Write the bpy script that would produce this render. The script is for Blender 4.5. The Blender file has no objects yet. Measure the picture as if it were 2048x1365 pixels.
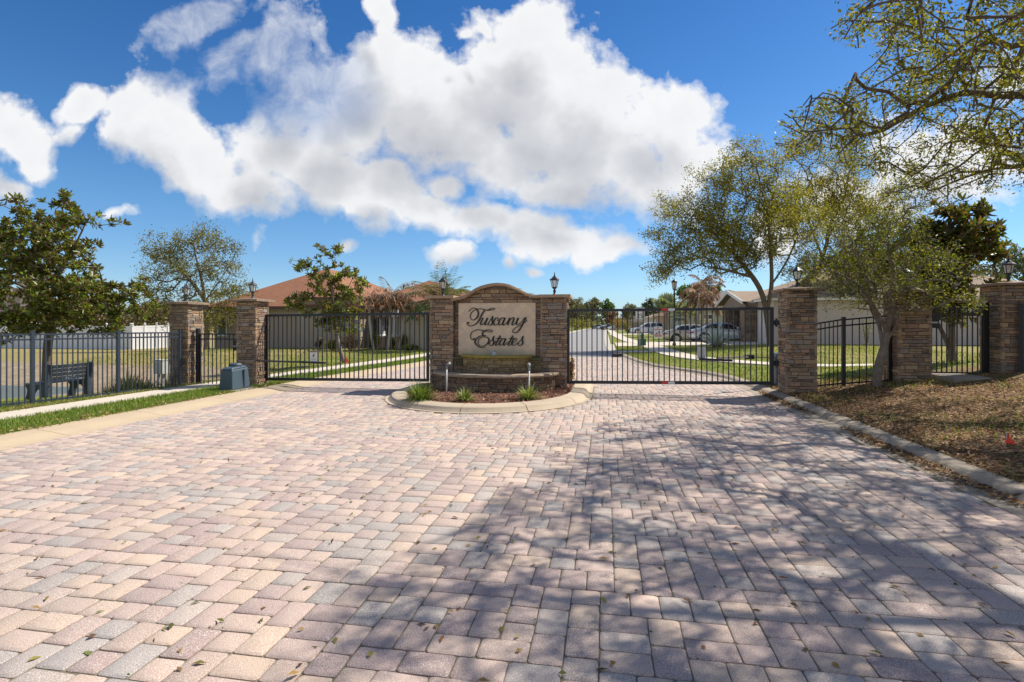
import bpy, math, random
import numpy as np
from mathutils import Vector, Matrix
random.seed(7)
rng = np.random.default_rng(7)
R = math.radians
scene = bpy.context.scene
col = scene.collection

# ------------------------------------------------------------------ camera model (metres; world Y runs along the drive)
TH, FPX, HCAM, HY = R(9.8), 1080.0, 1.45, 650.0
cT, sT = math.cos(TH), math.sin(TH)
def W(d, l):
    return (-sT*d + cT*l, cT*d + sT*l)
def atd(px, py, d):                      # a point of the photo at depth d
    X, Y = W(d, (px-1024)/FPX*d)
    return Vector((X, Y, HCAM-(py-HY)/FPX*d))
def atz(px, py, z=0.0):                  # a point of the photo on the level z
    d = FPX*(HCAM-z)/(py-HY)
    return atd(px, py, d)
def atY(px, py, Y):                      # a point of the photo on the plane at world Y
    d = Y/(cT+sT*(px-1024)/FPX)
    return atd(px, py, d)
def proj(P):
    d = -sT*P[0]+cT*P[1]; l = cT*P[0]+sT*P[1]
    return 1024+FPX*l/d, HY+FPX*(HCAM-P[2])/d, d
SUN = Vector((.538, .376, .755)).normalized()

# ------------------------------------------------------------------ node helpers
def new_mat(name):
    m = bpy.data.materials.new(name); m.use_nodes = True
    nt = m.node_tree; nt.nodes.clear()
    out = nt.nodes.new('ShaderNodeOutputMaterial')
    return m, nt, out
def N(nt, typ, **kw):
    n = nt.nodes.new(typ)
    for k, v in kw.items():
        if k.startswith('i_'):
            n.inputs[k[2:].replace('_', ' ')].default_value = v
        else:
            setattr(n, k, v)
    return n
def L(nt, a, b): nt.links.new(a, b)
def c4(c): return (c[0], c[1], c[2], 1.0)
def mixc(nt, fac, a, b, blend='MIX'):
    n = nt.nodes.new('ShaderNodeMix'); n.data_type = 'RGBA'; n.blend_type = blend
    for sock, v in ((n.inputs[0], fac), (n.inputs[6], a), (n.inputs[7], b)):
        if hasattr(v, 'links'): nt.links.new(v, sock)
        elif isinstance(v, (int, float)): sock.default_value = v
        else: sock.default_value = c4(v)
    return n.outputs[2]
def mth(nt, op, a, b=None, c=None, clamp=False):
    n = nt.nodes.new('ShaderNodeMath'); n.operation = op; n.use_clamp = clamp
    for i, v in enumerate((a, b, c)):
        if v is None: continue
        if hasattr(v, 'links'): nt.links.new(v, n.inputs[i])
        else: n.inputs[i].default_value = v
    return n.outputs[0]
def ramp(nt, fac, stops):
    n = nt.nodes.new('ShaderNodeValToRGB')
    e = n.color_ramp.elements
    while len(e) < len(stops): e.new(0.5)
    for el, (p, c) in zip(e, stops):
        el.position = p
        el.color = c4(c) if not isinstance(c, (int, float)) else (c, c, c, 1)
    nt.links.new(fac, n.inputs[0])
    return n.outputs[0]
def noise(nt, vec, scale, detail=4, rough=.55, dist=0):
    n = nt.nodes.new('ShaderNodeTexNoise')
    n.inputs['Scale'].default_value = scale; n.inputs['Detail'].default_value = detail
    n.inputs['Roughness'].default_value = rough; n.inputs['Distortion'].default_value = dist
    if vec is not None: nt.links.new(vec, n.inputs['Vector'])
    return n.outputs[0]
def bump(nt, h, strength, dist=.01, nrm=None):
    n = nt.nodes.new('ShaderNodeBump')
    n.inputs['Strength'].default_value = strength; n.inputs['Distance'].default_value = dist
    nt.links.new(h, n.inputs['Height'])
    if nrm is not None: nt.links.new(nrm, n.inputs['Normal'])
    return n.outputs[0]

MATS = {}
def mat(name, base=(.5, .5, .5), rough=.6, metal=0.0, spec=.5, var=None, fine=None, bmp=None, attr=False, coat=0.0, obj=False):
    """plain surface; var=(scale, amount, other colour) large blotches, fine=(scale, amount) grain, bmp=(scale, strength, dist)"""
    if name in MATS: return MATS[name]
    m, nt, out = new_mat(name)
    b = N(nt, 'ShaderNodeBsdfPrincipled')
    b.inputs['Roughness'].default_value = rough; b.inputs['Metallic'].default_value = metal
    b.inputs['Specular IOR Level'].default_value = spec
    if coat: b.inputs['Coat Weight'].default_value = coat; b.inputs['Coat Roughness'].default_value = .05
    if obj: vec = N(nt, 'ShaderNodeTexCoord').outputs['Object']
    else: vec = N(nt, 'ShaderNodeNewGeometry').outputs['Position']
    if attr: c = N(nt, 'ShaderNodeAttribute', attribute_name='Col').outputs['Color']
    else:
        c = N(nt, 'ShaderNodeRGB'); c.outputs[0].default_value = c4(base); c = c.outputs[0]
    if var:
        f = noise(nt, vec, var[0], 5, .6)
        f = ramp(nt, f, [(.35, 0.0), (.68, 1.0)])
        c = mixc(nt, mth(nt, 'MULTIPLY', f, var[1]), c, var[2])
    if fine:
        f = noise(nt, vec, fine[0], 3, .7)
        f = mth(nt, 'MULTIPLY_ADD', f, 2*fine[1], 1-fine[1])
        n = N(nt, 'ShaderNodeVectorMath', operation='SCALE'); L(nt, c, n.inputs[0]); L(nt, f, n.inputs['Scale']); c = n.outputs[0]
    L(nt, c, b.inputs['Base Color'])
    if bmp:
        L(nt, bump(nt, noise(nt, vec, bmp[0], 5, .65), bmp[1], bmp[2]), b.inputs['Normal'])
    L(nt, b.outputs[0], out.inputs[0])
    MATS[name] = m
    return m

# ------------------------------------------------------------------ mesh helpers
class MB:
    def __init__(s): s.v = []; s.f = []; s.c = []; s.k = (1, 1, 1)
    def add(s, vs, fs):
        o = len(s.v); s.v += [tuple(v) for v in vs]; s.f += [tuple(i+o for i in f) for f in fs]
        s.c += [s.k]*len(vs); return s
    def hexa(s, p):                      # 8 corners: 0-3 bottom ccw, 4-7 top ccw
        return s.add(p, [(3,2,1,0),(4,5,6,7),(0,1,5,4),(1,2,6,5),(2,3,7,6),(3,0,4,7)])
    def box(s, x0, x1, y0, y1, z0, z1):
        return s.hexa([(x0,y0,z0),(x1,y0,z0),(x1,y1,z0),(x0,y1,z0),(x0,y0,z1),(x1,y0,z1),(x1,y1,z1),(x0,y1,z1)])
    def bar(s, a, b, w, h, up=(0,0,1)):  # square bar from a to b, w sideways, h along up
        a, b = Vector(a), Vector(b); d = (b-a).normalized(); u = Vector(up)
        side = d.cross(u)
        if side.length < 1e-4: side = d.cross(Vector((0,1,0)))
        side.normalize(); u = side.cross(d).normalized()
        sx, ux = side*w/2, u*h/2
        return s.hexa([a-sx-ux, a+sx-ux, b+sx-ux, b-sx-ux, a-sx+ux, a+sx+ux, b+sx+ux, b-sx+ux])
    def tube(s, pts, rad, n=8, cap=True):
        pts = [Vector(p) for p in pts]
        if not hasattr(rad, '__len__'): rad = [rad]*len(pts)
        o = len(s.v); prev = None
        for i, p in enumerate(pts):
            t = (pts[min(i+1, len(pts)-1)]-pts[max(i-1, 0)])
            if t.length < 1e-9: t = Vector((0,0,1))
            t.normalize()
            if prev is None:
                a = t.cross(Vector((0,0,1)))
                if a.length < .05: a = t.cross(Vector((0,1,0)))
                if a.length < .05: a = t.cross(Vector((1,0,0)))
            else: a = prev - t*prev.dot(t)
            a.normalize(); prev = a; b = t.cross(a)
            for k in range(n):
                q = 2*math.pi*k/n
                s.v.append(tuple(p+a*math.cos(q)*rad[i]+b*math.sin(q)*rad[i])); s.c.append(s.k)
        for i in range(len(pts)-1):
            for k in range(n):
                k2 = (k+1) % n
                s.f.append((o+i*n+k, o+i*n+k2, o+(i+1)*n+k2, o+(i+1)*n+k))
        if cap:
            s.f.append(tuple(o+k for k in reversed(range(n))))
            s.f.append(tuple(o+(len(pts)-1)*n+k for k in range(n)))
        return s
    def lathe(s, prof, cx=0, cy=0, cz=0, n=16, ph=0):
        o = len(s.v)
        for r, z in prof:
            for k in range(n):
                q = 2*math.pi*k/n+ph
                s.v.append((cx+r*math.cos(q), cy+r*math.sin(q), cz+z)); s.c.append(s.k)
        for i in range(len(prof)-1):
            for k in range(n):
                k2 = (k+1) % n
                s.f.append((o+i*n+k, o+i*n+k2, o+(i+1)*n+k2, o+(i+1)*n+k))
        s.f.append(tuple(o+k for k in reversed(range(n))))
        s.f.append(tuple(o+(len(prof)-1)*n+k for k in range(n)))
        return s
    def prism(s, poly, z0, z1):          # ccw polygon in xy
        n = len(poly)
        s.add([(x,y,z0) for x,y in poly]+[(x,y,z1) for x,y in poly],
              [tuple(reversed(range(n))), tuple(range(n, 2*n))]+[(i,(i+1)%n,n+(i+1)%n,n+i) for i in range(n)])
        return s
    def plate(s, poly, y0, y1):          # polygon in xz extruded along y (ccw seen from -y)
        n = len(poly)
        s.add([(x,y0,z) for x,z in poly]+[(x,y1,z) for x,z in poly],
              [tuple(range(n)), tuple(reversed(range(n, 2*n)))]+[(i,n+i,n+(i+1)%n,(i+1)%n) for i in range(n)])
        return s
    def build(s, name, m, parent=None, org=(0,0,0), smooth=False, colors=False, bev=0.0):
        me = bpy.data.meshes.new(name)
        v = [(a-org[0], b-org[1], c-org[2]) for a, b, c in s.v]
        me.from_pydata(v, [], s.f); me.update()
        if colors:
            at = me.color_attributes.new('Col', 'FLOAT_COLOR', 'POINT')
            arr = np.ones((len(v), 4), np.float32); arr[:, :3] = np.array(s.c, np.float32)
            at.data.foreach_set('color', arr.ravel())
        me.materials.append(m)
        if smooth: me.shade_smooth()
        o = bpy.data.objects.new(name, me); col.objects.link(o)
        if parent: o.parent = parent
        if bev:
            b = o.modifiers.new('Bevel', 'BEVEL'); b.width = bev; b.segments = 2; b.limit_method = 'ANGLE'
        return o

def np_mesh(name, verts, faces, m, parent=None, cols=None, smooth=False):
    """verts (n,3), faces (k,q) equal-sided, cols (n,3)"""
    me = bpy.data.meshes.new(name)
    verts = np.asarray(verts, np.float32); faces = np.asarray(faces, np.int32)
    k, q = faces.shape
    me.vertices.add(len(verts)); me.vertices.foreach_set('co', verts.ravel())
    me.loops.add(k*q); me.loops.foreach_set('vertex_index', faces.ravel())
    me.polygons.add(k); me.polygons.foreach_set('loop_start', np.arange(0, k*q, q, dtype=np.int32))
    me.update(calc_edges=True)
    if cols is not None:
        at = me.color_attributes.new('Col', 'FLOAT_COLOR', 'POINT')
        arr = np.ones((len(verts), 4), np.float32); arr[:, :3] = cols
        at.data.foreach_set('color', arr.ravel())
    me.materials.append(m)
    if smooth: me.shade_smooth()
    o = bpy.data.objects.new(name, me); col.objects.link(o)
    if parent: o.parent = parent
    return o

def thing(name, label, cat, loc=(0,0,0), rz=0.0, group=None):
    o = bpy.data.objects.new(name, None); o.empty_display_size = .2
    o.location = loc; o.rotation_euler = (0,0,rz); col.objects.link(o)
    return tag(o, label, cat, group)
def tag(o, label, cat, group=None):
    o['label'] = label; o['category'] = cat
    if group: o['group'] = group
    return o
def struct(o): o['kind'] = 'structure'; return o
def stuff(o, label, cat): o['kind'] = 'stuff'; o['label'] = label; o['category'] = cat; return o
def unit(a): return a/np.maximum(np.linalg.norm(a, axis=-1, keepdims=True), 1e-9)
def smooth01(a, b, x):
    t = np.clip((x-a)/(b-a), 0, 1); return t*t*(3-2*t)
def in_poly(px, py, poly):
    px = np.asarray(px, float); py = np.asarray(py, float)
    r = np.zeros(px.shape, bool); n = len(poly); j = n-1
    for i in range(n):
        xi, yi = poly[i]; xj, yj = poly[j]
        c = ((yi > py) != (yj > py)) & (px < (xj-xi)*(py-yi)/((yj-yi) or 1e-12)+xi)
        r ^= c; j = i
    return r
def poly_dist(px, py, poly):
    best = np.full(np.shape(px), 1e9)
    for i in range(len(poly)):
        ax, ay = poly[i]; bx, by = poly[(i+1) % len(poly)]
        t = np.clip(((px-ax)*(bx-ax)+(py-ay)*(by-ay))/((bx-ax)**2+(by-ay)**2), 0, 1)
        best = np.minimum(best, np.hypot(px-ax-t*(bx-ax), py-ay-t*(by-ay)))
    return best
def spline(pts, k=8):
    pts = [np.array(p, float) for p in pts]; out = []
    for i in range(len(pts)-1):
        p0 = pts[max(i-1, 0)]; p1 = pts[i]; p2 = pts[i+1]; p3 = pts[min(i+2, len(pts)-1)]
        for j in range(k):
            t = j/k
            out.append(.5*((2*p1)+(-p0+p2)*t+(2*p0-5*p1+4*p2-p3)*t*t+(-p0+3*p1-3*p2+p3)*t**3))
    out.append(pts[-1]); return out
def text_mb(txt, size, place, ext=.002):
    """letters as a mesh; place(x, y, depth) -> world point"""
    cu = bpy.data.curves.new('lettering', 'FONT'); cu.body = txt; cu.size = size; cu.align_x = 'CENTER'; cu.align_y = 'CENTER'
    cu.extrude = ext; cu.resolution_u = 3
    o = bpy.data.objects.new('lettering', cu); col.objects.link(o)
    bpy.context.view_layer.update()
    me = bpy.data.meshes.new_from_object(o.evaluated_get(bpy.context.evaluated_depsgraph_get()))
    mb = MB(); mb.add([place(v.co.x, v.co.y, v.co.z) for v in me.vertices], [tuple(p.vertices) for p in me.polygons])
    bpy.data.objects.remove(o); bpy.data.curves.remove(cu); bpy.data.meshes.remove(me)
    return mb
# ------------------------------------------------------------------ camera, sun, sky
cam = bpy.data.cameras.new('camera'); camo = bpy.data.objects.new('camera', cam); col.objects.link(camo)
camo.location = (0, 0, HCAM); camo.rotation_euler = (R(90), 0, TH)
cam.sensor_width = 36; cam.lens = 36*FPX/2048; cam.shift_y = -(682.5-HY)/2048
cam.clip_start = .05; cam.clip_end = 3000
scene.camera = camo

sl = bpy.data.lights.new('sun', 'SUN'); sl.energy = 5.0; sl.angle = R(.53); sl.color = (1.0, .93, .82)
so = bpy.data.objects.new('sun', sl); col.objects.link(so)
so.rotation_euler = SUN.to_track_quat('Z', 'Y').to_euler()

world = bpy.data.worlds.new('World'); scene.world = world; world.use_nodes = True
nt = world.node_tree; nt.nodes.clear()
wout = N(nt, 'ShaderNodeOutputWorld'); bg = N(nt, 'ShaderNodeBackground'); L(nt, bg.outputs[0], wout.inputs[0])
bg.inputs['Strength'].default_value = .1
sky = N(nt, 'ShaderNodeTexSky', sky_type='NISHITA', sun_disc=False)
sky.sun_elevation = math.asin(SUN.z); sky.sun_rotation = math.atan2(SUN.x, SUN.y)
sky.altitude = 0; sky.air_density = 1.0; sky.dust_density = .25; sky.ozone_density = 2.2
hs = N(nt, 'ShaderNodeHueSaturation'); hs.inputs['Saturation'].default_value = 1.22; hs.inputs['Value'].default_value = .95
L(nt, sky.outputs[0], hs.inputs['Color'])
# cumulus: positions on the sky given in degrees-like tangents (u to the right of the drive gate, v up) about a fixed world axis
tc = N(nt, 'ShaderNodeTexCoord')
def dot(v, vec):
    n = N(nt, 'ShaderNodeVectorMath', operation='DOT_PRODUCT'); L(nt, v, n.inputs[0]); n.inputs[1].default_value = vec
    return n.outputs['Value']
dirv = tc.outputs['Generated']
fwd = mth(nt, 'MAXIMUM', dot(dirv, (-sT, cT, 0)), .03)
uu = mth(nt, 'DIVIDE', dot(dirv, (cT, sT, 0)), fwd)
vv = mth(nt, 'DIVIDE', dot(dirv, (0, 0, 1)), fwd)
cx_ = N(nt, 'ShaderNodeCombineXYZ'); L(nt, uu, cx_.inputs[0]); L(nt, vv, cx_.inputs[1])
uv = cx_.outputs[0]
front = mth(nt, 'GREATER_THAN', dot(dirv, (-sT, cT, 0)), .03)
# (px, py, rx, ry, tilt, weight) of the puffs in photo pixels, converted to tangents
PUFFS = [
 (900,215,200,125,0,1.05),(1035,140,150,100,8,1.05),(1075,80,70,70,0,.95),(765,140,85,75,0,1),(1130,230,150,120,0,1.05),
 (1190,320,210,95,-8,1.05),(1335,235,85,85,0,1),(1370,320,95,75,0,.95),(960,300,160,75,-22,.95),(1130,375,120,50,-12,.9),
 (690,250,140,90,30,.95),(600,190,110,85,50,.86),(560,90,120,75,50,.72),(410,35,130,62,20,.70),(470,115,100,48,40,.62),(540,330,100,65,0,.85),(700,180,75,85,0,.8),(520,230,60,60,0,.5),(640,70,50,60,0,.5),
 (265,235,70,75,0,1),(165,195,75,42,20,.85),(130,250,50,40,0,.55),(320,265,95,80,-35,1),(400,330,120,70,-25,1),(490,375,150,50,-5,.95),
 (560,310,115,75,-25,1),(660,350,110,70,-25,1),(760,390,110,60,-15,1),(850,430,110,42,-15,1),(875,380,45,40,0,.95),(765,350,60,45,0,.95),
 (970,445,90,40,-10,1),(1070,460,80,42,0,.95),(1120,490,120,36,0,.95),(1235,502,70,24,0,.9),
 (910,512,44,26,0,.8),(1015,520,28,26,0,.6),(1070,542,30,15,0,.6),(690,490,44,20,0,.5),
 (15,265,100,62,-25,.95),(80,310,55,42,-40,.85),(15,362,60,32,0,.75),(225,428,70,36,10,.22),(505,475,34,48,-30,.2),(775,20,34,90,5,.62),(920,55,40,22,0,.45),(965,50,30,28,20,.5),
 (1900,320,190,110,-10,.75),(1700,420,160,90,0,.75),(2010,150,80,70,0,.5),(1560,470,120,80,0,.55),
]
def go_acc(grp, acc, gnoise, go):
    grp.links.new(mth(grp, 'ADD', acc, mth(grp, 'MULTIPLY_ADD', gnoise(7, 3, .6), 1.5, -.75)), go.inputs[0])
def cloud_group(det):
    grp = bpy.data.node_groups.new('puffs', 'ShaderNodeTree')
    grp.interface.new_socket('Vector', in_out='INPUT', socket_type='NodeSocketVector')
    grp.interface.new_socket('Density', in_out='OUTPUT', socket_type='NodeSocketFloat')
    gi = grp.nodes.new('NodeGroupInput'); go = grp.nodes.new('NodeGroupOutput')
    warp = grp.nodes.new('ShaderNodeTexNoise'); warp.inputs['Scale'].default_value = 6; warp.inputs['Detail'].default_value = 3
    grp.links.new(gi.outputs[0], warp.inputs['Vector'])
    wsub = N(grp, 'ShaderNodeVectorMath', operation='SUBTRACT'); grp.links.new(warp.outputs['Color'], wsub.inputs[0]); wsub.inputs[1].default_value = (.5,.5,.5)
    wsc = N(grp, 'ShaderNodeVectorMath', operation='SCALE'); grp.links.new(wsub.outputs[0], wsc.inputs[0]); wsc.inputs['Scale'].default_value = .10
    wad = N(grp, 'ShaderNodeVectorMath', operation='ADD'); grp.links.new(gi.outputs[0], wad.inputs[0]); grp.links.new(wsc.outputs[0], wad.inputs[1])
    acc = None
    for (px, py, rx, ry, tl, wgt) in PUFFS:
        mp = N(grp, 'ShaderNodeMapping', vector_type='TEXTURE')
        mp.inputs['Location'].default_value = ((px-1024)/FPX, (HY-py)/FPX, 0)
        mp.inputs['Rotation'].default_value = (0, 0, R(tl))
        mp.inputs['Scale'].default_value = (rx/FPX*1.08, ry/FPX*1.08, 1)
        if acc is None: grp.links.new(wad.outputs[0], mp.inputs['Vector'])
        else:                                # evaluated one after the other: keeps the shader small
            sq = N(grp, 'ShaderNodeVectorMath', operation='MULTIPLY_ADD'); grp.links.new(acc, sq.inputs[0]); sq.inputs[1].default_value = (1e-9,)*3
            grp.links.new(wad.outputs[0], sq.inputs[2]); grp.links.new(sq.outputs[0], mp.inputs['Vector'])
        ln = N(grp, 'ShaderNodeVectorMath', operation='LENGTH'); grp.links.new(mp.outputs[0], ln.inputs[0])
        v = mth(grp, 'SUBTRACT', wgt, ln.outputs['Value'])
        acc = v if acc is None else mth(grp, 'SMOOTH_MAX', acc, v, .10)
    def gnoise(scale, detail, rough, off=0):
        n = N(grp, 'ShaderNodeTexNoise'); n.inputs['Scale'].default_value = scale; n.inputs['Detail'].default_value = detail
        n.inputs['Roughness'].default_value = rough; grp.links.new(gi.outputs[0], n.inputs['Vector']); return n.outputs[0]
    if not det: go_acc(grp, acc, gnoise, go); return grp
    vor = N(grp, 'ShaderNodeTexVoronoi', feature='F1'); vor.inputs['Scale'].default_value = 13; vor.inputs['Detail'].default_value = 3
    vor.inputs['Roughness'].default_value = .55; vor.normalize = True
    grp.links.new(wad.outputs[0], vor.inputs['Vector'])
    d1 = mth(grp, 'MULTIPLY_ADD', gnoise(7, 9, .6), 1.5, -.75)
    d2 = mth(grp, 'MULTIPLY_ADD', vor.outputs['Distance'], -1.05, .50)
    acc = mth(grp, 'ADD', mth(grp, 'ADD', acc, d1), d2)
    acc = mth(grp, 'ADD', acc, mth(grp, 'MULTIPLY_ADD', gnoise(24, 5, .6), .85, -.425))
    grp.links.new(acc, go.inputs[0])
    return grp
G_FINE, G_SOFT = cloud_group(True), cloud_group(False)
def puffs(vec, g_=None):
    g = nt.nodes.new('ShaderNodeGroup'); g.node_tree = g_ or G_FINE; L(nt, vec, g.inputs[0]); return g.outputs[0]
def offs(du, dv, after):
    q = N(nt, 'ShaderNodeVectorMath', operation='MULTIPLY_ADD'); L(nt, after, q.inputs[0]); q.inputs[1].default_value = (1e-9,)*3; L(nt, uv, q.inputs[2])
    n = N(nt, 'ShaderNodeVectorMath', operation='ADD'); L(nt, q.outputs[0], n.inputs[0]); n.inputs[1].default_value = (du, dv, 0); return n.outputs[0]
D0 = puffs(uv); D1 = puffs(offs(.03, .085, D0), G_SOFT)
alpha = mth(nt, 'MULTIPLY', mth(nt, 'SMOOTH_MIN', mth(nt, 'MULTIPLY', D0, mth(nt, 'MULTIPLY_ADD', mth(nt, 'MULTIPLY', D1, 4.0, clamp=True), -.9, 2.7), clamp=True), 1.0, .2), 1.0, clamp=True)
thick = mth(nt, 'ADD', mth(nt, 'MULTIPLY', mth(nt, 'MAXIMUM', D1, 0.0), .62), mth(nt, 'MULTIPLY', mth(nt, 'MAXIMUM', D0, 0.0), .16))
thick = mth(nt, 'ADD', thick, mth(nt, 'MULTIPLY_ADD', noise(nt, uv, 9, 5, .6), .5, -.25), clamp=True)
wm = N(nt, 'ShaderNodeMapping', vector_type='TEXTURE'); wm.inputs['Location'].default_value = ((470-1024)/FPX, (HY-95)/FPX, 0); wm.inputs['Rotation'].default_value = (0, 0, R(-25)); wm.inputs['Scale'].default_value = (250/FPX, 120/FPX, 1)
L(nt, uv, wm.inputs['Vector']); wl = N(nt, 'ShaderNodeVectorMath', operation='LENGTH'); L(nt, wm.outputs[0], wl.inputs[0])
thin = mth(nt, 'MULTIPLY', mth(nt, 'SUBTRACT', 1.35, wl.outputs['Value']), 1.6, clamp=True)   # high thin wisps on the upper left
wn = mth(nt, 'MULTIPLY_ADD', noise(nt, uv, 14, 6, .65, .6), 1.8, -.45, clamp=True)
alpha = mth(nt, 'MULTIPLY', alpha, mth(nt, 'SUBTRACT', 1.0, mth(nt, 'MULTIPLY', thin, mth(nt, 'SUBTRACT', 1.0, mth(nt, 'MULTIPLY', wn, .75)))))
shade = ramp(nt, thick, [(0.0, (7.5, 7.55, 7.6)), (.2, (6.9, 6.95, 7.05)), (.45, (5.4, 5.5, 5.7)), (.75, (4.4, 4.5, 4.75)), (1.0, (3.9, 4.0, 4.3))])
bg.inputs['Strength'].default_value = .1
# the sky's own blue: deeper overhead, paler and less yellow at the horizon, brighter towards the sun
el = mth(nt, 'MAXIMUM', dot(dirv, (0, 0, 1)), 0.0)
tint = ramp(nt, el, [(0.0, (.62, .82, 1.25)), (.06, (.72, .90, 1.16)), (.2, (.74, .94, 1.10)), (.5, (.47, .76, 1.0)), (1.0, (.45, .72, .97))])
skyb = mixc(nt, 1.0, hs.outputs[0], tint, 'MULTIPLY')
# bright broken cloud added outside the view as fill light, strongest low down
gn = N(nt, 'ShaderNodeTexNoise'); gn.inputs['Scale'].default_value = 2.4; gn.inputs['Detail'].default_value = 5; L(nt, dirv, gn.inputs['Vector'])
away = mth(nt, 'MAXIMUM', mth(nt, 'MULTIPLY', mth(nt, 'SUBTRACT', mth(nt, 'ABSOLUTE', uu), 1.05), 4.0), mth(nt, 'MULTIPLY', mth(nt, 'SUBTRACT', vv, .68), 4.0))
away = mth(nt, 'MAXIMUM', away, mth(nt, 'SUBTRACT', 1.0, front), clamp=True)
gcl = mth(nt, 'MULTIPLY', ramp(nt, gn.outputs[0], [(.40, 0.0), (.58, 1.0)]), mth(nt, 'MULTIPLY', away, ramp(nt, el, [(.0, 0.0), (.10, 1.0), (.45, 1.0), (.75, .12)])))
skyb = mixc(nt, gcl, skyb, (5.6, 5.6, 5.7))
L(nt, skyb, bg.inputs['Color'])
skyc = mixc(nt, alpha, skyb, shade)
bg2 = N(nt, 'ShaderNodeBackground'); bg2.inputs['Strength'].default_value = .1; L(nt, skyc, bg2.inputs['Color'])
zone = mth(nt, 'MULTIPLY', front, mth(nt, 'GREATER_THAN', vv, .03))
zone = mth(nt, 'MULTIPLY', zone, mth(nt, 'LESS_THAN', mth(nt, 'ABSOLUTE', uu), 1.3))
zone = mth(nt, 'MULTIPLY', zone, mth(nt, 'LESS_THAN', vv, .85))
ms = N(nt, 'ShaderNodeMixShader'); L(nt, zone, ms.inputs[0]); L(nt, bg.outputs[0], ms.inputs[1]); L(nt, bg2.outputs[0], ms.inputs[2])
L(nt, ms.outputs[0], wout.inputs[0])

world.cycles.sampling_method = 'MANUAL'; world.cycles.sample_map_resolution = 128
scene.view_settings.view_transform = 'Standard'; scene.view_settings.look = 'None'
scene.view_settings.exposure = 0.36; scene.view_settings.gamma = 1.0
scene.cycles.max_bounces = 6; scene.cycles.transparent_max_bounces = 8
scene.cycles.use_adaptive_sampling = True; scene.cycles.adaptive_threshold = .015
# ------------------------------------------------------------------ the lie of the land
GATEY = 11.6
RK = [(-80,3.1),(13,3.1),(15.2,3.0),(16.6,2.6),(19,1.45),(21.5,.95),(24.6,.6),(30,.25),(36,.05),(60,-.1),(250,-.1)]
LK = [(-80,-6.9),(12.5,-6.9),(14,-6.85),(16,-6.6),(19,-6.25),(23,-6.1),(250,-6.1)]
def rk(y): return np.interp(y, [a for a,_ in RK], [b for _,b in RK])
def lk(y): return np.interp(y, [a for a,_ in LK], [b for _,b in LK])
POND = [(-15.9,13.9),(-16.2,12.9),(-17.0,11.8),(-20,10.2),(-24,8.6),(-40,4),(-70,6),(-70,24),(-32,17),(-22,15.2),(-17.6,15.25),(-16.3,14.75)]
WATER = -.62
def hgt(x, y):
    x = np.asarray(x, float); y = np.asarray(y, float)
    L0, R0 = lk(y), rk(y)
    z = np.zeros(np.broadcast(x, y).shape)
    # right mound near the gate, gentle lawn behind it
    m = np.minimum(np.maximum(x-(R0+.43), 0)*.13, .58)
    far = np.minimum(np.maximum(x-(R0+.43), 0)*.022, .2)
    k = smooth01(12.8, 18.5, y)
    z = np.where(x > R0+.36, .065+m*(1-k)+far*k, z)
    # left: level by the walk, falling to the pond
    dd = np.where(in_poly(x, y, POND), -poly_dist(x, y, POND), poly_dist(x, y, POND))
    zl = WATER+np.clip(dd, -3, 7.2)*.083
    zl = np.where(dd < 0, WATER-np.minimum(-dd, 2)*.3, zl)
    zl = zl-.33*smooth01(18, 34, y)*smooth01(-20, -33, x)
    zl = np.where(x > -9.6, np.maximum(zl, 0.03), zl)
    t = smooth01(-9.3, -10.2, x)
    z = np.where(x < L0-.55, .03*(1-t)+zl*t, z)
    z = np.where((x > L0-.45) & (x < R0+.33), -.09, z)
    return z
def hz(x, y): return float(hgt(np.array([x]), np.array([y]))[0])

def coords(a, b, step, lo, hi, n):
    mid = np.arange(a, b+1e-6, step)
    g = np.linspace(0, 1, n+1)[1:]**2.4
    return np.concatenate([(a+(lo-a)*g)[::-1], mid, b+(hi-b)*g])
gx = coords(-20, 12, .2, -500, 500, 26); gy = coords(-1, 30, .2, -120, 900, 26)
GX, GY = np.meshgrid(gx, gy)
GZ = hgt(GX, GY)
GZ += (np.sin(GX*1.9+np.cos(GY*1.3)*2)*np.sin(GY*2.3+1))*.012*((GX < lk(GY)-.9) | (GX > rk(GY)+.9))
nx, ny = len(gx), len(gy)
ii = (np.arange(ny-1)[:, None]*nx+np.arange(nx-1)[None, :]).ravel()
gf = np.stack([ii, ii+1, ii+nx+1, ii+nx], 1)
# zone weights: r leaf litter under the oak, g bare sandy bank, b dry patchy lawn
zr = smooth01(3.35, 3.6, GX)*smooth01(13.6, 11.9, GY)
dp = np.where(in_poly(GX, GY, POND), 0, poly_dist(GX, GY, POND))
zg = smooth01(6.2, 3.0, dp)*smooth01(-9.6, -11.5, GX)*smooth01(11.6, 13.2, GY+.25*(GX+14))
zb = np.clip(smooth01(-11, -16, GX)*.7*smooth01(14, 20, GY)+smooth01(6, 10, GX)*.35+.15, 0, 1)

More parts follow.
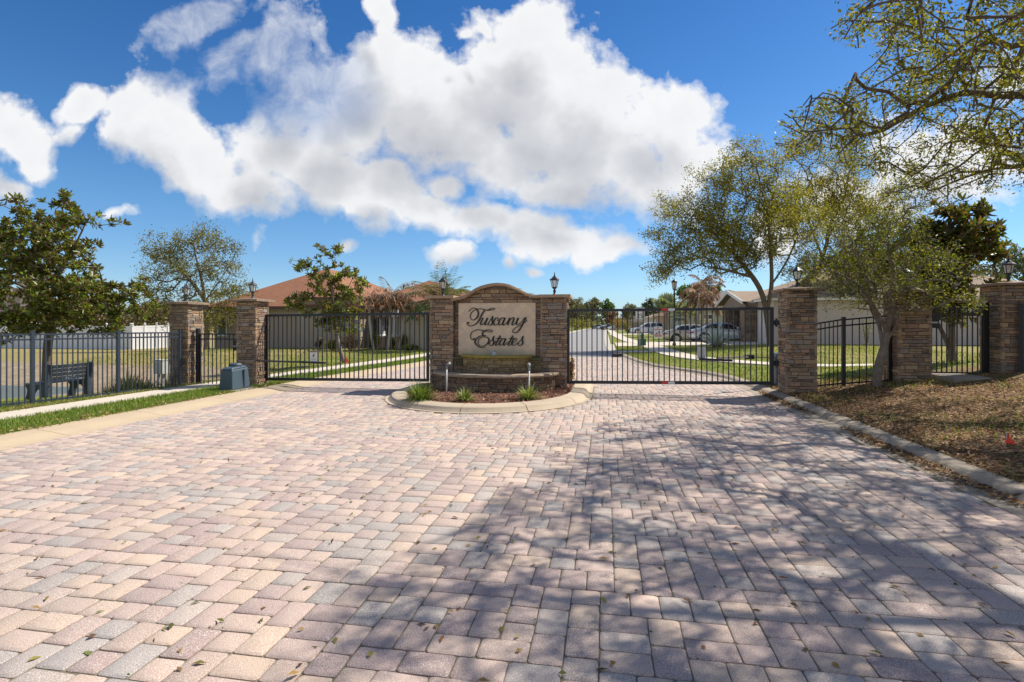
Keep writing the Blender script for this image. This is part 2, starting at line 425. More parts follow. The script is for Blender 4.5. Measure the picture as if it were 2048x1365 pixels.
m, nt, out = new_mat('ground_cover')
b = N(nt, 'ShaderNodeBsdfPrincipled'); b.inputs['Roughness'].default_value = .95; b.inputs['Specular IOR Level'].default_value = .15
pos = N(nt, 'ShaderNodeNewGeometry').outputs['Position']
at_ = N(nt, 'ShaderNodeAttribute', attribute_name='Col'); sp = N(nt, 'ShaderNodeSeparateColor'); L(nt, at_.outputs['Color'], sp.inputs[0])
nb, nm, nf = noise(nt, pos, .35, 4), noise(nt, pos, 2.2, 5, .65), noise(nt, pos, 38, 4, .7)
green = mixc(nt, ramp(nt, nm, [(.35, 0.), (.65, 1.)]), (.13,.18,.025), (.19,.215,.04))
dry = mixc(nt, ramp(nt, nf, [(.3, 0.), (.7, 1.)]), (.24,.20,.075), (.33,.27,.11))
f = mth(nt, 'ADD', mth(nt, 'MULTIPLY_ADD', nb, 1.5, -.75), mth(nt, 'MULTIPLY_ADD', nm, 1.2, -.6))
f = mth(nt, 'MULTIPLY', mth(nt, 'ADD', f, sp.outputs[2]), 1.5, clamp=True)
lawn = mixc(nt, f, green, dry)
sand = mixc(nt, ramp(nt, nm, [(.3, 0.), (.7, 1.)]), (.38,.30,.21), (.22,.165,.105))
g2 = mth(nt, 'MULTIPLY', mth(nt, 'SUBTRACT', mth(nt, 'ADD', sp.outputs[1], mth(nt, 'MULTIPLY_ADD', nm, .9, -.45)), .35), 3.5, clamp=True)
c = mixc(nt, g2, lawn, sand)
vor = N(nt, 'ShaderNodeTexVoronoi', feature='F1'); vor.inputs['Scale'].default_value = 34; L(nt, pos, vor.inputs['Vector'])
spv = N(nt, 'ShaderNodeSeparateColor'); L(nt, vor.outputs['Color'], spv.inputs[0])
lit = ramp(nt, spv.outputs[0], [(0, (.055,.032,.018)), (.3, (.17,.09,.045)), (.6, (.27,.16,.08)), (.85, (.37,.25,.145)), (1, (.10,.10,.03))])
lit = mixc(nt, ramp(nt, noise(nt, pos, .9, 4), [(.52, 0.), (.68, .75)]), lit, (.07,.09,.02))
c = mixc(nt, sp.outputs[0], c, lit)
vs = N(nt, 'ShaderNodeVectorMath', operation='SCALE'); L(nt, c, vs.inputs[0]); L(nt, mth(nt, 'MULTIPLY_ADD', nf, .7, .65), vs.inputs['Scale'])
L(nt, vs.outputs[0], b.inputs['Base Color'])
L(nt, bump(nt, nf, .6, .03), b.inputs['Normal']); L(nt, b.outputs[0], out.inputs[0])
ground = np_mesh('ground', np.stack([GX.ravel(), GY.ravel(), GZ.ravel()], 1), gf, m, cols=np.stack([zr.ravel(), zg.ravel(), zb.ravel()], 1), smooth=True)
struct(ground)

# ------------------------------------------------------------------ pond
mw, nt, out = new_mat('pond_water')
b = N(nt, 'ShaderNodeBsdfPrincipled'); b.inputs['Base Color'].default_value = (.10,.105,.06,1); b.inputs['Roughness'].default_value = .3; b.inputs['Specular IOR Level'].default_value = .2
pos = N(nt, 'ShaderNodeNewGeometry').outputs['Position']
L(nt, bump(nt, noise(nt, pos, 3.0, 3), .12, .05), b.inputs['Normal']); L(nt, b.outputs[0], out.inputs[0])
big = [(x, y) for x, y in POND]
mb = MB(); n = len(POND); mb.add([(x, y, WATER) for x, y in POND], [tuple(range(n))])
wo = struct(mb.build('pond_water', mw))
if wo.data.polygons[0].normal.z < 0: wo.data.flip_normals()

# ------------------------------------------------------------------ pavers: a two-size tumbled mix, every block its own bevelled top
U = .0765
def lay(width, height, seed):             # blocks of 2x2, 3x2 and 2x3 units laid at the lowest free place: no repeat anywhere
    r = random.Random(seed); top = [0]*width; own = [-i for i in range(width)]; out = []
    while True:
        y = min(top)
        if y >= height: return out
        x = top.index(y); n = 1
        while x+n < width and top[x+n] == y: n += 1
        if n < 2:                        # a one-unit slot cannot occur except at the edge
            top[x] = min(top[x-1] if x else 10**9, top[x+1] if x+1 < width else 10**9); continue
        o = [(3,2),(2,3),(2,2)]; o = [s for s in o if s[0] <= n and n-s[0] != 1]
        w = [{(3,2): .26, (2,3): .44, (2,2): .30}[s] for s in o]
        def nice(s):                     # bond: avoid running joints, level up with the neighbours so that longer blocks can bridge
            q = 1.0
            if x+s[0] < width and top[x+s[0]] == y and own[x+s[0]-1] != own[x+s[0]]: q *= .25
            t = y+s[1]
            if x and t == top[x-1]: q *= 2.2
            if x+s[0] < width and t == top[x+s[0]]: q *= 2.2
            return q
        s = r.choices(o, [a*nice(b_) for a, b_ in zip(w, o)])[0]
        for k in range(s[0]): top[x+k] = y+s[1]; own[x+k] = len(out)
        out.append((x, y)+s)
ISL = (-2.35, 11.0, 2.02, 2.42)          # island kerb: centre, half width, depth of the rounded front
def in_island(x, y, grow=0.0):
    e = ((x-ISL[0])/(ISL[2]+grow))**2+((y-ISL[1])/(ISL[3]+grow))**2
    return np.where(y < ISL[1], e < 1, (np.abs(x-ISL[0]) < ISL[2]+grow) & (y < 13.6+grow))
bl = [(-7.6+(y+h/2)*U, 1.15+(x+w/2)*U, h*U, w*U) for (x, y, w, h) in lay(308, 146, 5)]   # courses run across the drive
bl = np.array(bl)
ok = (bl[:,0] > lk(bl[:,1])-.06) & (bl[:,0] < rk(bl[:,1])+.03) & (bl[:,1] < 24.4) & (bl[:,1] > 1.25) & ~in_island(bl[:,0], bl[:,1], .05)
bl = bl[ok]; nb_ = len(bl)
# rounded-rectangle rings, 12 points each
def ring(hw, hh, r):
    pts = []
    for cx, cy, a0 in ((1,1,0),(-1,1,90),(-1,-1,180),(1,-1,270)):
        for a in (0, 45, 90):
            q = R(a0+a); pts.append((cx*(hw-r)+r*math.cos(q), cy*(hh-r)+r*math.sin(q)))
    return pts
V = np.zeros((nb_, 36, 3)); 
gap = .0022
for i, (x, y, w, h) in enumerate(bl):
    r1, r2, r3 = ring(w/2-gap, h/2-gap, .016), ring(w/2-gap-.0012, h/2-gap-.0012, .016), ring(w/2-gap-.010, h/2-gap-.010, .012)
    for k in range(12):
        V[i,k,:2] = r1[k]; V[i,k,2] = -.05
        V[i,12+k,:2] = r2[k]; V[i,12+k,2] = -.0055
        V[i,24+k,:2] = r3[k]; V[i,24+k,2] = 0
ang = rng.normal(0, .008, nb_); ca, sa = np.cos(ang), np.sin(ang)
tx_, ty_ = rng.normal(0, .006, nb_), rng.normal(0, .006, nb_)
V[:,:,:2] += rng.normal(0, .0010, (nb_, 36, 2))
x_, y_ = V[:,:,0].copy(), V[:,:,1].copy()
V[:,:,2] += x_*tx_[:,None]+y_*ty_[:,None]+rng.normal(0, .0012, nb_)[:,None]
V[:,:,0] = x_*ca[:,None]-y_*sa[:,None]+bl[:,0][:,None]; V[:,:,1] = x_*sa[:,None]+y_*ca[:,None]+bl[:,1][:,None]
pal = np.array([(.56,.43,.325),(.52,.395,.33),(.45,.335,.30),(.34,.245,.24),(.285,.285,.29),(.42,.375,.345),(.355,.335,.325)])
pal = pal*.84+pal.mean(0)*.16
pal = pal*np.array((.95,.885,.825))
pc = pal[rng.choice(7, nb_, p=[.13,.20,.22,.18,.11,.09,.07])]*rng.normal(1, .07, nb_)[:,None]
me = bpy.data.meshes.new('paver_driveway')
quads = []
for k in range(12):
    k2 = (k+1) % 12
    quads += [(k, k2, 12+k2, 12+k), (12+k, 12+k2, 24+k2, 24+k)]
quads = np.array(quads)
base = (np.arange(nb_)*36)
Q = (quads[None]+base[:,None,None]).reshape(-1, 4); T = (np.arange(24, 36)[None]+base[:,None])
me.vertices.add(nb_*36); me.vertices.foreach_set('co', V.reshape(-1,3).astype(np.float32).ravel())
nl = Q.size+T.size; me.loops.add(nl); me.loops.foreach_set('vertex_index', np.concatenate([Q.ravel(), T.ravel()]).astype(np.int32))
me.polygons.add(len(Q)+len(T))
me.polygons.foreach_set('loop_start', np.concatenate([np.arange(len(Q))*4, Q.size+np.arange(len(T))*12]).astype(np.int32))
me.update(calc_edges=True)
at = me.color_attributes.new('Col', 'FLOAT_COLOR', 'POINT')
ca4 = np.ones((nb_, 36, 4), np.float32); ca4[:,:,:3] = pc[:,None,:]; at.data.foreach_set('color', ca4.ravel())
m, nt, out = new_mat('paver_block')
b = N(nt, 'ShaderNodeBsdfPrincipled'); b.inputs['Roughness'].default_value = .85; b.inputs['Specular IOR Level'].default_value = .3
pos = N(nt, 'ShaderNodeNewGeometry').outputs['Position']
c = N(nt, 'ShaderNodeAttribute', attribute_name='Col').outputs['Color']
n1, n2, n3 = noise(nt, pos, 14, 6, .7), noise(nt, pos, 210, 3, .8), noise(nt, pos, .7, 4, .6)
c = mixc(nt, ramp(nt, n1, [(.35, 0.), (.75, .4)]), c, (.47,.39,.345))
c = mixc(nt, ramp(nt, n3, [(.42, 0.), (.7, .5)]), c, (.29,.245,.22))
c = mixc(nt, ramp(nt, n2, [(.52, 0.), (.66, .85)]), c, (.80,.76,.70))
c = mixc(nt, ramp(nt, n2, [(.30, .8), (.45, 0.)]), c, (.16,.14,.13))
L(nt, c, b.inputs['Base Color'])
h_ = mth(nt, 'ADD', mth(nt, 'MULTIPLY', n2, .5), n1)
L(nt, bump(nt, h_, .5, .006), b.inputs['Normal']); L(nt, b.outputs[0], out.inputs[0])
me.materials.append(m); me.shade_smooth()
try: me.set_sharp_from_angle(angle=R(40))
except Exception: pass
pav = bpy.data.objects.new('paver_driveway', me); col.objects.link(pav); struct(pav)
# joint sand under the blocks
mb = MB(); ys = np.arange(1.0, 24.6, .5)
for a, b_ in zip(ys[:-1], ys[1:]):
    mb.add([(lk(a)-.1, a, -.0095), (rk(a)+.1, a, -.0095), (rk(b_)+.1, b_, -.0095), (lk(b_)-.1, b_, -.0095)], [(0,1,2,3)])
struct(mb.build('paver_joint_sand', mat('joint_sand', (.20,.165,.12), .95, var=(1.5, .6, (.12,.12,.055)), fine=(120, .4))))
# plain apron under the camera and behind it
mb = MB().add([(-6.95,-30,-.004),(3.2,-30,-.004),(3.2,1.3,-.004),(-6.95,1.3,-.004)], [(0,1,2,3)])
m, nt, out = new_mat('paver_apron'); b = N(nt, 'ShaderNodeBsdfPrincipled'); b.inputs['Roughness'].default_value = .9
br = N(nt, 'ShaderNodeTexBrick'); br.inputs['Scale'].default_value = 1; br.inputs['Brick Width'].default_value = .23; br.inputs['Row Height'].default_value = .153; br.inputs['Mortar Size'].default_value = .004
br.inputs['Color1'].default_value = (.58,.46,.37,1); br.inputs['Color2'].default_value = (.40,.34,.32,1); br.inputs['Mortar'].default_value = (.13,.1,.08,1)
L(nt, N(nt, 'ShaderNodeNewGeometry').outputs['Position'], br.inputs['Vector']); L(nt, br.outputs[0], b.inputs['Base Color']); L(nt, b.outputs[0], out.inputs[0])
struct(mb.build('paver_apron', m))

# asphalt street beyond the pavers
mb = MB(); ys = list(np.arange(24.36, 40, 1.5))+list(np.arange(40, 262, 10))
for a, b_ in zip(ys[:-1], ys[1:]):
    mb.add([(lk(a)-.05, a, -.006), (rk(a)+.05, a, -.006), (rk(b_)+.05, b_, -.006), (lk(b_)-.05, b_, -.006)], [(0,1,2,3)])
struct(mb.build('street', mat('asphalt', (.25,.245,.24), .9, var=(.25, .5, (.31,.30,.29)), fine=(90, .25))))

# ------------------------------------------------------------------ kerbs, walks
conc_tan = mat('kerb_concrete', (.52,.41,.27), .85, var=(1.1, .55, (.40,.31,.21)), fine=(60, .18), bmp=(70, .25, .004))
conc_grey = mat('old_kerb_concrete', (.37,.31,.23), .88, var=(1.6, .8, (.22,.18,.135)), fine=(60, .2), bmp=(70, .3, .004))
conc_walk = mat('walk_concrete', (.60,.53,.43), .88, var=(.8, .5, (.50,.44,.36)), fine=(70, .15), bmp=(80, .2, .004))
def strip(name, ys, prof, m, sgn, edge, joints=1.7):
    """kerb: prof is (offset outwards, z) list; edge(y) its inner line; separate castings with open joints"""
    mb = MB(); segs = []
    y = ys[0]
    while y < ys[1]:
        y2 = min(y+joints*(.9+.2*random.random()), ys[1]); segs.append((y, y2)); y = y2
    for a, b_ in segs:
        sub = np.linspace(a+.004, b_-.004, 4)
        rings = [[(edge(q)+sgn*o, q, z) for o, z in prof] for q in sub]
        k = len(prof); vs = [p for r_ in rings for p in r_]; fs = []
        for i in range(3):
            for j in range(k-1):
                f = (i*k+j, i*k+j+1, (i+1)*k+j+1, (i+1)*k+j); fs.append(f if sgn < 0 else tuple(reversed(f)))
        fs.append(tuple(range(k)) if sgn > 0 else tuple(reversed(range(k))))
        e = 3*k; fs.append(tuple(e+j for j in reversed(range(k))) if sgn > 0 else tuple(e+j for j in range(k)))
        mb.add(vs, fs)
    return struct(mb.build(name, m))
MIAMI = [(-.02,-.10),(-.02,.004),(.10,.012),(.30,.045),(.52,.06),(.66,.058),(.68,.05),(.68,-.1)]
HIGH = [(-.02,-.10),(-.02,.004),(.18,.006),(.205,.012),(.255,.055),(.29,.07),(.42,.085),(.445,.075),(.445,-.1)]
strip('kerb', (1.0, 24.5), MIAMI, conc_tan, -1, lk)
strip('kerb', (0.5, 30), HIGH, conc_grey, 1, rk)
strip('kerb', (24.5, 220), MIAMI, mat('far_kerb', (.50,.45,.37), .9), -1, lk, 12)
strip('kerb', (30, 220), MIAMI, mat('far_kerb', (.50,.45,.37), .9), 1, rk, 12)

def walk(name, pts, w, m, dz=.02, th=.06, slab=1.5):
    """pavement following the ground, cut into slabs"""
    pts = [np.array(p, float) for p in pts]; mb = MB()
    P = spline([p[:2] for p in pts], 10); P = np.array(P)
    d = np.concatenate([[0], np.cumsum(np.linalg.norm(np.diff(P, axis=0), axis=1))])
    n = max(1, int(d[-1]/slab)); s = np.linspace(0, d[-1], n+1)
    q = lambda t: np.array([np.interp(t, d, P[:,0]), np.interp(t, d, P[:,1])])
    for a, b_ in zip(s[:-1], s[1:]):
        A, B = q(a+.004), q(b_-.004)
        ta, tb = q(min(a+.1, d[-1]))-q(max(a-.1, 0)), q(min(b_+.1, d[-1]))-q(max(b_-.1, 0))
        na = np.array([-ta[1], ta[0]])/np.linalg.norm(ta)*w/2; nb2 = np.array([-tb[1], tb[0]])/np.linalg.norm(tb)*w/2
        c = [A-na, B-nb2, B+nb2, A+na]
        za = max(hz(*A), hz(*(A+na)), hz(*(A-na)))+dz; zb = max(hz(*B), hz(*(B+nb2)), hz(*(B-nb2)))+dz
        z = [za, zb, zb, za]
        p = [(x, y, zz-th-.1) for (x, y), zz in zip(c, z)]+[(x, y, zz) for (x, y), zz in zip(c, z)]
        if np.cross(c[1]-c[0], c[2]-c[0]) < 0: p = [p[3],p[2],p[1],p[0],p[7],p[6],p[5],p[4]]
        mb.hexa(p)
    return struct(mb.build(name, m))
walk('pavement', [(-9.1,0),(-9.1,5),(-9.1,9),(-9.05,12),(-8.9,15),(-8.55,19),(-8.3,24),(-8.2,40),(-8.2,120)], .82, conc_walk)
walk('pavement', [(.9,210),(1.35,86),(1.9,50),(2.75,36.6),(3.0,27),(3.3,23.7),(3.75,21.8),(4.5,20.3),(5.4,19),(6.4,18.2),(7.7,17.4),(9.0,16.7),(11,16.2),(14,16)], 1.2, conc_walk)
# slab at the right pedestrian gate
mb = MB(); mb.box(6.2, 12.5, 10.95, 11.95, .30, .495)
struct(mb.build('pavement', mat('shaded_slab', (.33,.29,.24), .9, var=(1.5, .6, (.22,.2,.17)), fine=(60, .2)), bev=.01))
# driveways on the right
for (a, b_, x0, x1) in ((34.6, 41.5, .7, 10.4), (27.3, 28.6, .75, 2.5), (72, 80, .6, 12), (128, 135, .6, 11), (150, 157, .6, 11)):
    mb = MB(); xs = np.linspace(x0, x1, 7)
    for u, v in zip(xs[:-1], xs[1:]):
        zu, zv = max(hz(u, a), .06)+.035, max(hz(v, a), .06)+.035
        mb.hexa([(u+.004,a,zu-.2),(v-.004,a,zv-.2),(v-.004,b_,zv-.2),(u+.004,b_,zu-.2),(u+.004,a,zu),(v-.004,a,zv),(v-.004,b_,zv),(u+.004,b_,zu)])
    struct(mb.build('driveway_slab', conc_walk))

# ------------------------------------------------------------------ island: kerb ring and bed
def isl_pt(t, g):                        # t in 0..1 around the visible outline from back right over the front to back left
    n1 = 2.6; half = math.pi*1.0
    if t < .15: return (ISL[0]+ISL[2]+g, 13.4-(13.4-ISL[1])*t/.15)
    if t > .85: return (ISL[0]-ISL[2]-g, ISL[1]+(13.4-ISL[1])*(t-.85)/.15)
    a = -(t-.15)/.7*half
    return (ISL[0]+(ISL[2]+g)*math.cos(a), ISL[1]+(ISL[3]+g)*math.sin(a))
mb = MB(); prof = [(.06,-.1),(.06,.012),(.0,.014),(-.04,.05),(-.07,.085),(-.12,.10),(-.34,.115),(-.37,.10),(-.37,-.1)]
ts = np.linspace(0, 1, 9)
for a, b_ in zip(ts[:-1], ts[1:]):
    sub = np.linspace(a+.0008, b_-.0008, 9); k = len(prof)
    vs = [(*isl_pt(t, o), z) for t in sub for o, z in prof]; fs = []
    for i in range(8):
        for j in range(k-1): fs.append((i*k+j, (i+1)*k+j, (i+1)*k+j+1, i*k+j+1))
    fs += [tuple(range(k)), tuple(8*k+j for j in reversed(range(k)))]
    mb.add(vs, fs)
struct(mb.build('island_kerb', mat('island_concrete', (.50,.405,.29), .85, var=(1.4, .6, (.38,.31,.23)), fine=(60, .18), bmp=(70, .25, .004)), smooth=False))
poly = [isl_pt(t, -.3) for t in np.linspace(0, 1, 60)]
mb = MB(); c0 = (ISL[0], 11.5); n = len(poly)
mb.add([(*c0, .12)]+[(x, y, .085) for x, y in poly], [(0, i+2, i+1) for i in range(n-1)])
struct(mb.build('island_bed', mat('mulch_soil', (.15,.07,.042), .95, var=(6, .7, (.07,.035,.022)), fine=(45, .5), bmp=(40, .8, .02))))
# ------------------------------------------------------------------ ledge stone, pillars, entrance wall with fountain
STONES = [(.34,.20,.135),(.22,.20,.185),(.36,.245,.145),(.30,.19,.115),(.25,.165,.11),(.20,.135,.10),(.155,.12,.10),(.29,.225,.165),(.24,.20,.165),(.40,.29,.18),(.125,.095,.08)]
def stone_mat(name, gain=1.0, moss=None):
    m, nt, out = new_mat(name)
    b = N(nt, 'ShaderNodeBsdfPrincipled'); b.inputs['Roughness'].default_value = .85; b.inputs['Specular IOR Level'].default_value = .25
    pos = N(nt, 'ShaderNodeNewGeometry').outputs['Position']
    c = N(nt, 'ShaderNodeAttribute', attribute_name='Col').outputs['Color']
    mp = N(nt, 'ShaderNodeMapping'); mp.inputs['Scale'].default_value = (1,1,3.5); L(nt, pos, mp.inputs['Vector'])
    n1, n2 = noise(nt, mp.outputs[0], 11, 6, .7), noise(nt, pos, 45, 5, .75)
    c = mixc(nt, ramp(nt, n1, [(.38, 0.), (.72, .6)]), c, (.42,.31,.21))
    c = mixc(nt, ramp(nt, n1, [(.25, .75), (.45, 0.)]), c, (.09,.06,.045))
    v = N(nt, 'ShaderNodeVectorMath', operation='SCALE'); L(nt, c, v.inputs[0]); L(nt, mth(nt, 'MULTIPLY_ADD', n2, .9*gain, .55*gain), v.inputs['Scale']); c = v.outputs[0]
    if moss:
        sx = N(nt, 'ShaderNodeSeparateXYZ'); L(nt, pos, sx.inputs[0])
        f = mth(nt, 'ADD', mth(nt, 'MULTIPLY', mth(nt, 'SUBTRACT', sx.outputs[2], moss[0]), moss[1]), mth(nt, 'MULTIPLY_ADD', n1, 2.4, -1.2))
        c = mixc(nt, mth(nt, 'MULTIPLY', f, .8, clamp=True), c, moss[2])
    L(nt, c, b.inputs['Base Color'])
    L(nt, bump(nt, mth(nt, 'ADD', n1, mth(nt, 'MULTIPLY', n2, .6)), .9, .02), b.inputs['Normal']); L(nt, b.outputs[0], out.inputs[0])
    return m
ST = stone_mat('ledge_stone')
def stones(mb, fn, s0, s1, z0, z1, top=None, jut=.028, hmin=.048, hmax=.098, lmin=.12, lmax=.40, pal=STONES, gain=1.0):
    """rows of stone; fn(s, z, out) -> world point"""
    z = z0
    while z < z1-.01:
        h = random.uniform(hmin, hmax)
        if z+h > z1-.025: h = z1-z
        s = s0; first = True
        while s < s1-.004:
            l = random.uniform(lmin, lmax)*(random.uniform(.3, .9) if first else 1); first = False
            if s+l > s1-.07: l = s1-s
            o = random.uniform(.006, jut); g = .0025
            a, b_, c, d = s+g, s+l-g, z+g, z+h-g
            dl = dr = d
            if top:
                dl, dr = min(d, top(a)), min(d, top(b_))
                if max(dl, dr) < c+.008: s += l; continue
                dl, dr = max(dl, c+.004), max(dr, c+.004)
            k = random.choice(pal); q = random.uniform(.85, 1.4)*gain; mb.k = tuple(v*q for v in k)
            split = random.random() < .30 and h > .055 and not top
            parts = [(c, (c+d)/2-g, (c+d)/2-g), ((c+d)/2+g, dl, dr)] if split else [(c, dl, dr)]
            for (zb, zl, zr) in parts:
                if split: o = random.uniform(.006, jut); k = random.choice(pal); mb.k = tuple(v*q for v in k)
                e = .004; jt = [random.uniform(-.004, .004) for _ in range(4)]
                mb.hexa([fn(a, zb, -.03), fn(b_, zb, -.03), fn(b_-e, zb+e, o+jt[0]), fn(a+e, zb+e, o+jt[1]),
                         fn(a, zl, -.03), fn(b_, zr, -.03), fn(b_-e, zr-e, o+jt[2]), fn(a+e, zl-e, o+jt[3])])
            s += l
        z += h
    mb.k = (1,1,1)
def flip_fix(o):
    import bmesh
    bm = bmesh.new(); bm.from_mesh(o.data); bmesh.ops.recalc_face_normals(bm, faces=bm.faces[:]); bm.to_mesh(o.data); bm.free(); return o
cap_m = mat('cap_stone', (.30,.215,.145), .8, var=(5, .7, (.17,.12,.085)), fine=(60, .25), bmp=(25, .6, .01))
grout = (.055,.042,.035)

def pillar(label, x, y, w, z0, z1, group, over=.10):
    t = thing('stone_pillar', label, 'pillar', (x+w/2, y+w/2, z0), group=group)
    o = t.location
    mb = MB(); mb.k = grout; q = .022
    mb.box(x+q, x+w-q, y+q, y+w-q, z0-.25, z1)
    for fn in (lambda s, z, d: (x+s, y+q-d, z), lambda s, z, d: (x+w-q+d, y+s, z), lambda s, z, d: (x+w-s, y+w-q+d, z), lambda s, z, d: (x+q-d, y+w-s, z)):
        stones(mb, fn, 0, w, z0-.12, z1)
    flip_fix(mb.build('shaft', ST, t, o, colors=True))
    mb = MB(); n = 7                     # cap: rough flagstone slab, slightly domed
    a, b_ = -over, w+over; rim = []
    for (p, r) in (((a,a),(b_,a)),((b_,a),(b_,b_)),((b_,b_),(a,b_)),((a,b_),(a,a))):
        for i in range(n):
            u = i/n; rim.append((x+p[0]+(r[0]-p[0])*u+random.uniform(-.008,.008), y+p[1]+(r[1]-p[1])*u+random.uniform(-.008,.008)))
    k = len(rim); th = .052
    vs = [(cx, cy, z1+.001+random.uniform(0,.006)) for cx, cy in rim]+[(cx, cy, z1+th+random.uniform(-.005,.004)) for cx, cy in rim]
    vs += [(x+w/2+(cx-x-w/2)*.55, y+w/2+(cy-y-w/2)*.55, z1+th+.022) for cx, cy in rim]
    fs = [tuple(reversed(range(k))), tuple(range(2*k, 3*k))]+[(i,(i+1)%k,k+(i+1)%k,k+i) for i in range(k)]+[(k+i,k+(i+1)%k,2*k+(i+1)%k,2*k+i) for i in range(k)]
    mb.add(vs, fs); mb.build('cap', cap_m, t, o)
    return t, z1+th+.022
G = 'ledge stone pillars of the entrance'
PW = .5
zL = 1.99
p1, z1L = pillar('stone pillar by the grey gate motor box, left post of the big left gate', -8.40, 11.2, PW, 0, 1.985, G)
p2, z2L = pillar('leftmost stone pillar, where the grey picket fence ends', -10.16, 11.2, PW, 0, 1.93, G)
pA, zA = pillar('stone pillar right of the wide gate, standing beside the kerb', 3.55, 11.5, .57, .04, 2.12, G)
pB, zB = pillar('stone pillar half hidden behind the pale multi-trunk tree', 5.55, 11.5, .59, .26, 2.06, G)
pC, zC = pillar('rightmost stone pillar, at the right of the pedestrian gate with lamp in the open', 7.27, 11.45, .62, .40, 2.18, G)

# ---------- entrance wall
MF = 11.5                                # front of the end piers
MX = lambda px: atY(px, 650, MF).x
wall = thing('entrance_wall', 'curved-top stone entrance wall with lettered panel and two fountain basins', 'entrance wall', (-2.4, 11.8, 0))
wo_ = wall.location
xa, xb, xc, xd = MX(859), MX(906), MX(1080), MX(1134)
zcapL, zcapR = atY(880, 594, MF).z, atY(1110, 589, MF).z
zc = (zcapL+zcapR)/2-.055
mb = MB(); mb.k = grout; q = .022
for u, v in ((xa, xb), (xc, xd)):
    mb.k = grout; mb.box(u+q, v-q, MF+q, MF+.62, -.1, zc)
    stones(mb, lambda s, z, d: (s, MF+q-d, z), u, v, -.05, zc)
    stones(mb, lambda s, z, d: (v-q+d, MF+s, z), 0, .64, -.05, zc)
    stones(mb, lambda s, z, d: (u+q-d, MF+s, z), 0, .64, -.05, zc)
    stones(mb, lambda s, z, d: (s, MF+.62+d, z), u, v, -.05, zc)
flip_fix(mb.build('pier', ST, wall, wo_, colors=True))
# middle wall with arched head
ARCH = [(906,597),(925,593.5),(938,588),(955,577),(975,570),(997,567),(1018,569.5),(1036,577),(1054,586),(1068,590),(1080,591)]
MB_ = MF+.14
ax = [atY(p, 650, MB_).x for p, _ in ARCH]; az = [atY(p, y_, MB_).z-.07 for p, y_ in ARCH]
sp = np.array(spline(list(zip(ax, az)), 5))
topz = lambda s: float(np.interp(s, sp[:,0], sp[:,1]))
mb = MB(); mb.k = grout
mb.plate([(xb-.02,-.1),(xc+.02,-.1)]+[(float(a), float(b)-.004) for a, b in sp[::-1]], MB_+q, MB_+.40)
stones(mb, lambda s, z, d: (s, MB_+q-d, z), xb, xc, .0, max(az), top=topz)
stones(mb, lambda s, z, d: (s, MB_+.40+d, z), xb, xc, .0, max(az), top=topz)
flip_fix(mb.build('centre_wall', ST, wall, wo_, colors=True))
mc = mat('wall_coping', (.44,.31,.20), .8, var=(4, .6, (.29,.20,.13)), fine=(60, .2), bmp=(30, .4, .008))
mb = MB(); k = len(sp); e = .075
vs = []
for (x, z) in sp:
    vs += [(x, MF-.0, z+.001), (x, MF-.02, z+.035), (x, MF+.0, z+.07), (x, MF+.58, z+.07), (x, MF+.6, z+.035), (x, MF+.58, z+.001)]
fs = []
for i in range(k-1):
    for j in range(6):
        j2 = (j+1) % 6; fs.append((i*6+j, i*6+j2, (i+1)*6+j2, (i+1)*6+j))
fs += [tuple(range(6)), tuple((k-1)*6+j for j in reversed(range(6)))]
mb.add(vs, fs)
for u, v, zz in ((xa-.075, xb+.03, zcapL), (xc-.03, xd+.075, zcapR)):
    mb.box(u, v, MF-.075, MF+.70, zc+.001, zc+.065)
flip_fix(mb.build('coping', mc, wall, wo_))
# lettered panel of diagonal travertine tiles
PY = MB_-.035
pl, pr = atY(917, 650, PY).x, atY(1071, 650, PY).x
pt, pb = atY(994, 606.5, PY).z, atY(994, 712, PY).z
mb = MB(); mb.box(pl, pr, PY, PY+.06, pb, pt)
m, nt, out = new_mat('travertine_tiles')
b = N(nt, 'ShaderNodeBsdfPrincipled'); b.inputs['Roughness'].default_value = .6
pos = N(nt, 'ShaderNodeNewGeometry').outputs['Position']
mp = N(nt, 'ShaderNodeMapping'); mp.inputs['Rotation'].default_value = (R(90), 0, 0); L(nt, pos, mp.inputs['Vector'])
mp2 = N(nt, 'ShaderNodeMapping'); mp2.inputs['Rotation'].default_value = (0, 0, R(45)); L(nt, mp.outputs[0], mp2.inputs['Vector'])
br = N(nt, 'ShaderNodeTexBrick', offset=0.0); br.inputs['Scale'].default_value = 1; br.inputs['Brick Width'].default_value = .155; br.inputs['Row Height'].default_value = .155
br.inputs['Mortar Size'].default_value = .0022; br.inputs['Bias'].default_value = 0
br.inputs['Color1'].default_value = (.80,.62,.42,1); br.inputs['Color2'].default_value = (.68,.52,.375,1); br.inputs['Mortar'].default_value = (.45,.34,.25,1)
L(nt, mp2.outputs[0], br.inputs['Vector'])
c = mixc(nt, ramp(nt, noise(nt, pos, 9, 6, .65), [(.35, 0.), (.7, .6)]), br.outputs[0], (.56,.45,.33))
sx = N(nt, 'ShaderNodeSeparateXYZ'); L(nt, pos, sx.inputs[0])
wet = mth(nt, 'ADD', mth(nt, 'MULTIPLY', mth(nt, 'SUBTRACT', pb+.20, sx.outputs[2]), 5.0), mth(nt, 'MULTIPLY_ADD', noise(nt, pos, 4, 4), 1.6, -.8))
c = mixc(nt, mth(nt, 'MULTIPLY', wet, .6, clamp=True), c, (.27,.25,.17))
L(nt, c, b.inputs['Base Color']); L(nt, bump(nt, noise(nt, pos, 30, 4), .2, .004), b.inputs['Normal']); L(nt, b.outputs[0], out.inputs[0])
panel = mb.build('lettered_panel', m, wall, wo_)
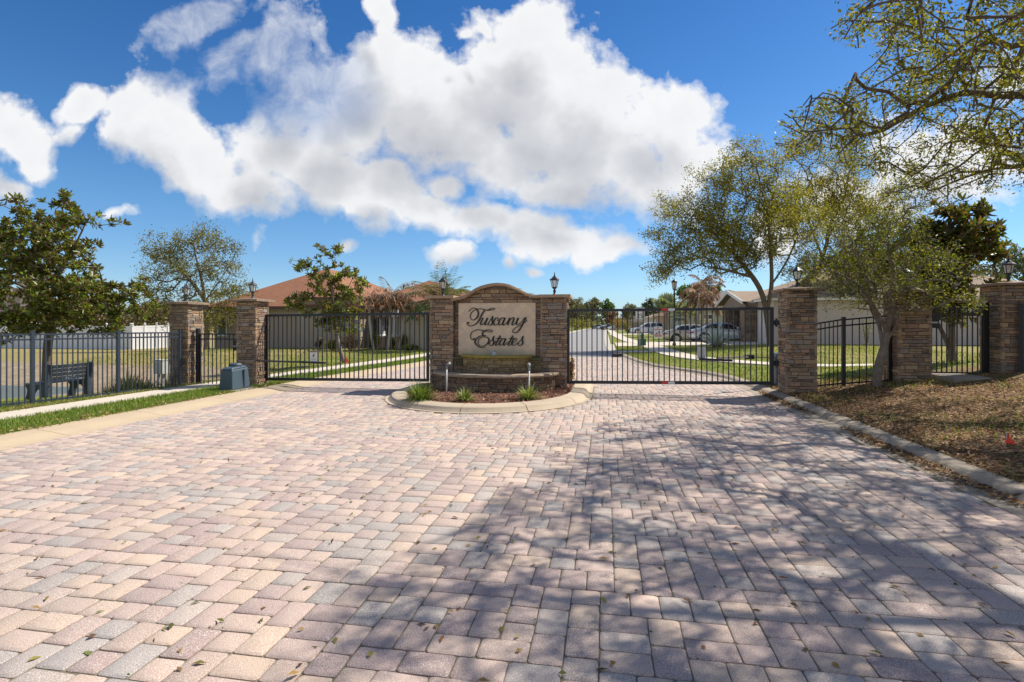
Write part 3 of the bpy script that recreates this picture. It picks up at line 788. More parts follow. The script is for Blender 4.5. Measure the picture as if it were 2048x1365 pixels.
# script lettering, each stroke a swept pen line with its own width
STROKES = [
 [(350,412),(385,365),(430,342),(480,350),(518,390),(530,450),(510,510),(465,555),(420,562),(388,535),(378,490),(400,430),(450,385),(510,362),(570,355),(640,370),(700,383),(760,381),(815,370),(838,354),(818,342),(770,348),(725,368),(680,388)],
 [(648,380),(612,430),(582,490),(552,550),(512,610),(462,650),(400,672),(350,664),(320,635),(325,608),(345,612)],
 [(615,525),(590,580),(570,630),(582,655),(610,645),(660,590),(700,525)],[(703,522),(665,610),(652,645),(668,656),(700,640)],
 [(700,640),(765,550),(800,488)],[(797,500),(785,555),(793,605),(778,648),(742,660),(712,645),(718,622)],
 [(885,565),(905,540),(885,520),(845,540),(815,600),(823,648),(860,658),(915,615)],
 [(1012,545),(985,521),(940,548),(910,610),(918,652),(950,650),(1000,592),(1028,524)],[(1028,522),(990,610),(985,650),(1010,655),(1068,600),(1115,524)],
 [(1115,524),(1095,590),(1072,656)],[(1082,630),(1135,545),(1175,520),(1190,545),(1165,612),(1160,650),(1185,654),(1232,600),(1272,522)],
 [(1275,522),(1243,605),(1245,648),(1280,643),(1340,590),(1395,515)],[(1420,515),(1365,620),(1312,720),(1262,780),(1207,803),(1172,790),(1177,750),(1230,700),(1330,650),(1400,602),(1440,568)],
 [(455,908),(432,932),(398,915),(383,862),(402,800),(450,762),(520,745),(590,753),(640,768),(700,775),(760,787),(788,776),(772,752),(720,743),(662,757),(622,785),(606,825),(625,850),(675,852)],
 [(650,855),(565,862),(500,908),(468,970),(490,1022),(540,1060),(600,1078),(660,1066)],
 [(640,876),(700,888),(727,930),(708,990),(650,1038),(585,1048),(535,1020),(528,960),(560,902),(620,876),(650,876)],
 [(715,1010),(785,925),(825,858)],[(818,872),(805,930),(815,978),(800,1024),(760,1036),(725,1015),(735,995)],
 [(800,1024),(860,950)],[(938,853),(895,940),(852,1018),(868,1036),(912,1003),(930,980)],[(862,910),(915,908),(968,904)],
 [(1035,925),(1005,906),(955,935),(925,990),(935,1030),(965,1026),(1015,970),(1043,906)],[(1043,908),(1005,990),(1003,1028),(1025,1030),(1085,960)],
 [(1172,853),(1130,940),(1087,1015),(1105,1036),(1148,1005)],[(1095,910),(1148,908),(1202,904)],
 [(1150,1000),(1215,965),(1246,928),(1228,904),(1185,928),(1155,985),(1165,1028),(1210,1026),(1262,985)],
 [(1258,1003),(1330,922),(1372,855)],[(1362,868),(1346,930),(1358,980),(1340,1022),(1297,1036),(1265,1014),(1275,995)],
]
DOTS = [(345,616,17),(452,912,17),(720,620,12),(888,570,12),(738,992,12),(1278,992,12)]
mb = MB()
def LP(x, y, dep):
    p = atY(900+x/9.309, 580+y/9.309, PY); return (p.x, PY-dep, p.z)
for st in STROKES:
    P = np.array(spline(st, 6)); n = len(P)
    d = np.gradient(P, axis=0); ln = np.maximum(np.hypot(d[:,0], d[:,1]), 1e-6); d = d/ln[:,None]
    wd = 12+19*np.clip(d[:,1], 0, 1)**1.5
    wd = np.convolve(np.pad(wd, 2, mode='edge'), np.ones(5)/5, 'valid')
    nrm = np.stack([-d[:,1], d[:,0]], 1)
    Lf, Rt = P+nrm*wd[:,None]/2, P-nrm*wd[:,None]/2
    vs = []; fs = []
    for i in range(n):
        vs += [LP(*Lf[i], .003), LP(*Rt[i], .003), LP(*Rt[i], .022), LP(*Lf[i], .022)]
    for i in range(n-1):
        for j in range(4): fs.append((i*4+j, i*4+(j+1)%4, (i+1)*4+(j+1)%4, (i+1)*4+j))
    fs += [(0,1,2,3), tuple((n-1)*4+j for j in (3,2,1,0))]
    mb.add(vs, fs)
for (x, y, r) in DOTS:
    k = 12; vs = [LP(x+r*math.cos(2*math.pi*i/k), y+r*math.sin(2*math.pi*i/k), dp) for dp in (.003, .024) for i in range(k)]
    mb.add(vs, [tuple(range(k)), tuple(range(k, 2*k))]+[(i,(i+1)%k,k+(i+1)%k,k+i) for i in range(k)])
lt = flip_fix(mb.build('lettering', mat('letter_metal', (.012,.012,.014), .35), wall, wo_)); lt.parent = panel
# basins
def arc_basin(name, cx, half, y_back, dep, z0, z1, m_wall, gain, rim, rim_m, rim_th, inner_z=None, water_m=None, under=None):
    """half-elliptic basin in front of the wall"""
    def P(s, g=0.0):
        a = math.pi*s; return (cx-(half+g)*math.cos(a), y_back-(dep+g)*math.sin(a))
    mb = MB(); mb.k = grout
    ss = np.linspace(0, 1, 33)
    outer = [P(s, -.03) for s in ss]; inner = [P(s, -.17) for s in ss]; n = 33
    vs = [(*p, z0) for p in outer]+[(*p, z1) for p in outer]+[(*p, z0) for p in inner]+[(*p, z1) for p in inner]
    mb.add(vs, [(i,i+1,n+i+1,n+i) for i in range(n-1)]+[(2*n+i,3*n+i,3*n+i+1,2*n+i+1) for i in range(n-1)]+[(n+i,n+i+1,3*n+i+1,3*n+i) for i in range(n-1)])
    arc = math.pi*math.sqrt((half**2+dep**2)/2)
    def fn(s, z, d):
        q_ = P(s/arc, -.03); a = math.pi*s/arc
        nx_, ny_ = -math.cos(a)/half, -math.sin(a)/dep; l = math.hypot(nx_, ny_); return (q_[0]+nx_/l*d, q_[1]+ny_/l*d, z)
    stones(mb, fn, 0, arc, z0, z1, lmin=.08, lmax=.24, gain=gain)
    o = flip_fix(mb.build(name, m_wall, wall, wo_, colors=True))
    mb = MB(); rp = [(.0,-.001),(rim,.0),(rim+.012,rim_th*.5),(rim-.005,rim_th),(-.24,rim_th),(-.25,.0)]
    k = len(rp); vs = []
    for s in np.linspace(0, 1, 41):
        jit = random.uniform(-.007, .007)
        for o_, z in rp: vs.append((*P(s, o_+(jit if o_ > 0 else 0)), z1+.002+z+random.uniform(-.003,.003)))
    fs = [(i*k+j, (i+1)*k+j, (i+1)*k+(j+1)%k, i*k+(j+1)%k) for i in range(40) for j in range(k)]+[tuple(range(k)), tuple(40*k+j for j in range(k))]
    mb.add(vs, fs); r = flip_fix(mb.build('rim', rim_m, wall, wo_, smooth=False)); r.parent = o
    if water_m:
        pts = [P(s, -.16) for s in np.linspace(0, 1, 30)]
        mb = MB(); mb.add([(*p, inner_z) for p in pts], [tuple(reversed(range(30)))])
        w = flip_fix(mb.build('water', water_m, wall, wo_)); w.parent = o
    return o
bw = mat('basin_water', (.05,.06,.03), .05)
yw = mat('algae_water', (.42,.31,.03), .12, var=(5, .5, (.25,.22,.04)))
lowx = (atY(866, 650, 11.3).x+atY(1115, 650, 11.3).x)/2; lowh = (atY(1115, 650, 11.3).x-atY(866, 650, 11.3).x)/2
arc_basin('lower_basin', lowx, lowh-.03, MF-.0, .97, -.02, .385, stone_mat('basin_stone', .85), .8, .045,
          mat('basin_rim', (.40,.315,.225), .8, var=(3, .7, (.25,.18,.11)), fine=(60, .2), bmp=(25, .5, .008)), .062, .36, bw)
upx = (atY(916, 650, 11.3).x+atY(1062, 650, 11.3).x)/2; uph = (atY(1062, 650, 11.3).x-atY(916, 650, 11.3).x)/2
arc_basin('upper_basin', upx, uph, MB_+.0, .52, .30, .745, stone_mat('mossy_stone', 1.05, (.36, 2.2, (.34,.245,.075))), 1.0, .02,
          mat('mossy_rim', (.30,.235,.07), .7, var=(6, .8, (.45,.33,.03)), fine=(60, .3), bmp=(30, .5, .008)), .05, .782, yw)
mb = MB()                                # square shoulders beside the upper basin
for u, v in ((atY(907,650,MF).x, upx-uph+.06), (upx+uph-.06, atY(1084,650,MF).x)):
    mb.k = grout; mb.box(u+q, v-q, MF-.02+q, MB_+.02, .3, .70)
    stones(mb, lambda s, z, d: (s, MF-.02+q-d, z), u, v, .30, .70)
    mb.k = (.22,.20,.12); mb.box(u-.0, v+.0, MF-.05, MB_+.02, .702, .74)
mb.k = (1,1,1)
flip_fix(mb.build('shoulder', stone_mat('mossy_shoulder', .8, (.35, 2.0, (.10,.10,.03))), wall, wo_, colors=True))
# water jet
m, nt, out = new_mat('water_jet'); b = N(nt, 'ShaderNodeBsdfPrincipled'); b.inputs['Base Color'].default_value = (.75,.82,.88,1); b.inputs['Roughness'].default_value = .25; b.inputs['Alpha'].default_value = .7
L(nt, b.outputs[0], out.inputs[0])
mb = MB(); jx = atY(989, 700, 11.3).x
for k in range(7):
    a = k*.9; mb.tube([(jx, 11.3, .77), (jx+.012*math.cos(a), 11.3+.012*math.sin(a), .84), (jx+.02*math.cos(a), 11.3+.02*math.sin(a), .875+.01*(k % 3)), (jx+.036*math.cos(a), 11.3+.036*math.sin(a), .82), (jx+.045*math.cos(a), 11.3+.045*math.sin(a), .775)], [.012,.010,.011,.009,.008], 6)
mb.build('water_jet', m, wall, wo_, smooth=True)

# ---------- lanterns
iron = mat('black_iron', (.018,.018,.02), .42, fine=(80, .3))
iron_b = mat('faded_iron', (.055,.06,.075), .5, fine=(80, .3))
glass, nt, out = new_mat('lantern_glass')
b = N(nt, 'ShaderNodeBsdfPrincipled'); b.inputs['Base Color'].default_value = (.80,.80,.76,1); b.inputs['Roughness'].default_value = .15
tr = N(nt, 'ShaderNodeBsdfTransparent'); mx = N(nt, 'ShaderNodeMixShader'); mx.inputs[0].default_value = .55
L(nt, tr.outputs[0], mx.inputs[1]); L(nt, b.outputs[0], mx.inputs[2]); L(nt, mx.outputs[0], out.inputs[0])
def lantern(label, x, y, z, s=1.0, m=iron, rz=0.3, group='lanterns on the stone pillars and wall'):
    t = thing('lantern', label, 'lantern', (x, y, z), rz, group)
    h = lambda *p: [(r*s, zz*s) for r, zz in p]
    MB().lathe(h((.062,-.004),(.062,.012),(.035,.03),(.022,.05),(.03,.075),(.036,.095),(.02,.125),(.026,.14),(.045,.155),(.05,.165),(.03,.17)), n=12).build('stem', m, t, smooth=True)
    mb = MB()
    mb.lathe(h((.05,.165),(.062,.172),(.062,.182),(.04,.184)), n=6)
    for k in range(6):
        a = 2*math.pi*k/6
        mb.bar((.056*s*math.cos(a), .056*s*math.sin(a), .178*s), (.088*s*math.cos(a), .088*s*math.sin(a), .335*s), .010*s, .010*s)
    mb.lathe(h((.085,.330),(.100,.333),(.100,.345),(.08,.347)), n=6)
    mb.build('cage', m, t)
    MB().lathe(h((.05,.182),(.082,.334)), n=6).build('glass', glass, t)
    MB().lathe(h((.118,.343),(.105,.358),(.075,.378),(.05,.405),(.03,.418),(.022,.43),(.012,.433)), n=6).build('roof', m, t)
    MB().lathe(h((.012,.43),(.02,.442),(.012,.455),(.007,.475),(.010,.482),(.004,.515),(.001,.53)), n=8).build('finial', m, t, smooth=True)
    return t
lantern('lantern on the pillar beside the gate motor box', -8.15, 11.45, z1L, .95, iron_b)
lantern('lantern on the leftmost stone pillar, in front of the thin tree', -9.91, 11.45, z2L, .95, iron_b, .5)
lantern('lantern on the left end of the entrance wall', atY(886, 590, MF+.3).x, MF+.3, zc+.065, .98, iron, .2)
lantern('lantern on the right end of the entrance wall against the sky', atY(1109, 590, MF+.3).x, MF+.3, zc+.065, .98, iron, .1)
lantern('lantern on the pillar right of the wide gate', 3.84, 11.78, zA, 1, iron)
lantern('lantern half hidden in twigs above the pillar behind the pale tree', 5.84, 11.8, zB, 1, iron)
lantern('lantern on the rightmost pillar with a bare view of its glass', 7.58, 11.76, zC, 1, iron, .5)
# ---------- bed spotlights
def spot(label, px, py, top, dirx, h0=True):
    p = atz(px, py, .11); zt = atY(px, top, p.y).z
    t = thing('spotlight', label, 'spotlight', (p.x, p.y, .09), group='spotlights in the planted island')
    hgt_ = zt-.09
    MB().tube([(0,0,-.05),(0.004,0,hgt_-.1)], .014, 8).build('stake', mat('white_pipe', (.72,.70,.66), .5), t, smooth=True)
    mb = MB(); mb.lathe([(.02,hgt_-.12),(.024,hgt_-.11),(.024,hgt_-.07),(.015,hgt_-.06)], n=10)
    mb.tube([(0,0,hgt_-.07),(dirx*.02,.02,hgt_-.03),(dirx*.06,.06,hgt_)], [.022,.032,.034], 10)
    mb.build('lamp_head', mat('grey_fitting', (.20,.20,.20), .5), t, smooth=True)
spot('white pipe spotlight at the left of the fountain basin', 893, 787, 727, 1)
spot('white pipe spotlight behind the right hand grassy plant', 1058, 795, 729, -.2)
# ------------------------------------------------------------------ gates and fences
black = mat('black_gate_paint', (.016,.018,.024), .38, fine=(90, .3))
slate = mat('slate_fence_paint', (.030,.043,.068), .42, fine=(60, .3))
blackf = mat('black_fence_paint', (.010,.010,.011), .4)
red = mat('red_reflector', (.62,.012,.012), .35); white_r = mat('white_reflector', (.72,.72,.74), .35)
signw = mat('sign_white', (.70,.69,.66), .5, fine=(200, .06)); signr = mat('sign_red', (.45,.03,.03), .5); signk = mat('sign_black', (.015,.015,.015), .5)

def big_gate(label, px0, px1, tops, bots, n, hinge_left):
    a, b_ = atY(px0, 650, GATEY), atY(px1, 650, GATEY)
    t0, t1 = atY(px0, tops[0], GATEY).z, atY(px1, tops[1], GATEY).z
    o0, o1 = atY(px0, bots[0], GATEY).z, atY(px1, bots[1], GATEY).z
    hx = a.x if hinge_left else b_.x
    t = thing('drive_gate', label, 'gate', (hx, GATEY, 0), group='wide black drive gates'); o = t.location
    Z = lambda x, k: k[0]+(k[1]-k[0])*(x-a.x)/(b_.x-a.x)
    T, B = (t0, t1), (o0, o1); th = .05
    mb = MB()
    mb.bar((a.x, GATEY, t0-.025), (b_.x, GATEY, t1-.025), th, .055); mb.bar((a.x, GATEY, o0+.03), (b_.x, GATEY, o1+.03), th, .065)
    for x in (a.x+.028, b_.x-.028):
        w = .075 if (x < a.x+1) == hinge_left else .055
        mb.bar((x, GATEY-.001, Z(x, B)-.001), (x, GATEY-.001, Z(x, T)+.001), w, th+.004, up=(0,1,0))
    mb.build('frame', black, t, o, bev=.004)
    mb = MB()
    for k in range(1, n):
        x = a.x+(b_.x-a.x)*k/n
        mb.bar((x, GATEY, Z(x, B)+.04), (x, GATEY, Z(x, T)-.04), .021, .021, up=(0,1,0))
    mb.build('picket_panel', black, t, o)
    for z in (.28, .80):
        x = a.x if hinge_left else b_.x; sg = -1 if hinge_left else 1
        zz = Z(x, B)+(Z(x, T)-Z(x, B))*z
        mb = MB().box(*sorted((x, x+sg*.11)), GATEY-.035, GATEY+.035, zz-.05, zz+.05); mb.tube([(x+sg*.05, GATEY-.05, zz-.085), (x+sg*.05, GATEY-.05, zz+.085)], .022, 8)
        mb.build('hinge', blackf, t, o)
    return t, a, b_, Z, T, B
gl, la, lb, LZ, LT, LB = big_gate('wide black picket gate left of the entrance wall', 531, 858, (629.5, 625.5), (761, 763.5), 36, True)
gr, ra, rb, RZ, RT, RB = big_gate('wide black picket gate right of the entrance wall with red and white reflectors', 1134, 1546, (619.5, 615), (767.5, 769.5), 39, False)
def gate_x(px, Y=GATEY): return atY(px, 700, Y).x
F0 = GATEY-.028
for nm, m_, p0, p1 in (('red_reflector', red, 1322.5, 1336), ('white_reflector', white_r, 1336.2, 1349)):
    for Z_, K, dz in ((RZ, RT, -.025), (RZ, RB, .03)):
        x0, x1 = gate_x(p0), gate_x(p1)
        MB().hexa([(x0,F0-.004,Z_(x0,K)+dz-.024),(x1,F0-.004,Z_(x1,K)+dz-.024),(x1,F0-.0005,Z_(x1,K)+dz-.024),(x0,F0-.0005,Z_(x0,K)+dz-.024),
                   (x0,F0-.004,Z_(x0,K)+dz+.024),(x1,F0-.004,Z_(x1,K)+dz+.024),(x1,F0-.0005,Z_(x1,K)+dz+.024),(x0,F0-.0005,Z_(x0,K)+dz+.024)]).build(nm, m_, gr, gr.location)
# brackets for the openers
zl = atY(627, 724.5, GATEY).z
mb = MB().bar((gate_x(601), F0-.02, zl), (gate_x(653), F0-.02, zl-.015), .035, .045); mb.build('bracket', black, gl, gl.location)
zr = atY(1430, 719.5, GATEY).z
MB().bar((gate_x(1397), F0-.02, zr+.01), (gate_x(1464), F0-.02, zr-.015), .035, .045).build('bracket', black, gr, gr.location)

# signs hung on the gates
def plate(name, label, cat, px0, px1, py0, py1, Y, th=.004, group=None):
    a, b_ = atY(px0, py1, Y), atY(px1, py0, Y)
    t = thing(name, label, cat, ((a.x+b_.x)/2, Y, a.z), group=group)
    MB().box(a.x, b_.x, Y, Y+th, a.z, b_.z).build('plate', signw, t, t.location)
    W_, H_ = b_.x-a.x, b_.z-a.z
    def rect(mb, u0, u1, v0, v1): return mb.box(a.x+u0*W_, a.x+u1*W_, Y-.002, Y-.0004, a.z+v0*H_, a.z+v1*H_)
    return t, a, W_, H_, rect
Y1 = F0-.012
t, a, W_, H_, rect = plate('warning_sign', 'small white notice with a black hand symbol on the left gate', 'sign', 620, 634, 702, 723.5, Y1, group='small notices hung on the gates')
mb = MB(); rect(mb, .05, .95, .86, .97); mb.build('red_heading', mat('sign_brown_red', (.30,.09,.05), .5), t, t.location)
mb = MB(); rect(mb, .38, .58, .44, .56); rect(mb, .44, .52, .56, .66); rect(mb, .54, .62, .50, .74); mb.build('hand_symbol', signk, t, t.location)
mb = MB()
for v in (.14, .22, .30): rect(mb, .15, .85, v, v+.03)
mb.build('small_print', mat('sign_grey', (.35,.35,.35), .5), t, t.location)
t, a, W_, H_, rect = plate('warning_sign', 'small white notice with red lettering and black figures on the right gate', 'sign', 1307.5, 1324.5, 653.5, 676, Y1, group='small notices hung on the gates')
mb = MB()
for v, n in ((.70, 9), (.10, 8), (.20, 6)):
    mb = MB()
    for i in range(n):
        rect(mb, .08+.84*i/n, .08+.84*(i+.72)/n, v, v+.075)
    mb.build('red_lettering', signr, t, t.location)
mb = MB(); rect(mb, .22, .42, .33, .39); rect(mb, .30, .46, .36, .43); rect(mb, .38, .44, .40, .50); mb.build('figure', signk, t, t.location)
mb = MB(); rect(mb, .58, .68, .36, .56); rect(mb, .57, .65, .56, .64); rect(mb, .64, .74, .42, .48); rect(mb, .64, .70, .30, .38); mb.build('figure', signk, t, t.location)
rect(MB(), .42, .56, .84, .92).build('heading', signk, t, t.location)
t, a, W_, H_, rect = plate('notice_board', 'plain grey back of a tall notice above the right gate bracket', 'sign', 1394.5, 1411.5, 693.5, 717.5, GATEY+.03, .006, group='small notices hung on the gates')
for z0_ in (a.z-.004, a.z+H_-.006): MB().box(a.x-.004, a.x+W_+.004, GATEY+.026, GATEY+.04, z0_, z0_+.01).build('edge_strip', mat('sign_frame', (.25,.25,.25), .5), t, t.location)

# openers
boxm = mat('motor_box_plastic', (.05,.085,.115), .5, var=(3, .4, (.075,.11,.135)), fine=(40, .12))
t = thing('gate_motor', 'blue grey plastic gate motor box in front of the stone pillar', 'gate motor', (-8.0, 10.6, 0)); o = t.location
x0, x1, y0, y1, zt = -8.08, -7.75, 10.22, 10.82, .54
mb = MB().hexa([(x0,y0,.06),(x1,y0,.06),(x1,y1,.06),(x0,y1,.06),(x0+.02,y0+.03,zt-.05),(x1-.03,y0+.03,zt-.05),(x1-.03,y1-.05,zt-.02),(x0+.02,y1-.05,zt-.02)])
mb.hexa([(x0+.02,y0+.03,zt-.05),(x1-.03,y0+.03,zt-.05),(x1-.03,y1-.05,zt-.02),(x0+.02,y1-.05,zt-.02),(x0+.05,y0+.09,zt),(x1-.06,y0+.09,zt),(x1-.06,y1-.1,zt+.02),(x0+.05,y1-.1,zt+.02)])
flip_fix(mb.build('housing', boxm, t, o, bev=.03))
MB().lathe([(.12,.0),(.12,.045),(.105,.065),(.05,.075)], -7.92, 10.56, zt+.005, 20).build('lid', boxm, t, o, smooth=False)
mb = MB().box(x1-.012, x1+.008, y0+.36, y0+.40, .1, zt-.06)
mb.build('strap', mat('dark_plastic', (.03,.045,.06), .5), t, o)
MB().box(x0-.04, x1+.10, y0-.03, y1+.1, -.05, .06).build('pad', mat('grey_pad', (.33,.31,.28), .9, fine=(50, .2)), t, o)
arm = mat('arm_metal', (.05,.045,.045), .5)
mb = MB().bar((-7.92, 10.6, .66), (-7.80, 11.1, .64), .04, .03); mb.bar((-7.80, 11.08, .635), (gate_x(601), F0-.045, zl), .03, .04)
mb.build('arm', arm, t, o)
t = thing('gate_opener_arm', 'pale jointed gate opener arm behind the right gate', 'opener arm', (3.2, 12.6, .3)); o = t.location
A = atY(1434, 716.5, 11.75); J = atY(1499, 714, 12.6); E_ = atY(1552, 717, 13.1)
t.location = E_; o = t.location
pale = mat('galvanised_arm', (.42,.36,.30), .45, metal=.2)
MB().bar(A, J, .04, .045).build('forearm', pale, t, o); MB().bar(J, E_, .035, .03).build('rear_arm', pale, t, o)
j = MB().box(J.x-.10, J.x+.09, J.y-.06, J.y+.06, J.z-.05, J.z+.045); j.build('elbow', blackf, t, o, bev=.01)
mb = MB().box(E_.x-.05, E_.x+.4, E_.y-.2, E_.y+.25, hz(E_.x, E_.y)-.02, E_.z+.12); mb.build('motor_housing', boxm, t, o, bev=.03)

# ---------- picket fences
def picket_fence(name, label, cat, posts, tops, bots, n, m, second=.10, group=None, pw=.055, pk=.016, capz=.03, skip_post=()):
    """posts: list of (x, y); tops/bots: rail heights at each post"""
    t = thing(name, label, cat, (posts[0][0], posts[0][1], bots[0]), group=group); o = t.location
    rails = MB()
    for i, ((x, y), zt, zb) in enumerate(zip(posts, tops, bots)):
        if i in skip_post: continue
        d = Vector((posts[min(i+1, len(posts)-1)][0]-posts[max(i-1,0)][0], posts[min(i+1, len(posts)-1)][1]-posts[max(i-1,0)][1], 0)).normalized()
        mb = MB().bar((x, y, zb-.10), (x, y, zt+capz), pw, pw, up=d); mb.bar((x, y, zt+capz+.0005), (x, y, zt+capz+.012), pw+.008, pw+.008, up=d)
        mb.build('post', m, t, o, bev=.003)
    for i in range(len(posts)-1):
        A, B = Vector((*posts[i], 0)), Vector((*posts[i+1], 0)); d = (B-A).normalized(); A2, B2 = A+d*pw*.5, B-d*pw*.5
        def P(u, z0, z1): v = A2+(B2-A2)*u; return Vector((v.x, v.y, z0+(z1-z0)*u))
        for dz in (-.012, -second):
            rails.bar(P(0, tops[i]+dz, tops[i+1]+dz), P(1, tops[i]+dz, tops[i+1]+dz), .026, .03)
        rails.bar(P(0, bots[i], bots[i+1]), P(1, bots[i], bots[i+1]), .026, .03)
        k = n[i] if hasattr(n, '__len__') else n
        for j in range(1, k):
            u = j/k; rails.bar(P(u, bots[i], bots[i+1])+Vector((0,0,-.04)), P(u, tops[i], tops[i+1])-Vector((0,0,.02)), pk, pk, up=d)
    rails.build('picket_panel', m, t, o)
    return t
# left fence runs back from the sidewalk edge to the leftmost pillar
FPTS = [(-9.80,11.12),(-9.93,9.62),(-10.30,8.22),(-10.66,6.84),(-11.02,5.46),(-11.4,4.05)]
def zpx(px, py, x, y):
    d = -sT*x+cT*y; return HCAM-(py-HY)/FPX*d
fp = FPTS
tops, bots = [], []
for (x, y) in fp:
    d = -sT*x+cT*y; px = proj((x, y, 1))[0]
    tops.append(HCAM-(664.5+(360-px)*.012-HY)/FPX*d); bots.append(hz(x, y)+.07)
picket_fence('picket_fence', 'slate blue metal picket fence beside the left pavement', 'fence', fp, tops, bots, 16, slate, .105, 'metal picket fences', capz=.045, pw=.06, pk=.018)
# pedestrian gate on the left
def ped_gate(label, x0, x1, y, zt, zb, zsec, n, m, post_left, lock_right, zpost):
    t = thing('pedestrian_gate', label, 'gate', (x0, y, zb), group='narrow pedestrian gates'); o = t.location
    mb = MB()
    for z in (zt-.014, zsec, zb+.012): mb.box(x0, x1, y-.014, y+.014, z-.014, z+.014)
    for x in (x0+.012, x1-.012): mb.box(x-.014, x+.014, y-.0142, y+.0142, zb-.002, zt+.001)
    mb.build('frame', m, t, o)
    mb = MB()
    for k in range(1, n): x = x0+(x1-x0)*k/n; mb.box(x-.009, x+.009, y-.009, y+.009, zb+.01, zt-.01)
    mb.build('picket_panel', m, t, o)
    xp = x0-.05 if post_left else x1+.05
    mb = MB().box(xp-.038, xp+.038, y-.04, y+.04, zb-.12, zpost); mb.build('hinge_post', m, t, o, bev=.004)
    xl = x1-.10 if lock_right else x0+.10
    mb = MB().box(xl-.09, xl+.09, y-.07, y-.0145, zsec-.27, zsec-.02); lk_ = mb.build('lock_box', m, t, o, bev=.012)
    h = MB().box(xl-.07, xl+.05, y-.10, y-.071, zsec-.18, zsec-.15).build('lever', mat('steel', (.35,.35,.36), .35, metal=.8), t, o); h.parent = lk_
    return t
yg = 11.42
ped_gate('narrow black gate between the two left pillars', -9.52, -8.41, yg, atY(430,667.5,yg).z, atY(430,772,yg).z, atY(430,678.5,yg).z, 10, slate if 0 else black, True, True, atY(388,657,yg).z)
yg = 11.75
ped_gate('narrow black gate between the two rightmost pillars', 6.17, 7.14, yg, atY(1900,615,yg).z, atY(1900,747,yg).z, atY(1900,628.5,yg).z, 11, blackf, False, False, atY(1960,604,yg).z)
# short stepped fence between the gate pillar and the half hidden pillar
yf = 11.75
xs = [4.16, gate_x(1687, yf), 5.52]
picket_fence('picket_fence', 'short sloping black fence right of the wide gate pillar', 'fence', [(x, yf) for x in xs],
             [atY(1616,646.5,yf).z, atY(1687,638.5,yf).z, atY(1756,631,yf).z], [atY(1616,772,yf).z, atY(1687,767,yf).z, atY(1756,760.5,yf).z], [6, 6], blackf, .13, 'metal picket fences', skip_post=(0,), pw=.065)
ye = 11.40
picket_fence('picket_fence', 'black fence starting at the rightmost pillar and leaving the picture', 'fence', [(7.55, 11.40), (8.75, 10.6), (10.2, 9.6), (11.7, 8.6)], [1.80]*4, [.56]*4, [11]*3, blackf, .14, 'metal picket fences', pw=.07)

# ------------------------------------------------------------------ bench
def bench():
    bx, by = atd(138, 803, 12.5).xy; rz = R(95)
    z = hz(bx, by)-.03
    t = thing('park_bench', 'dark blue grey plastic bench seen from behind, facing the pond', 'bench', (bx, by, z), rz); t.scale = (.94,)*3
    bm_ = mat('bench_plastic', (.035,.045,.07), .55, var=(4, .4, (.06,.07,.095)), fine=(30, .2)); bl_ = mat('bench_slat', (.16,.19,.245), .6, var=(5, .4, (.20,.23,.28)), fine=(30, .2))
    Lb = 1.15                            # length along local x; back at y=0, seat runs to +y
    mb = MB()
    for k in range(3):
        y = .10+k*.145; mb.box(-Lb/2-.06, Lb/2+.06, y, y+.135, .42-.008*k*0, .455)
    mb.build('seat', bl_, t, bev=.008)
    mb = MB()
    for k in range(4):
        z0 = .49+k*.095; y = .03-.05*(z0-.45)/.4
        mb.hexa([(-Lb/2,y,z0),(Lb/2,y,z0),(Lb/2,y+.035,z0),(-Lb/2,y+.035,z0),(-Lb/2,y-.012,z0+.085),(Lb/2,y-.012,z0+.085),(Lb/2,y+.023,z0+.085),(-Lb/2,y+.023,z0+.085)])
    mb.build('backrest', bl_, t, bev=.006)
    for s in (-1, 1):
        x = s*(Lb/2-.02); mb = MB()
        side = [(-.06,0),(.06,0),(.085,.10),(.10,.2),(.14,.28),(.22,.33),(.32,.28),(.37,.2),(.39,.10),(.41,0),(.53,0),(.52,.08),(.48,.2),(.47,.3),(.53,.40),(.53,.418),(.10,.418),(.05,.5),(.02,.7),(.00,.86),(-.05,.885),(-.08,.86),(-.07,.7),(-.045,.45),(-.05,.2)]
        k = len(side); vs = [(x-.055, y, zz) for y, zz in side]+[(x+.055, y, zz) for y, zz in side]
        mb.add(vs, [tuple(range(k)), tuple(reversed(range(k, 2*k)))]+[(i,(i+1)%k,k+(i+1)%k,k+i) for i in range(k)])
        flip_fix(mb.build('end_frame', bm_, t))
bench()

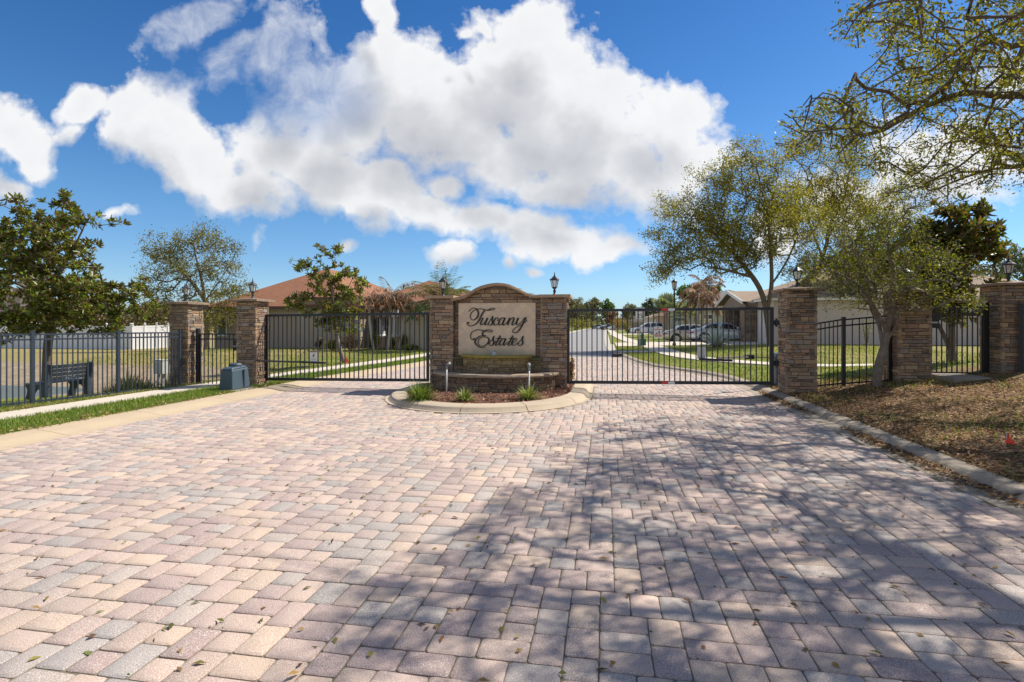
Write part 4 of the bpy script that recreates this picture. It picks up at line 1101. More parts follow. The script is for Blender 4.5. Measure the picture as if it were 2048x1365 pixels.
# ------------------------------------------------------------------ small street things
def utility_box():
    p = atd(322, 742, 14.2); z = hz(p.x, p.y)
    t = thing('meter_box', 'pale grey metal box on a short post behind the left pillar', 'utility box', (p.x, p.y, z), R(-20))
    zb, zt = atd(322,748,14.2).z-z, atd(322,721,14.2).z-z
    MB().box(-.2, .2, -.09, .09, zb, zt).build('cabinet', mat('pale_cabinet', (.55,.55,.53), .5, fine=(40, .1)), t, bev=.01)
    MB().box(-.21, .21, -.1, .1, zt+.001, zt+.02).build('hood', mat('pale_cabinet', (.55,.55,.53)), t)
    mb = MB().box(-.13, -.09, -.03, .03, -.1, zb); mb.box(.09, .13, -.03, .03, -.1, zb); mb.build('leg', mat('grey_post', (.3,.3,.3), .5), t)
utility_box()
def flag(label, px, py, d, h=.28, lean=.0, scale=1.0):
    p = atd(px, py, d); z = hz(p.x, p.y)
    t = thing('survey_flag', label, 'flag', (p.x, p.y, z), group='orange survey flags')
    top = Vector((lean, 0, h))
    MB().tube([(0,0,-.03), top*.5, top], .004, 5).build('wire', mat('flag_wire', (.5,.5,.5), .4), t)
    s = scale; mb = MB()
    vs = []
    for i in range(6):
        u = i/5; w = math.sin(u*5)*.012
        vs += [top+Vector((-.035*u*s*.6-.0, w, -.10*u*s)), top+Vector((.05*s*(.3+u)*.9, w*1.3, -.085*u*s-.02*s))]
    mb.add(vs, [(2*i, 2*i+1, 2*i+3, 2*i+2) for i in range(5)])
    o = mb.build('pennant', mat('flag_orange', (.85,.06,.02), .6), t)
    sol = o.modifiers.new('Solidify', 'SOLIDIFY'); sol.thickness = .002
dq = 6.0
for _ in range(30): q_ = atd(2010, 896, dq); dq = FPX*(HCAM-hz(q_.x, q_.y))/(896-HY)
flag('small orange flag in the leaf litter right of the kerb', 2010, 896, dq, .17, .02, 1.2)
flag('orange flag at the foot of the leaning tree beyond the left gate', 692, 738, 18.6, .32, 0, 2.0)
flag('orange flag beside the left end of the entrance wall', 857, 722, 22, .3, 0, 1.6)

def street_lamp(label, px, pyb, pyt, d, hd=1.0):
    p = atd(px, pyb, d); zt = atd(px, pyt, d).z; z = hz(p.x, p.y)
    t = thing('street_lamp', label, 'street lamp', (p.x, p.y, z), group='post lamps along the street'); H = zt-z
    MB().lathe([(.11,-.05),(.11,.12),(.07,.2),(.055,.5),(.045,H-.75),(.06,H-.72),(.04,H-.68)], n=12).build('pole', iron, t, smooth=True)
    MB().lathe([(.09,H-.68),(.16,H-.26)], n=8).build('globe', mat('lamp_globe', (.62,.60,.55), .3), t)
    mb = MB(); mb.lathe([(.10,H-.70),(.12,H-.67),(.10,H-.66)], n=8)
    for k in range(8): a = math.pi*k/4; mb.bar((.095*math.cos(a),.095*math.sin(a),H-.68),(.165*math.cos(a),.165*math.sin(a),H-.25),.012,.012)
    mb.build('cage', iron, t)
    MB().lathe([(.19,H-.26),(.17,H-.2),(.10,H-.12),(.03,H-.07),(.03,H-.03),(.005,H)], n=12).build('cap', iron, t, smooth=True)
street_lamp('tall black street lamp in front of the parked beige sedan', 1348.5, 697, 557, 33.5)
street_lamp('far street lamp with small white globe beyond the speed sign', 1254.5, 668, 607, 80)
street_lamp('street lamp seen just behind the left lantern of the entrance wall', 893.5, 700, 562, 31)

def speed_sign():
    d = 25.4; p = atd(1280, 713, d); z = hz(p.x, p.y)
    t = thing('speed_sign', 'white speed limit 25 sign on a thin grey post', 'road sign', (p.x, p.y, z), TH)
    zt, zb = atd(1280,615,d).z-z, atd(1280,640.5,d).z-z; w = 19*d/FPX
    mb = MB().box(-.025, .025, -.0, .04, -.1, zt-.02); mb.build('post', mat('grey_post', (.3,.3,.3)), t)
    pl_ = MB().plate([(-w/2+.02,zb),(w/2-.02,zb),(w/2,zb+.02),(w/2,zt-.02),(w/2-.02,zt),(-w/2+.02,zt),(-w/2,zt-.02),(-w/2,zb+.02)], -.006, -.001).build('plate', signw, t)
    H_ = zt-zb
    for txt, sz, v in (('SPEED', .115, .87), ('LIMIT', .115, .69), ('25', .30, .31)):
        o = text_mb(txt, sz, lambda x, y, q: (x, -.0085+q*.4, zb+v*H_+y)).build('lettering', signk, t); o.parent = pl_
    mb = MB(); e = .012
    for (x0, x1, z0, z1) in ((-w/2+.02,w/2-.02,zb+.015,zb+.015+e),(-w/2+.02,w/2-.02,zt-.015-e,zt-.015),(-w/2+.015,-w/2+.015+e,zb+.03,zt-.03),(w/2-.015-e,w/2-.015,zb+.03,zt-.03)): mb.box(x0,x1,-.0078,-.0065,z0,z1)
    o = mb.build('border', signk, t); o.parent = pl_
speed_sign()
def green_marker():
    d = 34; p = atd(1284.5, 679, d); z = max(hz(p.x, p.y), .05)
    t = thing('road_marker', 'dark green plastic figure shaped marker on the lawn behind the speed sign', 'marker', (p.x, p.y, z), TH)
    s = 12*d/FPX/.62; zz = atd(1284,678,d).z-z
    MB().plate([(x*s, zz+y*s) for x, y in ((-.10,0),(.10,0),(.12,.10),(.22,.14),(.20,.22),(.14,.2),(.16,.32),(.22,.40),(.16,.44),(.1,.40),(.08,.52),(.02,.62),(-.08,.60),(-.10,.48),(-.16,.36),(-.14,.2))], -.05, .05).build('figure', mat('dark_green_plastic', (.015,.10,.055), .5), t, bev=.02)
    MB().box(-.2, .2, -.15, .15, -.05, zz+.0).build('foot', mat('dark_green_plastic', (.015,.10,.055)), t)
green_marker()
def bin_(label, px, py0, py1, d, w, colr):
    p = atd(px, py1, d); z = hz(p.x, p.y); h = atd(px, py0, d).z-z
    t = thing('rubbish_bin', label, 'bin', (p.x, p.y, z), .2, 'wheeled bins')
    m_ = mat('bin_'+str(colr[1]), colr, .5)
    MB().hexa([(-w*.4,-w*.4,.08),(w*.4,-w*.4,.08),(w*.4,w*.4,.08),(-w*.4,w*.4,.08),(-w/2,-w/2,h-.1),(w/2,-w/2,h-.1),(w/2,w/2,h-.1),(-w/2,w/2,h-.1)]).build('tub', m_, t)
    MB().hexa([(-w*.54,-w*.54,h-.098),(w*.54,-w*.54,h-.098),(w*.54,w*.54,h-.098),(-w*.54,w*.54,h-.098),(-w*.5,-w*.5,h-.03),(w*.5,-w*.5,h-.03),(w*.5,w*.4,h),(-w*.5,w*.4,h)]).build('lid', m_, t)
    for s in (-1, 1): MB().tube([(s*w*.42-.03*s, w*.45, .09), (s*w*.42+.03*s, w*.45, .09)], .09, 10).build('wheel', signk, t)
bin_('dark green bin beside the front of the white SUV', 1259, 659, 668.5, 82, .62, (.02,.09,.05))
bin_('dark blue bin at the corner of the pale house, right of the gate pillar', 1623, 672, 688, 33.5, .5, (.02,.03,.06))
# storm drain hump on the kerb
p = atz(1232, 709, .1); t = thing('storm_drain', 'dark storm drain inlet in the street kerb', 'drain', (p.x, p.y, .0))
MB().hexa([(-.15,-.4,0),(.3,-.4,0),(.3,.4,0),(-.15,.4,0),(-.11,-.36,.13),(.3,-.36,.16),(.3,.36,.16),(-.11,.36,.13)]).build('hood', mat('drain_iron', (.05,.045,.04), .8, fine=(30,.4)), t, bev=.02)
MB().box(-.162, -.135, -.3, .3, .02, .09).build('opening', signk, t)
# ------------------------------------------------------------------ cars
tyre_m = mat('tyre_rubber', (.018,.018,.018), .8); rim_m = mat('alloy_rim', (.50,.50,.50), .3, metal=.9); carglass = mat('car_glass', (.015,.022,.028), .06, spec=.8)
lens_r = mat('tail_lens', (.42,.012,.012), .15, coat=.5); lens_w = mat('head_lens', (.62,.64,.66), .12); trim = mat('black_trim', (.02,.02,.02), .45); plate_m = mat('number_plate', (.6,.62,.6), .4)
def paint(name, c, metal=.0): return mat(name, c, .28, metal=metal, coat=.8)
SEDAN = dict(L=4.85, W=1.83, H=1.44, top=[(0,.62),(.02,.80),(.06,.93),(.22,.99),(.36,.98),(.60,.93),(.72,.90),(.90,.78),(.97,.68),(1,.55)],
             bot=[(0,.36),(.05,.22),(.95,.20),(1,.30)], cab=[(.11,.955),(.27,1.35),(.36,1.43),(.48,1.44),(.56,1.40),(.75,.905)], wheels=(.205,.80), r=.33, win=[(.205,.285,.40),(.41,.545,.60)])
SUV = dict(L=4.9, W=1.95, H=1.76, top=[(0,.70),(.01,.95),(.03,1.08),(.3,1.10),(.60,1.08),(.72,1.05),(.93,.94),(.985,.82),(1,.6)],
           bot=[(0,.42),(.05,.28),(.95,.26),(1,.34)], cab=[(.015,1.08),(.07,1.62),(.16,1.74),(.45,1.76),(.55,1.71),(.735,1.05)], wheels=(.20,.81), r=.38, win=[(.09,.15,.26),(.28,.30,.42),(.44,.52,.61)])
def car(label, loc, rz, S, pm, group='cars parked along the street', scale=1.0):
    """built nose towards +x, rear at x=0 of the profile"""
    t = thing('parked_car', label, 'car', loc, rz, group); Lc, Wc = S['L']*scale, S['W']
    ip = lambda arr, u: float(np.interp(u, [a for a,_ in arr], [b for _,b in arr]))
    X = lambda u: (u-.5)*Lc
    us = sorted(set([0,.01,.03,.06,.1,.15,.2,.25,.3,.36,.42,.5,.58,.65,.72,.8,.86,.9,.94,.97,.985,1]))
    rings = []
    for u in us:
        e = min(u, 1-u); w = Wc/2*(1-.20*max(0, 1-e/.07)**2-.05*max(0, 1-e/.25)); zt, zb = ip(S['top'], u), ip(S['bot'], u); zm = zb+(zt-zb)*.55
        half = [(w*.90, zb), (w*.985, zb+(zt-zb)*.2), (w, zm), (w*.975, zb+(zt-zb)*.85), (w*.90, zt-.015), (w*.62, zt+.012)]
        rings.append([(X(u), y, z) for y, z in half]+[(X(u), -y, z) for y, z in reversed(half)])
    mb = MB(); k = 12; vs = [p for r_ in rings for p in r_]
    fs = [(i*k+j, i*k+(j+1)%k, (i+1)*k+(j+1)%k, (i+1)*k+j) for i in range(len(us)-1) for j in range(k)]+[tuple(range(k)), tuple((len(us)-1)*k+j for j in range(k))]
    mb.add(vs, fs)
    body = flip_fix(mb.build('body', pm, t, smooth=True)); body.data.set_sharp_from_angle(angle=R(35))
    # cabin
    cab = S['cab']; u0, u1 = cab[0][0], cab[-1][0]
    cs = sorted(set([c[0] for c in cab]+list(np.linspace(u0, u1, 12)))); rings = []
    def cabw(u, z):
        zb = ip(S['top'], u)-.03; f = max(0, min(1, (z-zb)/(S['H']-zb))); return Wc/2*(.93-.24*f)
    for u in cs:
        zt = ip(cab, u); zb = min(ip(S['top'], u)-.03, zt-.005)
        rings.append([(X(u), cabw(u, zb), zb), (X(u), cabw(u, zb+(zt-zb)*.75), zb+(zt-zb)*.75), (X(u), cabw(u, zt)*.93, zt-.03*(zt-zb)), (X(u), cabw(u, zt)*.6, zt),
                      (X(u), -cabw(u, zt)*.6, zt), (X(u), -cabw(u, zt)*.93, zt-.03*(zt-zb)), (X(u), -cabw(u, zb+(zt-zb)*.75), zb+(zt-zb)*.75), (X(u), -cabw(u, zb), zb)])
    mb = MB(); k = 8; vs = [p for r_ in rings for p in r_]
    mb.add(vs, [(i*k+j, i*k+(j+1)%k, (i+1)*k+(j+1)%k, (i+1)*k+j) for i in range(len(cs)-1) for j in range(k)]+[tuple(range(k)), tuple((len(cs)-1)*k+j for j in range(k))])
    o = flip_fix(mb.build('roof', pm, t, smooth=True)); o.data.set_sharp_from_angle(angle=R(40))
    # glass
    def side(poly, s):
        mb = MB(); p3 = []
        for u, z in poly: p3.append((X(u), s*(cabw(u, z)+.012), z))
        mb.add(p3, [tuple(range(len(p3)))]); g = flip_fix(mb.build('side_window', carglass, t)); so_ = g.modifiers.new('Solidify', 'SOLIDIFY'); so_.thickness = .02; so_.offset = 0
    for s in (-1, 1):
        prev = None
        for (a, b_, c) in S['win']:
            def lo(u): return ip(S['top'], u)+.02
            def hi(u): return ip(cab, u)-.085
            a2 = a
            side([(a2, lo(a2)), (c, lo(c)), (c-.004, hi(c-.004)), (b_, hi(b_)), (a2+(b_-a2)*.35, max(lo(a2)+.02, min(hi(a2+(b_-a2)*.35), 9)))], s)
        # front quarter glass to the windscreen foot
        uu0 = S['win'][-1][2]+.012; uu1 = S['cab'][-1][0]-.025
        side([(uu0, ip(S['top'], uu0)+.02), (uu1, ip(S['top'], uu1)+.01), (uu0, max(ip(cab, uu0)-.09, ip(S['top'], uu0)+.06))], s)
    def screen(name, ua, ub):
        pts = []
        for u in np.linspace(ua, ub, 4):
            z = ip(cab, u)+.008; pts.append((X(u), cabw(u, z)*.80, z))
        n = len(pts); vs = pts+[(x, -y, z) for x, y, z in pts]
        g = flip_fix(MB().add(vs, [(i, i+1, n+i+1, n+i) for i in range(n-1)]).build(name, carglass, t)); so_ = g.modifiers.new('Solidify', 'SOLIDIFY'); so_.thickness = .014; so_.offset = 0
    screen('rear_window', cab[0][0]+.02, cab[1][0]-.005); screen('windscreen', cab[-2][0]+.015, cab[-1][0]-.015)
    # wheels in dark arches
    r = S['r']
    for u in S['wheels']:
        for s in (-1, 1):
            x = X(u); y = s*(Wc/2-.10)
            MB().tube([(x, y-s*.12, r+.02), (x, s*(Wc/2*.998+.004), r+.02)], r+.065, 24).build('wheel_arch', trim, t)
            wv = MB().tube([(x, y-s*.11, r), (x, y-s*.02, r), (x, s*(Wc/2-.005), r), (x, s*(Wc/2+.012), r)], [r, r, r, r*.9], 24); wh = wv.build('wheel', tyre_m, t, smooth=False)
            rb_ = MB().lathe([(r*.68,0),(r*.70,.012),(r*.62,.018),(r*.2,.006),(r*.16,.02)], n=20)
            for q in range(8):
                a = q*math.pi/4; rb_.bar((0,0,.016), (r*.64*math.cos(a), r*.64*math.sin(a), .016), .05, .012)
            rb_.v = [(x+vx, s*(Wc/2+.008+vz), r+vy) for vx, vy, vz in rb_.v]
            ri = flip_fix(rb_.build('rim', rim_m, t)); ri.parent = wh
    # lamps, plates, mirrors, handles
    for s in (-1, 1):
        wR = Wc/2
        zt = ip(S['top'], .02)
        mb = MB().hexa([(X(0)-.012, s*wR*.45, zt-.20), (X(0)-.012, s*wR*.80, zt-.20), (X(.055), s*(wR*.985), zt-.13), (X(.05), s*wR*.45, zt-.2),
                        (X(0)-.006, s*wR*.45, zt-.05), (X(0)-.006, s*wR*.80, zt-.05), (X(.065), s*(wR*.985), zt-.03), (X(.05), s*wR*.45, zt-.05)])
        flip_fix(mb.build('tail_light', lens_r, t))
        zh = ip(S['top'], .96)
        mb = MB().hexa([(X(.995), s*wR*.50, zh-.16), (X(.975), s*wR*.82, zh-.15), (X(.91), s*wR*.985, zh-.08), (X(.93), s*wR*.5, zh-.12),
                        (X(.985), s*wR*.50, zh-.05), (X(.965), s*wR*.83, zh-.03), (X(.90), s*wR*.97, zh+.02), (X(.93), s*wR*.5, zh-.02)])
        flip_fix(mb.build('headlight', lens_w, t))
        um = S['cab'][-1][0]-.10; zm = ip(S['top'], um)+.06
        MB().box(X(um)-.06, X(um)+.09, *sorted((s*(wR*.93), s*(wR+.14))), zm, zm+.13).build('mirror', pm, t, bev=.03)
        for u in (.33, .53): zz = ip(S['top'], u)-.12; MB().box(X(u)-.08, X(u)+.08, *sorted((s*wR*.96, s*(wR+.012))), zz, zz+.025).build('door_handle', pm, t)
    MB().box(X(0)-.02, X(0)+.03, -.16, .16, .55, .67).build('number_plate', plate_m, t)
    mb = MB().box(X(.985), X(1)+.012, -Wc*.3, Wc*.3, .36, .50); mb.box(X(.05), X(.95), -Wc/2*.97, Wc/2*.97, .20, .27); mb.build('lower_trim', trim, t)
    return t
silver = paint('silver_paint', (.56,.61,.66), .35); beige_p = paint('champagne_paint', (.62,.57,.50), .25); white_p = paint('white_car_paint', (.72,.73,.74)); navy = paint('navy_paint', (.03,.045,.10), .2); greyp = paint('grey_paint', (.25,.28,.32), .4)
a = atd(1381, 690, 39.6); b_ = atd(1516, 690, 38.9); Yc = a.y
car('silver blue sedan parked on the drive behind the spiky agave, nose to the garage', ((atY(1380,690,Yc).x+atY(1516,690,Yc).x)/2, Yc, hz(7.5, Yc)-.06+.03), 0, SEDAN, silver, scale=1.03)
Y2 = Yc+2.5
car('champagne beige sedan with its tail towards the street, half hidden by the silver sedan', (atY(1325,690,Y2).x+2.4, Y2, .06), R(-2), SEDAN, beige_p)
Y3 = 80.5
car('white SUV parked across a drive farther up the street', ((atY(1262,669,Y3).x+atY(1328,669,Y3).x)/2, Y3, .02), R(180+4), SUV, white_p)
for px, pyb, d, rz, S, pm, lab in ((1233, 660, 140, 200, SEDAN, white_p, 'white sedan far up the street, last but two of the row'), (1217, 659.5, 152, 205, SUV, navy, 'dark blue SUV parked far up the street behind the white sedan'),
                              (1206, 657, 185, 210, SEDAN, white_p, 'small pale sedan at the far end of the street'), (1198, 656, 200, 20, SUV, greyp, 'grey SUV farthest up the street by the dark roofed house'), (1243, 660.5, 133, 190, SEDAN, greyp, 'silver grey sedan in front of the far white sedan')):
    p = atd(px, pyb, d); car(lab, (p.x, p.y, hz(p.x, p.y)-.03), R(rz), S, pm)

# ------------------------------------------------------------------ houses
def shingle(name, c1, c2):
    m, nt, out = new_mat(name); b = N(nt, 'ShaderNodeBsdfPrincipled'); b.inputs['Roughness'].default_value = .92; b.inputs['Specular IOR Level'].default_value = .15
    pos = N(nt, 'ShaderNodeNewGeometry').outputs['Position']
    mp = N(nt, 'ShaderNodeMapping'); mp.inputs['Scale'].default_value = (1,1,1); L(nt, pos, mp.inputs['Vector'])
    sx = N(nt, 'ShaderNodeSeparateXYZ'); L(nt, pos, sx.inputs[0])
    cv = N(nt, 'ShaderNodeCombineXYZ'); L(nt, mth(nt, 'ADD', sx.outputs[0], sx.outputs[1]), cv.inputs[0]); L(nt, sx.outputs[2], cv.inputs[1])
    br = N(nt, 'ShaderNodeTexBrick'); br.inputs['Scale'].default_value = 1; br.inputs['Brick Width'].default_value = .32; br.inputs['Row Height'].default_value = .075; br.inputs['Mortar Size'].default_value = .006
    br.inputs['Color1'].default_value = c4(c1); br.inputs['Color2'].default_value = c4(c2); br.inputs['Mortar'].default_value = c4(tuple(v*.55 for v in c1)); L(nt, cv.outputs[0], br.inputs['Vector'])
    c = mixc(nt, ramp(nt, noise(nt, pos, 3.2, 6, .75), [(.35,0.),(.7,.7)]), br.outputs[0], tuple(v*.72 for v in c1))
    L(nt, c, b.inputs['Base Color']); L(nt, b.outputs[0], out.inputs[0]); return m
roof_red = shingle('terracotta_shingle', (.36,.175,.105), (.29,.135,.08)); roof_tan = shingle('tan_shingle', (.40,.31,.235), (.31,.235,.175)); roof_grey = shingle('grey_shingle', (.26,.25,.25), (.20,.195,.195)); roof_dark = shingle('dark_shingle', (.15,.12,.10), (.11,.09,.075))
wtrim = mat('white_trim', (.72,.71,.68), .5); fascia_d = mat('brown_fascia', (.09,.06,.045), .6); pane_m = mat('window_pane', (.05,.075,.075), .08)
def stucco(n, c): return mat(n, c, .9, var=(.5, .25, tuple(v*.85 for v in c)), fine=(30, .12), bmp=(40, .3, .01))
def hip(mb, x0, x1, y0, y1, ze, zr, ov=.5, th=.14):
    x0 -= ov; x1 += ov; y0 -= ov; y1 += ov; w, d = x1-x0, y1-y0; i = min(w, d)/2
    if w >= d: r0, r1 = (x0+i, (y0+y1)/2, zr), (x1-i, (y0+y1)/2, zr)
    else: r0, r1 = ((x0+x1)/2, y0+i, zr), ((x0+x1)/2, y1-i, zr)
    v = [(x0,y0,ze),(x1,y0,ze),(x1,y1,ze),(x0,y1,ze),r0,r1,(x0,y0,ze-.02),(x1,y0,ze-.02),(x1,y1,ze-.02),(x0,y1,ze-.02)]
    f = [(0,1,5,4),(1,2,5),(2,3,4,5),(3,0,4)] if w >= d else [(0,1,4),(1,2,5,4),(2,3,5),(3,0,4,5)]
    return mb.add(v, f+[(9,8,7,6),(0,6,7,1),(1,7,8,2),(2,8,9,3),(3,9,6,0)])
def soffit(mb, x0, x1, y0, y1, ze, ov=.5, h=.17):
    x0 -= ov; x1 += ov; y0 -= ov; y1 += ov; e = .03
    mb.box(x0+e, x1-e, y0+e, y0+.06, ze-h, ze-.025); mb.box(x0+e, x1-e, y1-.06, y1-e, ze-h, ze-.025); mb.box(x0+e, x0+.06, y0+.06, y1-.06, ze-h, ze-.025); mb.box(x1-.06, x1-e, y0+.06, y1-.06, ze-h, ze-.025)
    mb.box(x0+.06, x1-.06, y0+.06, y1-.06, ze-.05, ze-.03)
def window(parent, org, x0, x1, z0, z1, y, face='y', bars=(1, 1), fw=.07, sill=True):
    """framed window on a wall facing -y (face='y') or -x (face='x', then x0,x1 run along y)"""
    def B(mb, a0, a1, b0, b1, c0, c1):
        return mb.box(a0, a1, y+b0, y+b1, c0, c1) if face == 'y' else mb.box(y+b0, y+b1, a0, a1, c0, c1)
    mb = MB(); B(mb, x0-fw, x0, -.05, .02, z0-fw, z1+fw); B(mb, x1, x1+fw, -.05, .02, z0-fw, z1+fw); B(mb, x0, x1, -.05, .02, z1, z1+fw); B(mb, x0, x1, -.05, .02, z0-fw, z0)
    for k in range(1, bars[0]+1): u = x0+(x1-x0)*k/(bars[0]+1); B(mb, u-.015, u+.015, -.04, .0, z0, z1)
    for k in range(1, bars[1]+1): u = z0+(z1-z0)*k/(bars[1]+1); B(mb, x0, x1, -.042, -.001, u-.02, u+.02)
    w = mb.build('window', wtrim, parent, org)
    p = B(MB(), x0, x1, -.02, .01, z0, z1).build('pane', pane_m, parent, org); p.parent = w
    if sill: s = B(MB(), x0-fw-.05, x1+fw+.05, -.10, .0, z0-fw-.06, z0-fw-.002).build('sill', wtrim, parent, org); s.parent = w
    return w

# house on the left, red-brown hip roof
t = thing('house', 'taupe stucco house with red brown hip roof beyond the left gate', 'house', (-20, 36, -.1)); o = t.location
tau = stucco('taupe_stucco', (.36,.30,.24)); lightw = stucco('cream_stucco', (.60,.52,.42))
mb = MB().box(-25.2, -15.0, 31.5, 45, -.6, 2.58); mb.box(-15.0, -9.0, 34.6, 44.5, -.6, 2.58); mb.box(atY(596,600,31.2).x, atY(700,600,31.2).x, 31.2, 36, -.6, 3.12)
mb.build('wall', tau, t, o)
MB().box(-12.3, -6.4, 31.0, 34.59, -.5, 2.5).build('garage_wing', lightw, t, o)
mb = MB(); hip(mb, -25.2, -15.0, 31.5, 45, 2.62, 5.55); hip(mb, -17, -8.9, 34.6, 44.5, 2.62, 4.75, .45); hip(mb, atY(596,600,31.2).x, atY(700,600,31.2).x, 31.2, 37.5, 3.16, 4.3, .4); hip(mb, -12.3, -6.4, 31.0, 36.0, 2.56, 3.75, .4)
mb.build('roof', roof_red, t, o)
mb = MB(); soffit(mb, -25.2, -15.0, 31.5, 45, 2.62); soffit(mb, -17, -8.9, 34.6, 44.5, 2.62, .45); soffit(mb, atY(596,600,31.2).x, atY(700,600,31.2).x, 31.2, 37.5, 3.16, .4, .15); soffit(mb, -12.3, -6.4, 31, 36, 2.56, .4)
mb.build('fascia', fascia_d, t, o)
zw = lambda py: atd(440, py, 35.2).z
window(t, o, atY(437.5,650,31.5).x, atY(452.5,650,31.5).x, atY(445,669,31.5).z, atY(445,634,31.5).z, 31.5, bars=(0,1))
window(t, o, atY(738,650,34.6).x, atY(752,650,34.6).x, .5, 2.1, 34.6, bars=(0,1)); window(t, o, atY(770,650,34.6).x, atY(782,650,34.6).x, .5, 2.1, 34.6, bars=(0,1))
mb = MB()                                # light band and pilaster round the porch
for px in (689, 712): x = atY(px, 650, 31.15).x; MB().box(x-.06, x+.45, 31.12, 31.19, 1.0, 1.35).build('wall_shelf', wtrim, t, o)
for px in (764, 791):
    x = atY(px, 650, 33.0).x
    cm = MB().lathe([(.30,.68),(.30,.76),(.22,.80),(.20,.86),(.175,1.9),(.19,1.95)], x, 33.0, 0, 16); cm.box(x-.3, x+.3, 32.7, 33.3, 1.952, 2.06); cm.box(x-.24, x+.24, 32.76, 33.24, 2.062, 2.5)
    c_ = cm.build('porch_column', wtrim, t, o)
    b2 = MB().box(x-.36, x+.36, 32.64, 33.36, -.4, .678).build('pedestal', mat('tan_stone', (.46,.33,.21), .9, var=(4,.6,(.30,.21,.14)), fine=(30,.3)), t, o); b2.parent = c_
mb = MB().box(atY(755,650,33).x, atY(800,650,33).x, 32.7, 34.59, 2.502, 2.60); mb.build('porch_beam', wtrim, t, o)

# house on the right, long pale wall
def garage_door(t, o, x, y0, y1, z0, z1):
    mb = MB(); n = 4
    for k in range(n):
        a = z0+(z1-z0)*k/n; mb.box(x-.06, x-.01, y0, y1, a+.006, a+(z1-z0)/n-.006)
        for j in range(4): u = y0+(y1-y0)*(j+.12)/4; v = y0+(y1-y0)*(j+.88)/4; mb.box(x-.075, x-.061, u, v, a+.1, a+(z1-z0)/n-.1)
    g = mb.build('garage_door', mat('garage_white', (.72,.68,.65), .55), t, o)
    f = MB().box(x-.09, x, y0-.15, y0-.01, z0, z1+.15); f.box(x-.09, x, y1+.01, y1+.15, z0, z1+.15); f.box(x-.09, x, y0-.01, y1+.01, z1+.01, z1+.15)
    f = f.build('door_frame', wtrim, t, o); f.parent = g
t = thing('house', 'pale beige house with tan roof and stone entry columns behind the right gate', 'house', (16, 42, .15)); o = t.location
pale_w = stucco('pale_stucco', (.56,.48,.43))
mb = MB().box(10.2, 27, 35.4, 39.0, -.2, 3.05); mb.box(10.9, 27, 39.0, 50, -.2, 3.05); mb.box(10.2, 11, 46.4, 50, -.2, 3.05); mb.build('wall', pale_w, t, o)
mb = MB(); hip(mb, 10.2, 27, 35.4, 50, 3.10, 6.0, .55)
gy0, gy1, gx0 = 38.4, 46.6, 9.0          # gabled porch towards the street
gz = 3.95
mb.add([(gx0,gy0-.4,3.0),(gx0,(gy0+gy1)/2,gz),(gx0,gy1+.4,3.0),(17,gy0-.4,3.0),(17,(gy0+gy1)/2,gz),(17,gy1+.4,3.0)], [(0,3,4,1),(1,4,5,2)])
mb.build('roof', roof_tan, t, o)
mb = MB(); soffit(mb, 10.2, 27, 35.4, 50, 3.10, .55)
for s in (0, 1):
    a = Vector((gx0-.03, gy0-.45 if s == 0 else gy1+.45, 2.94)); mb.bar(a, (gx0-.03, (gy0+gy1)/2, gz-.06), .06, .22)
mb.build('fascia', wtrim, t, o)
MB().add([(9.35,gy0,2.7),(9.35,(gy0+gy1)/2,gz-.2),(9.35,gy1,2.7),(9.5,gy0,2.7),(9.5,(gy0+gy1)/2,gz-.2),(9.5,gy1,2.7),(9.35,gy0+.9,2.5),(9.35,gy1-.9,2.5)], [(0,1,2),(5,4,3),(0,3,4,1),(1,4,5,2),(2,5,3,0)]).build('gable', stucco('shaded_porch_stucco', (.27,.215,.175)), t, o)  # gable stucco darkened: the porch shade is put into its colour
for y in (39.4, 45.3):
    mb = MB(); mb.k = grout; mb.box(9.45, 10.35, y, y+1.1, -.1, 2.69)
    stones(mb, lambda s, z, d: (9.45-d, y+s, z), 0, 1.1, .0, 2.69, hmin=.08, hmax=.15, lmin=.2, lmax=.5); stones(mb, lambda s, z, d: (9.45+s, y-d, z), 0, .9, .0, 2.69, hmin=.08, hmax=.15, lmin=.2, lmax=.5)
    flip_fix(mb.build('stone_column', ST, t, o, colors=True))
MB().box(10.88, 10.95, 42.2, 43.3, .1, 2.3).build('front_door', mat('door_brown', (.10,.06,.04), .5), t, o)
garage_door(t, o, 10.2, 36.0, 38.5, .12, 2.4)
mb = MB().box(22.5, 22.9, 35.3, 35.4, .4, .9); mb.build('meter', mat('meter_grey', (.3,.3,.3), .5), t, o)
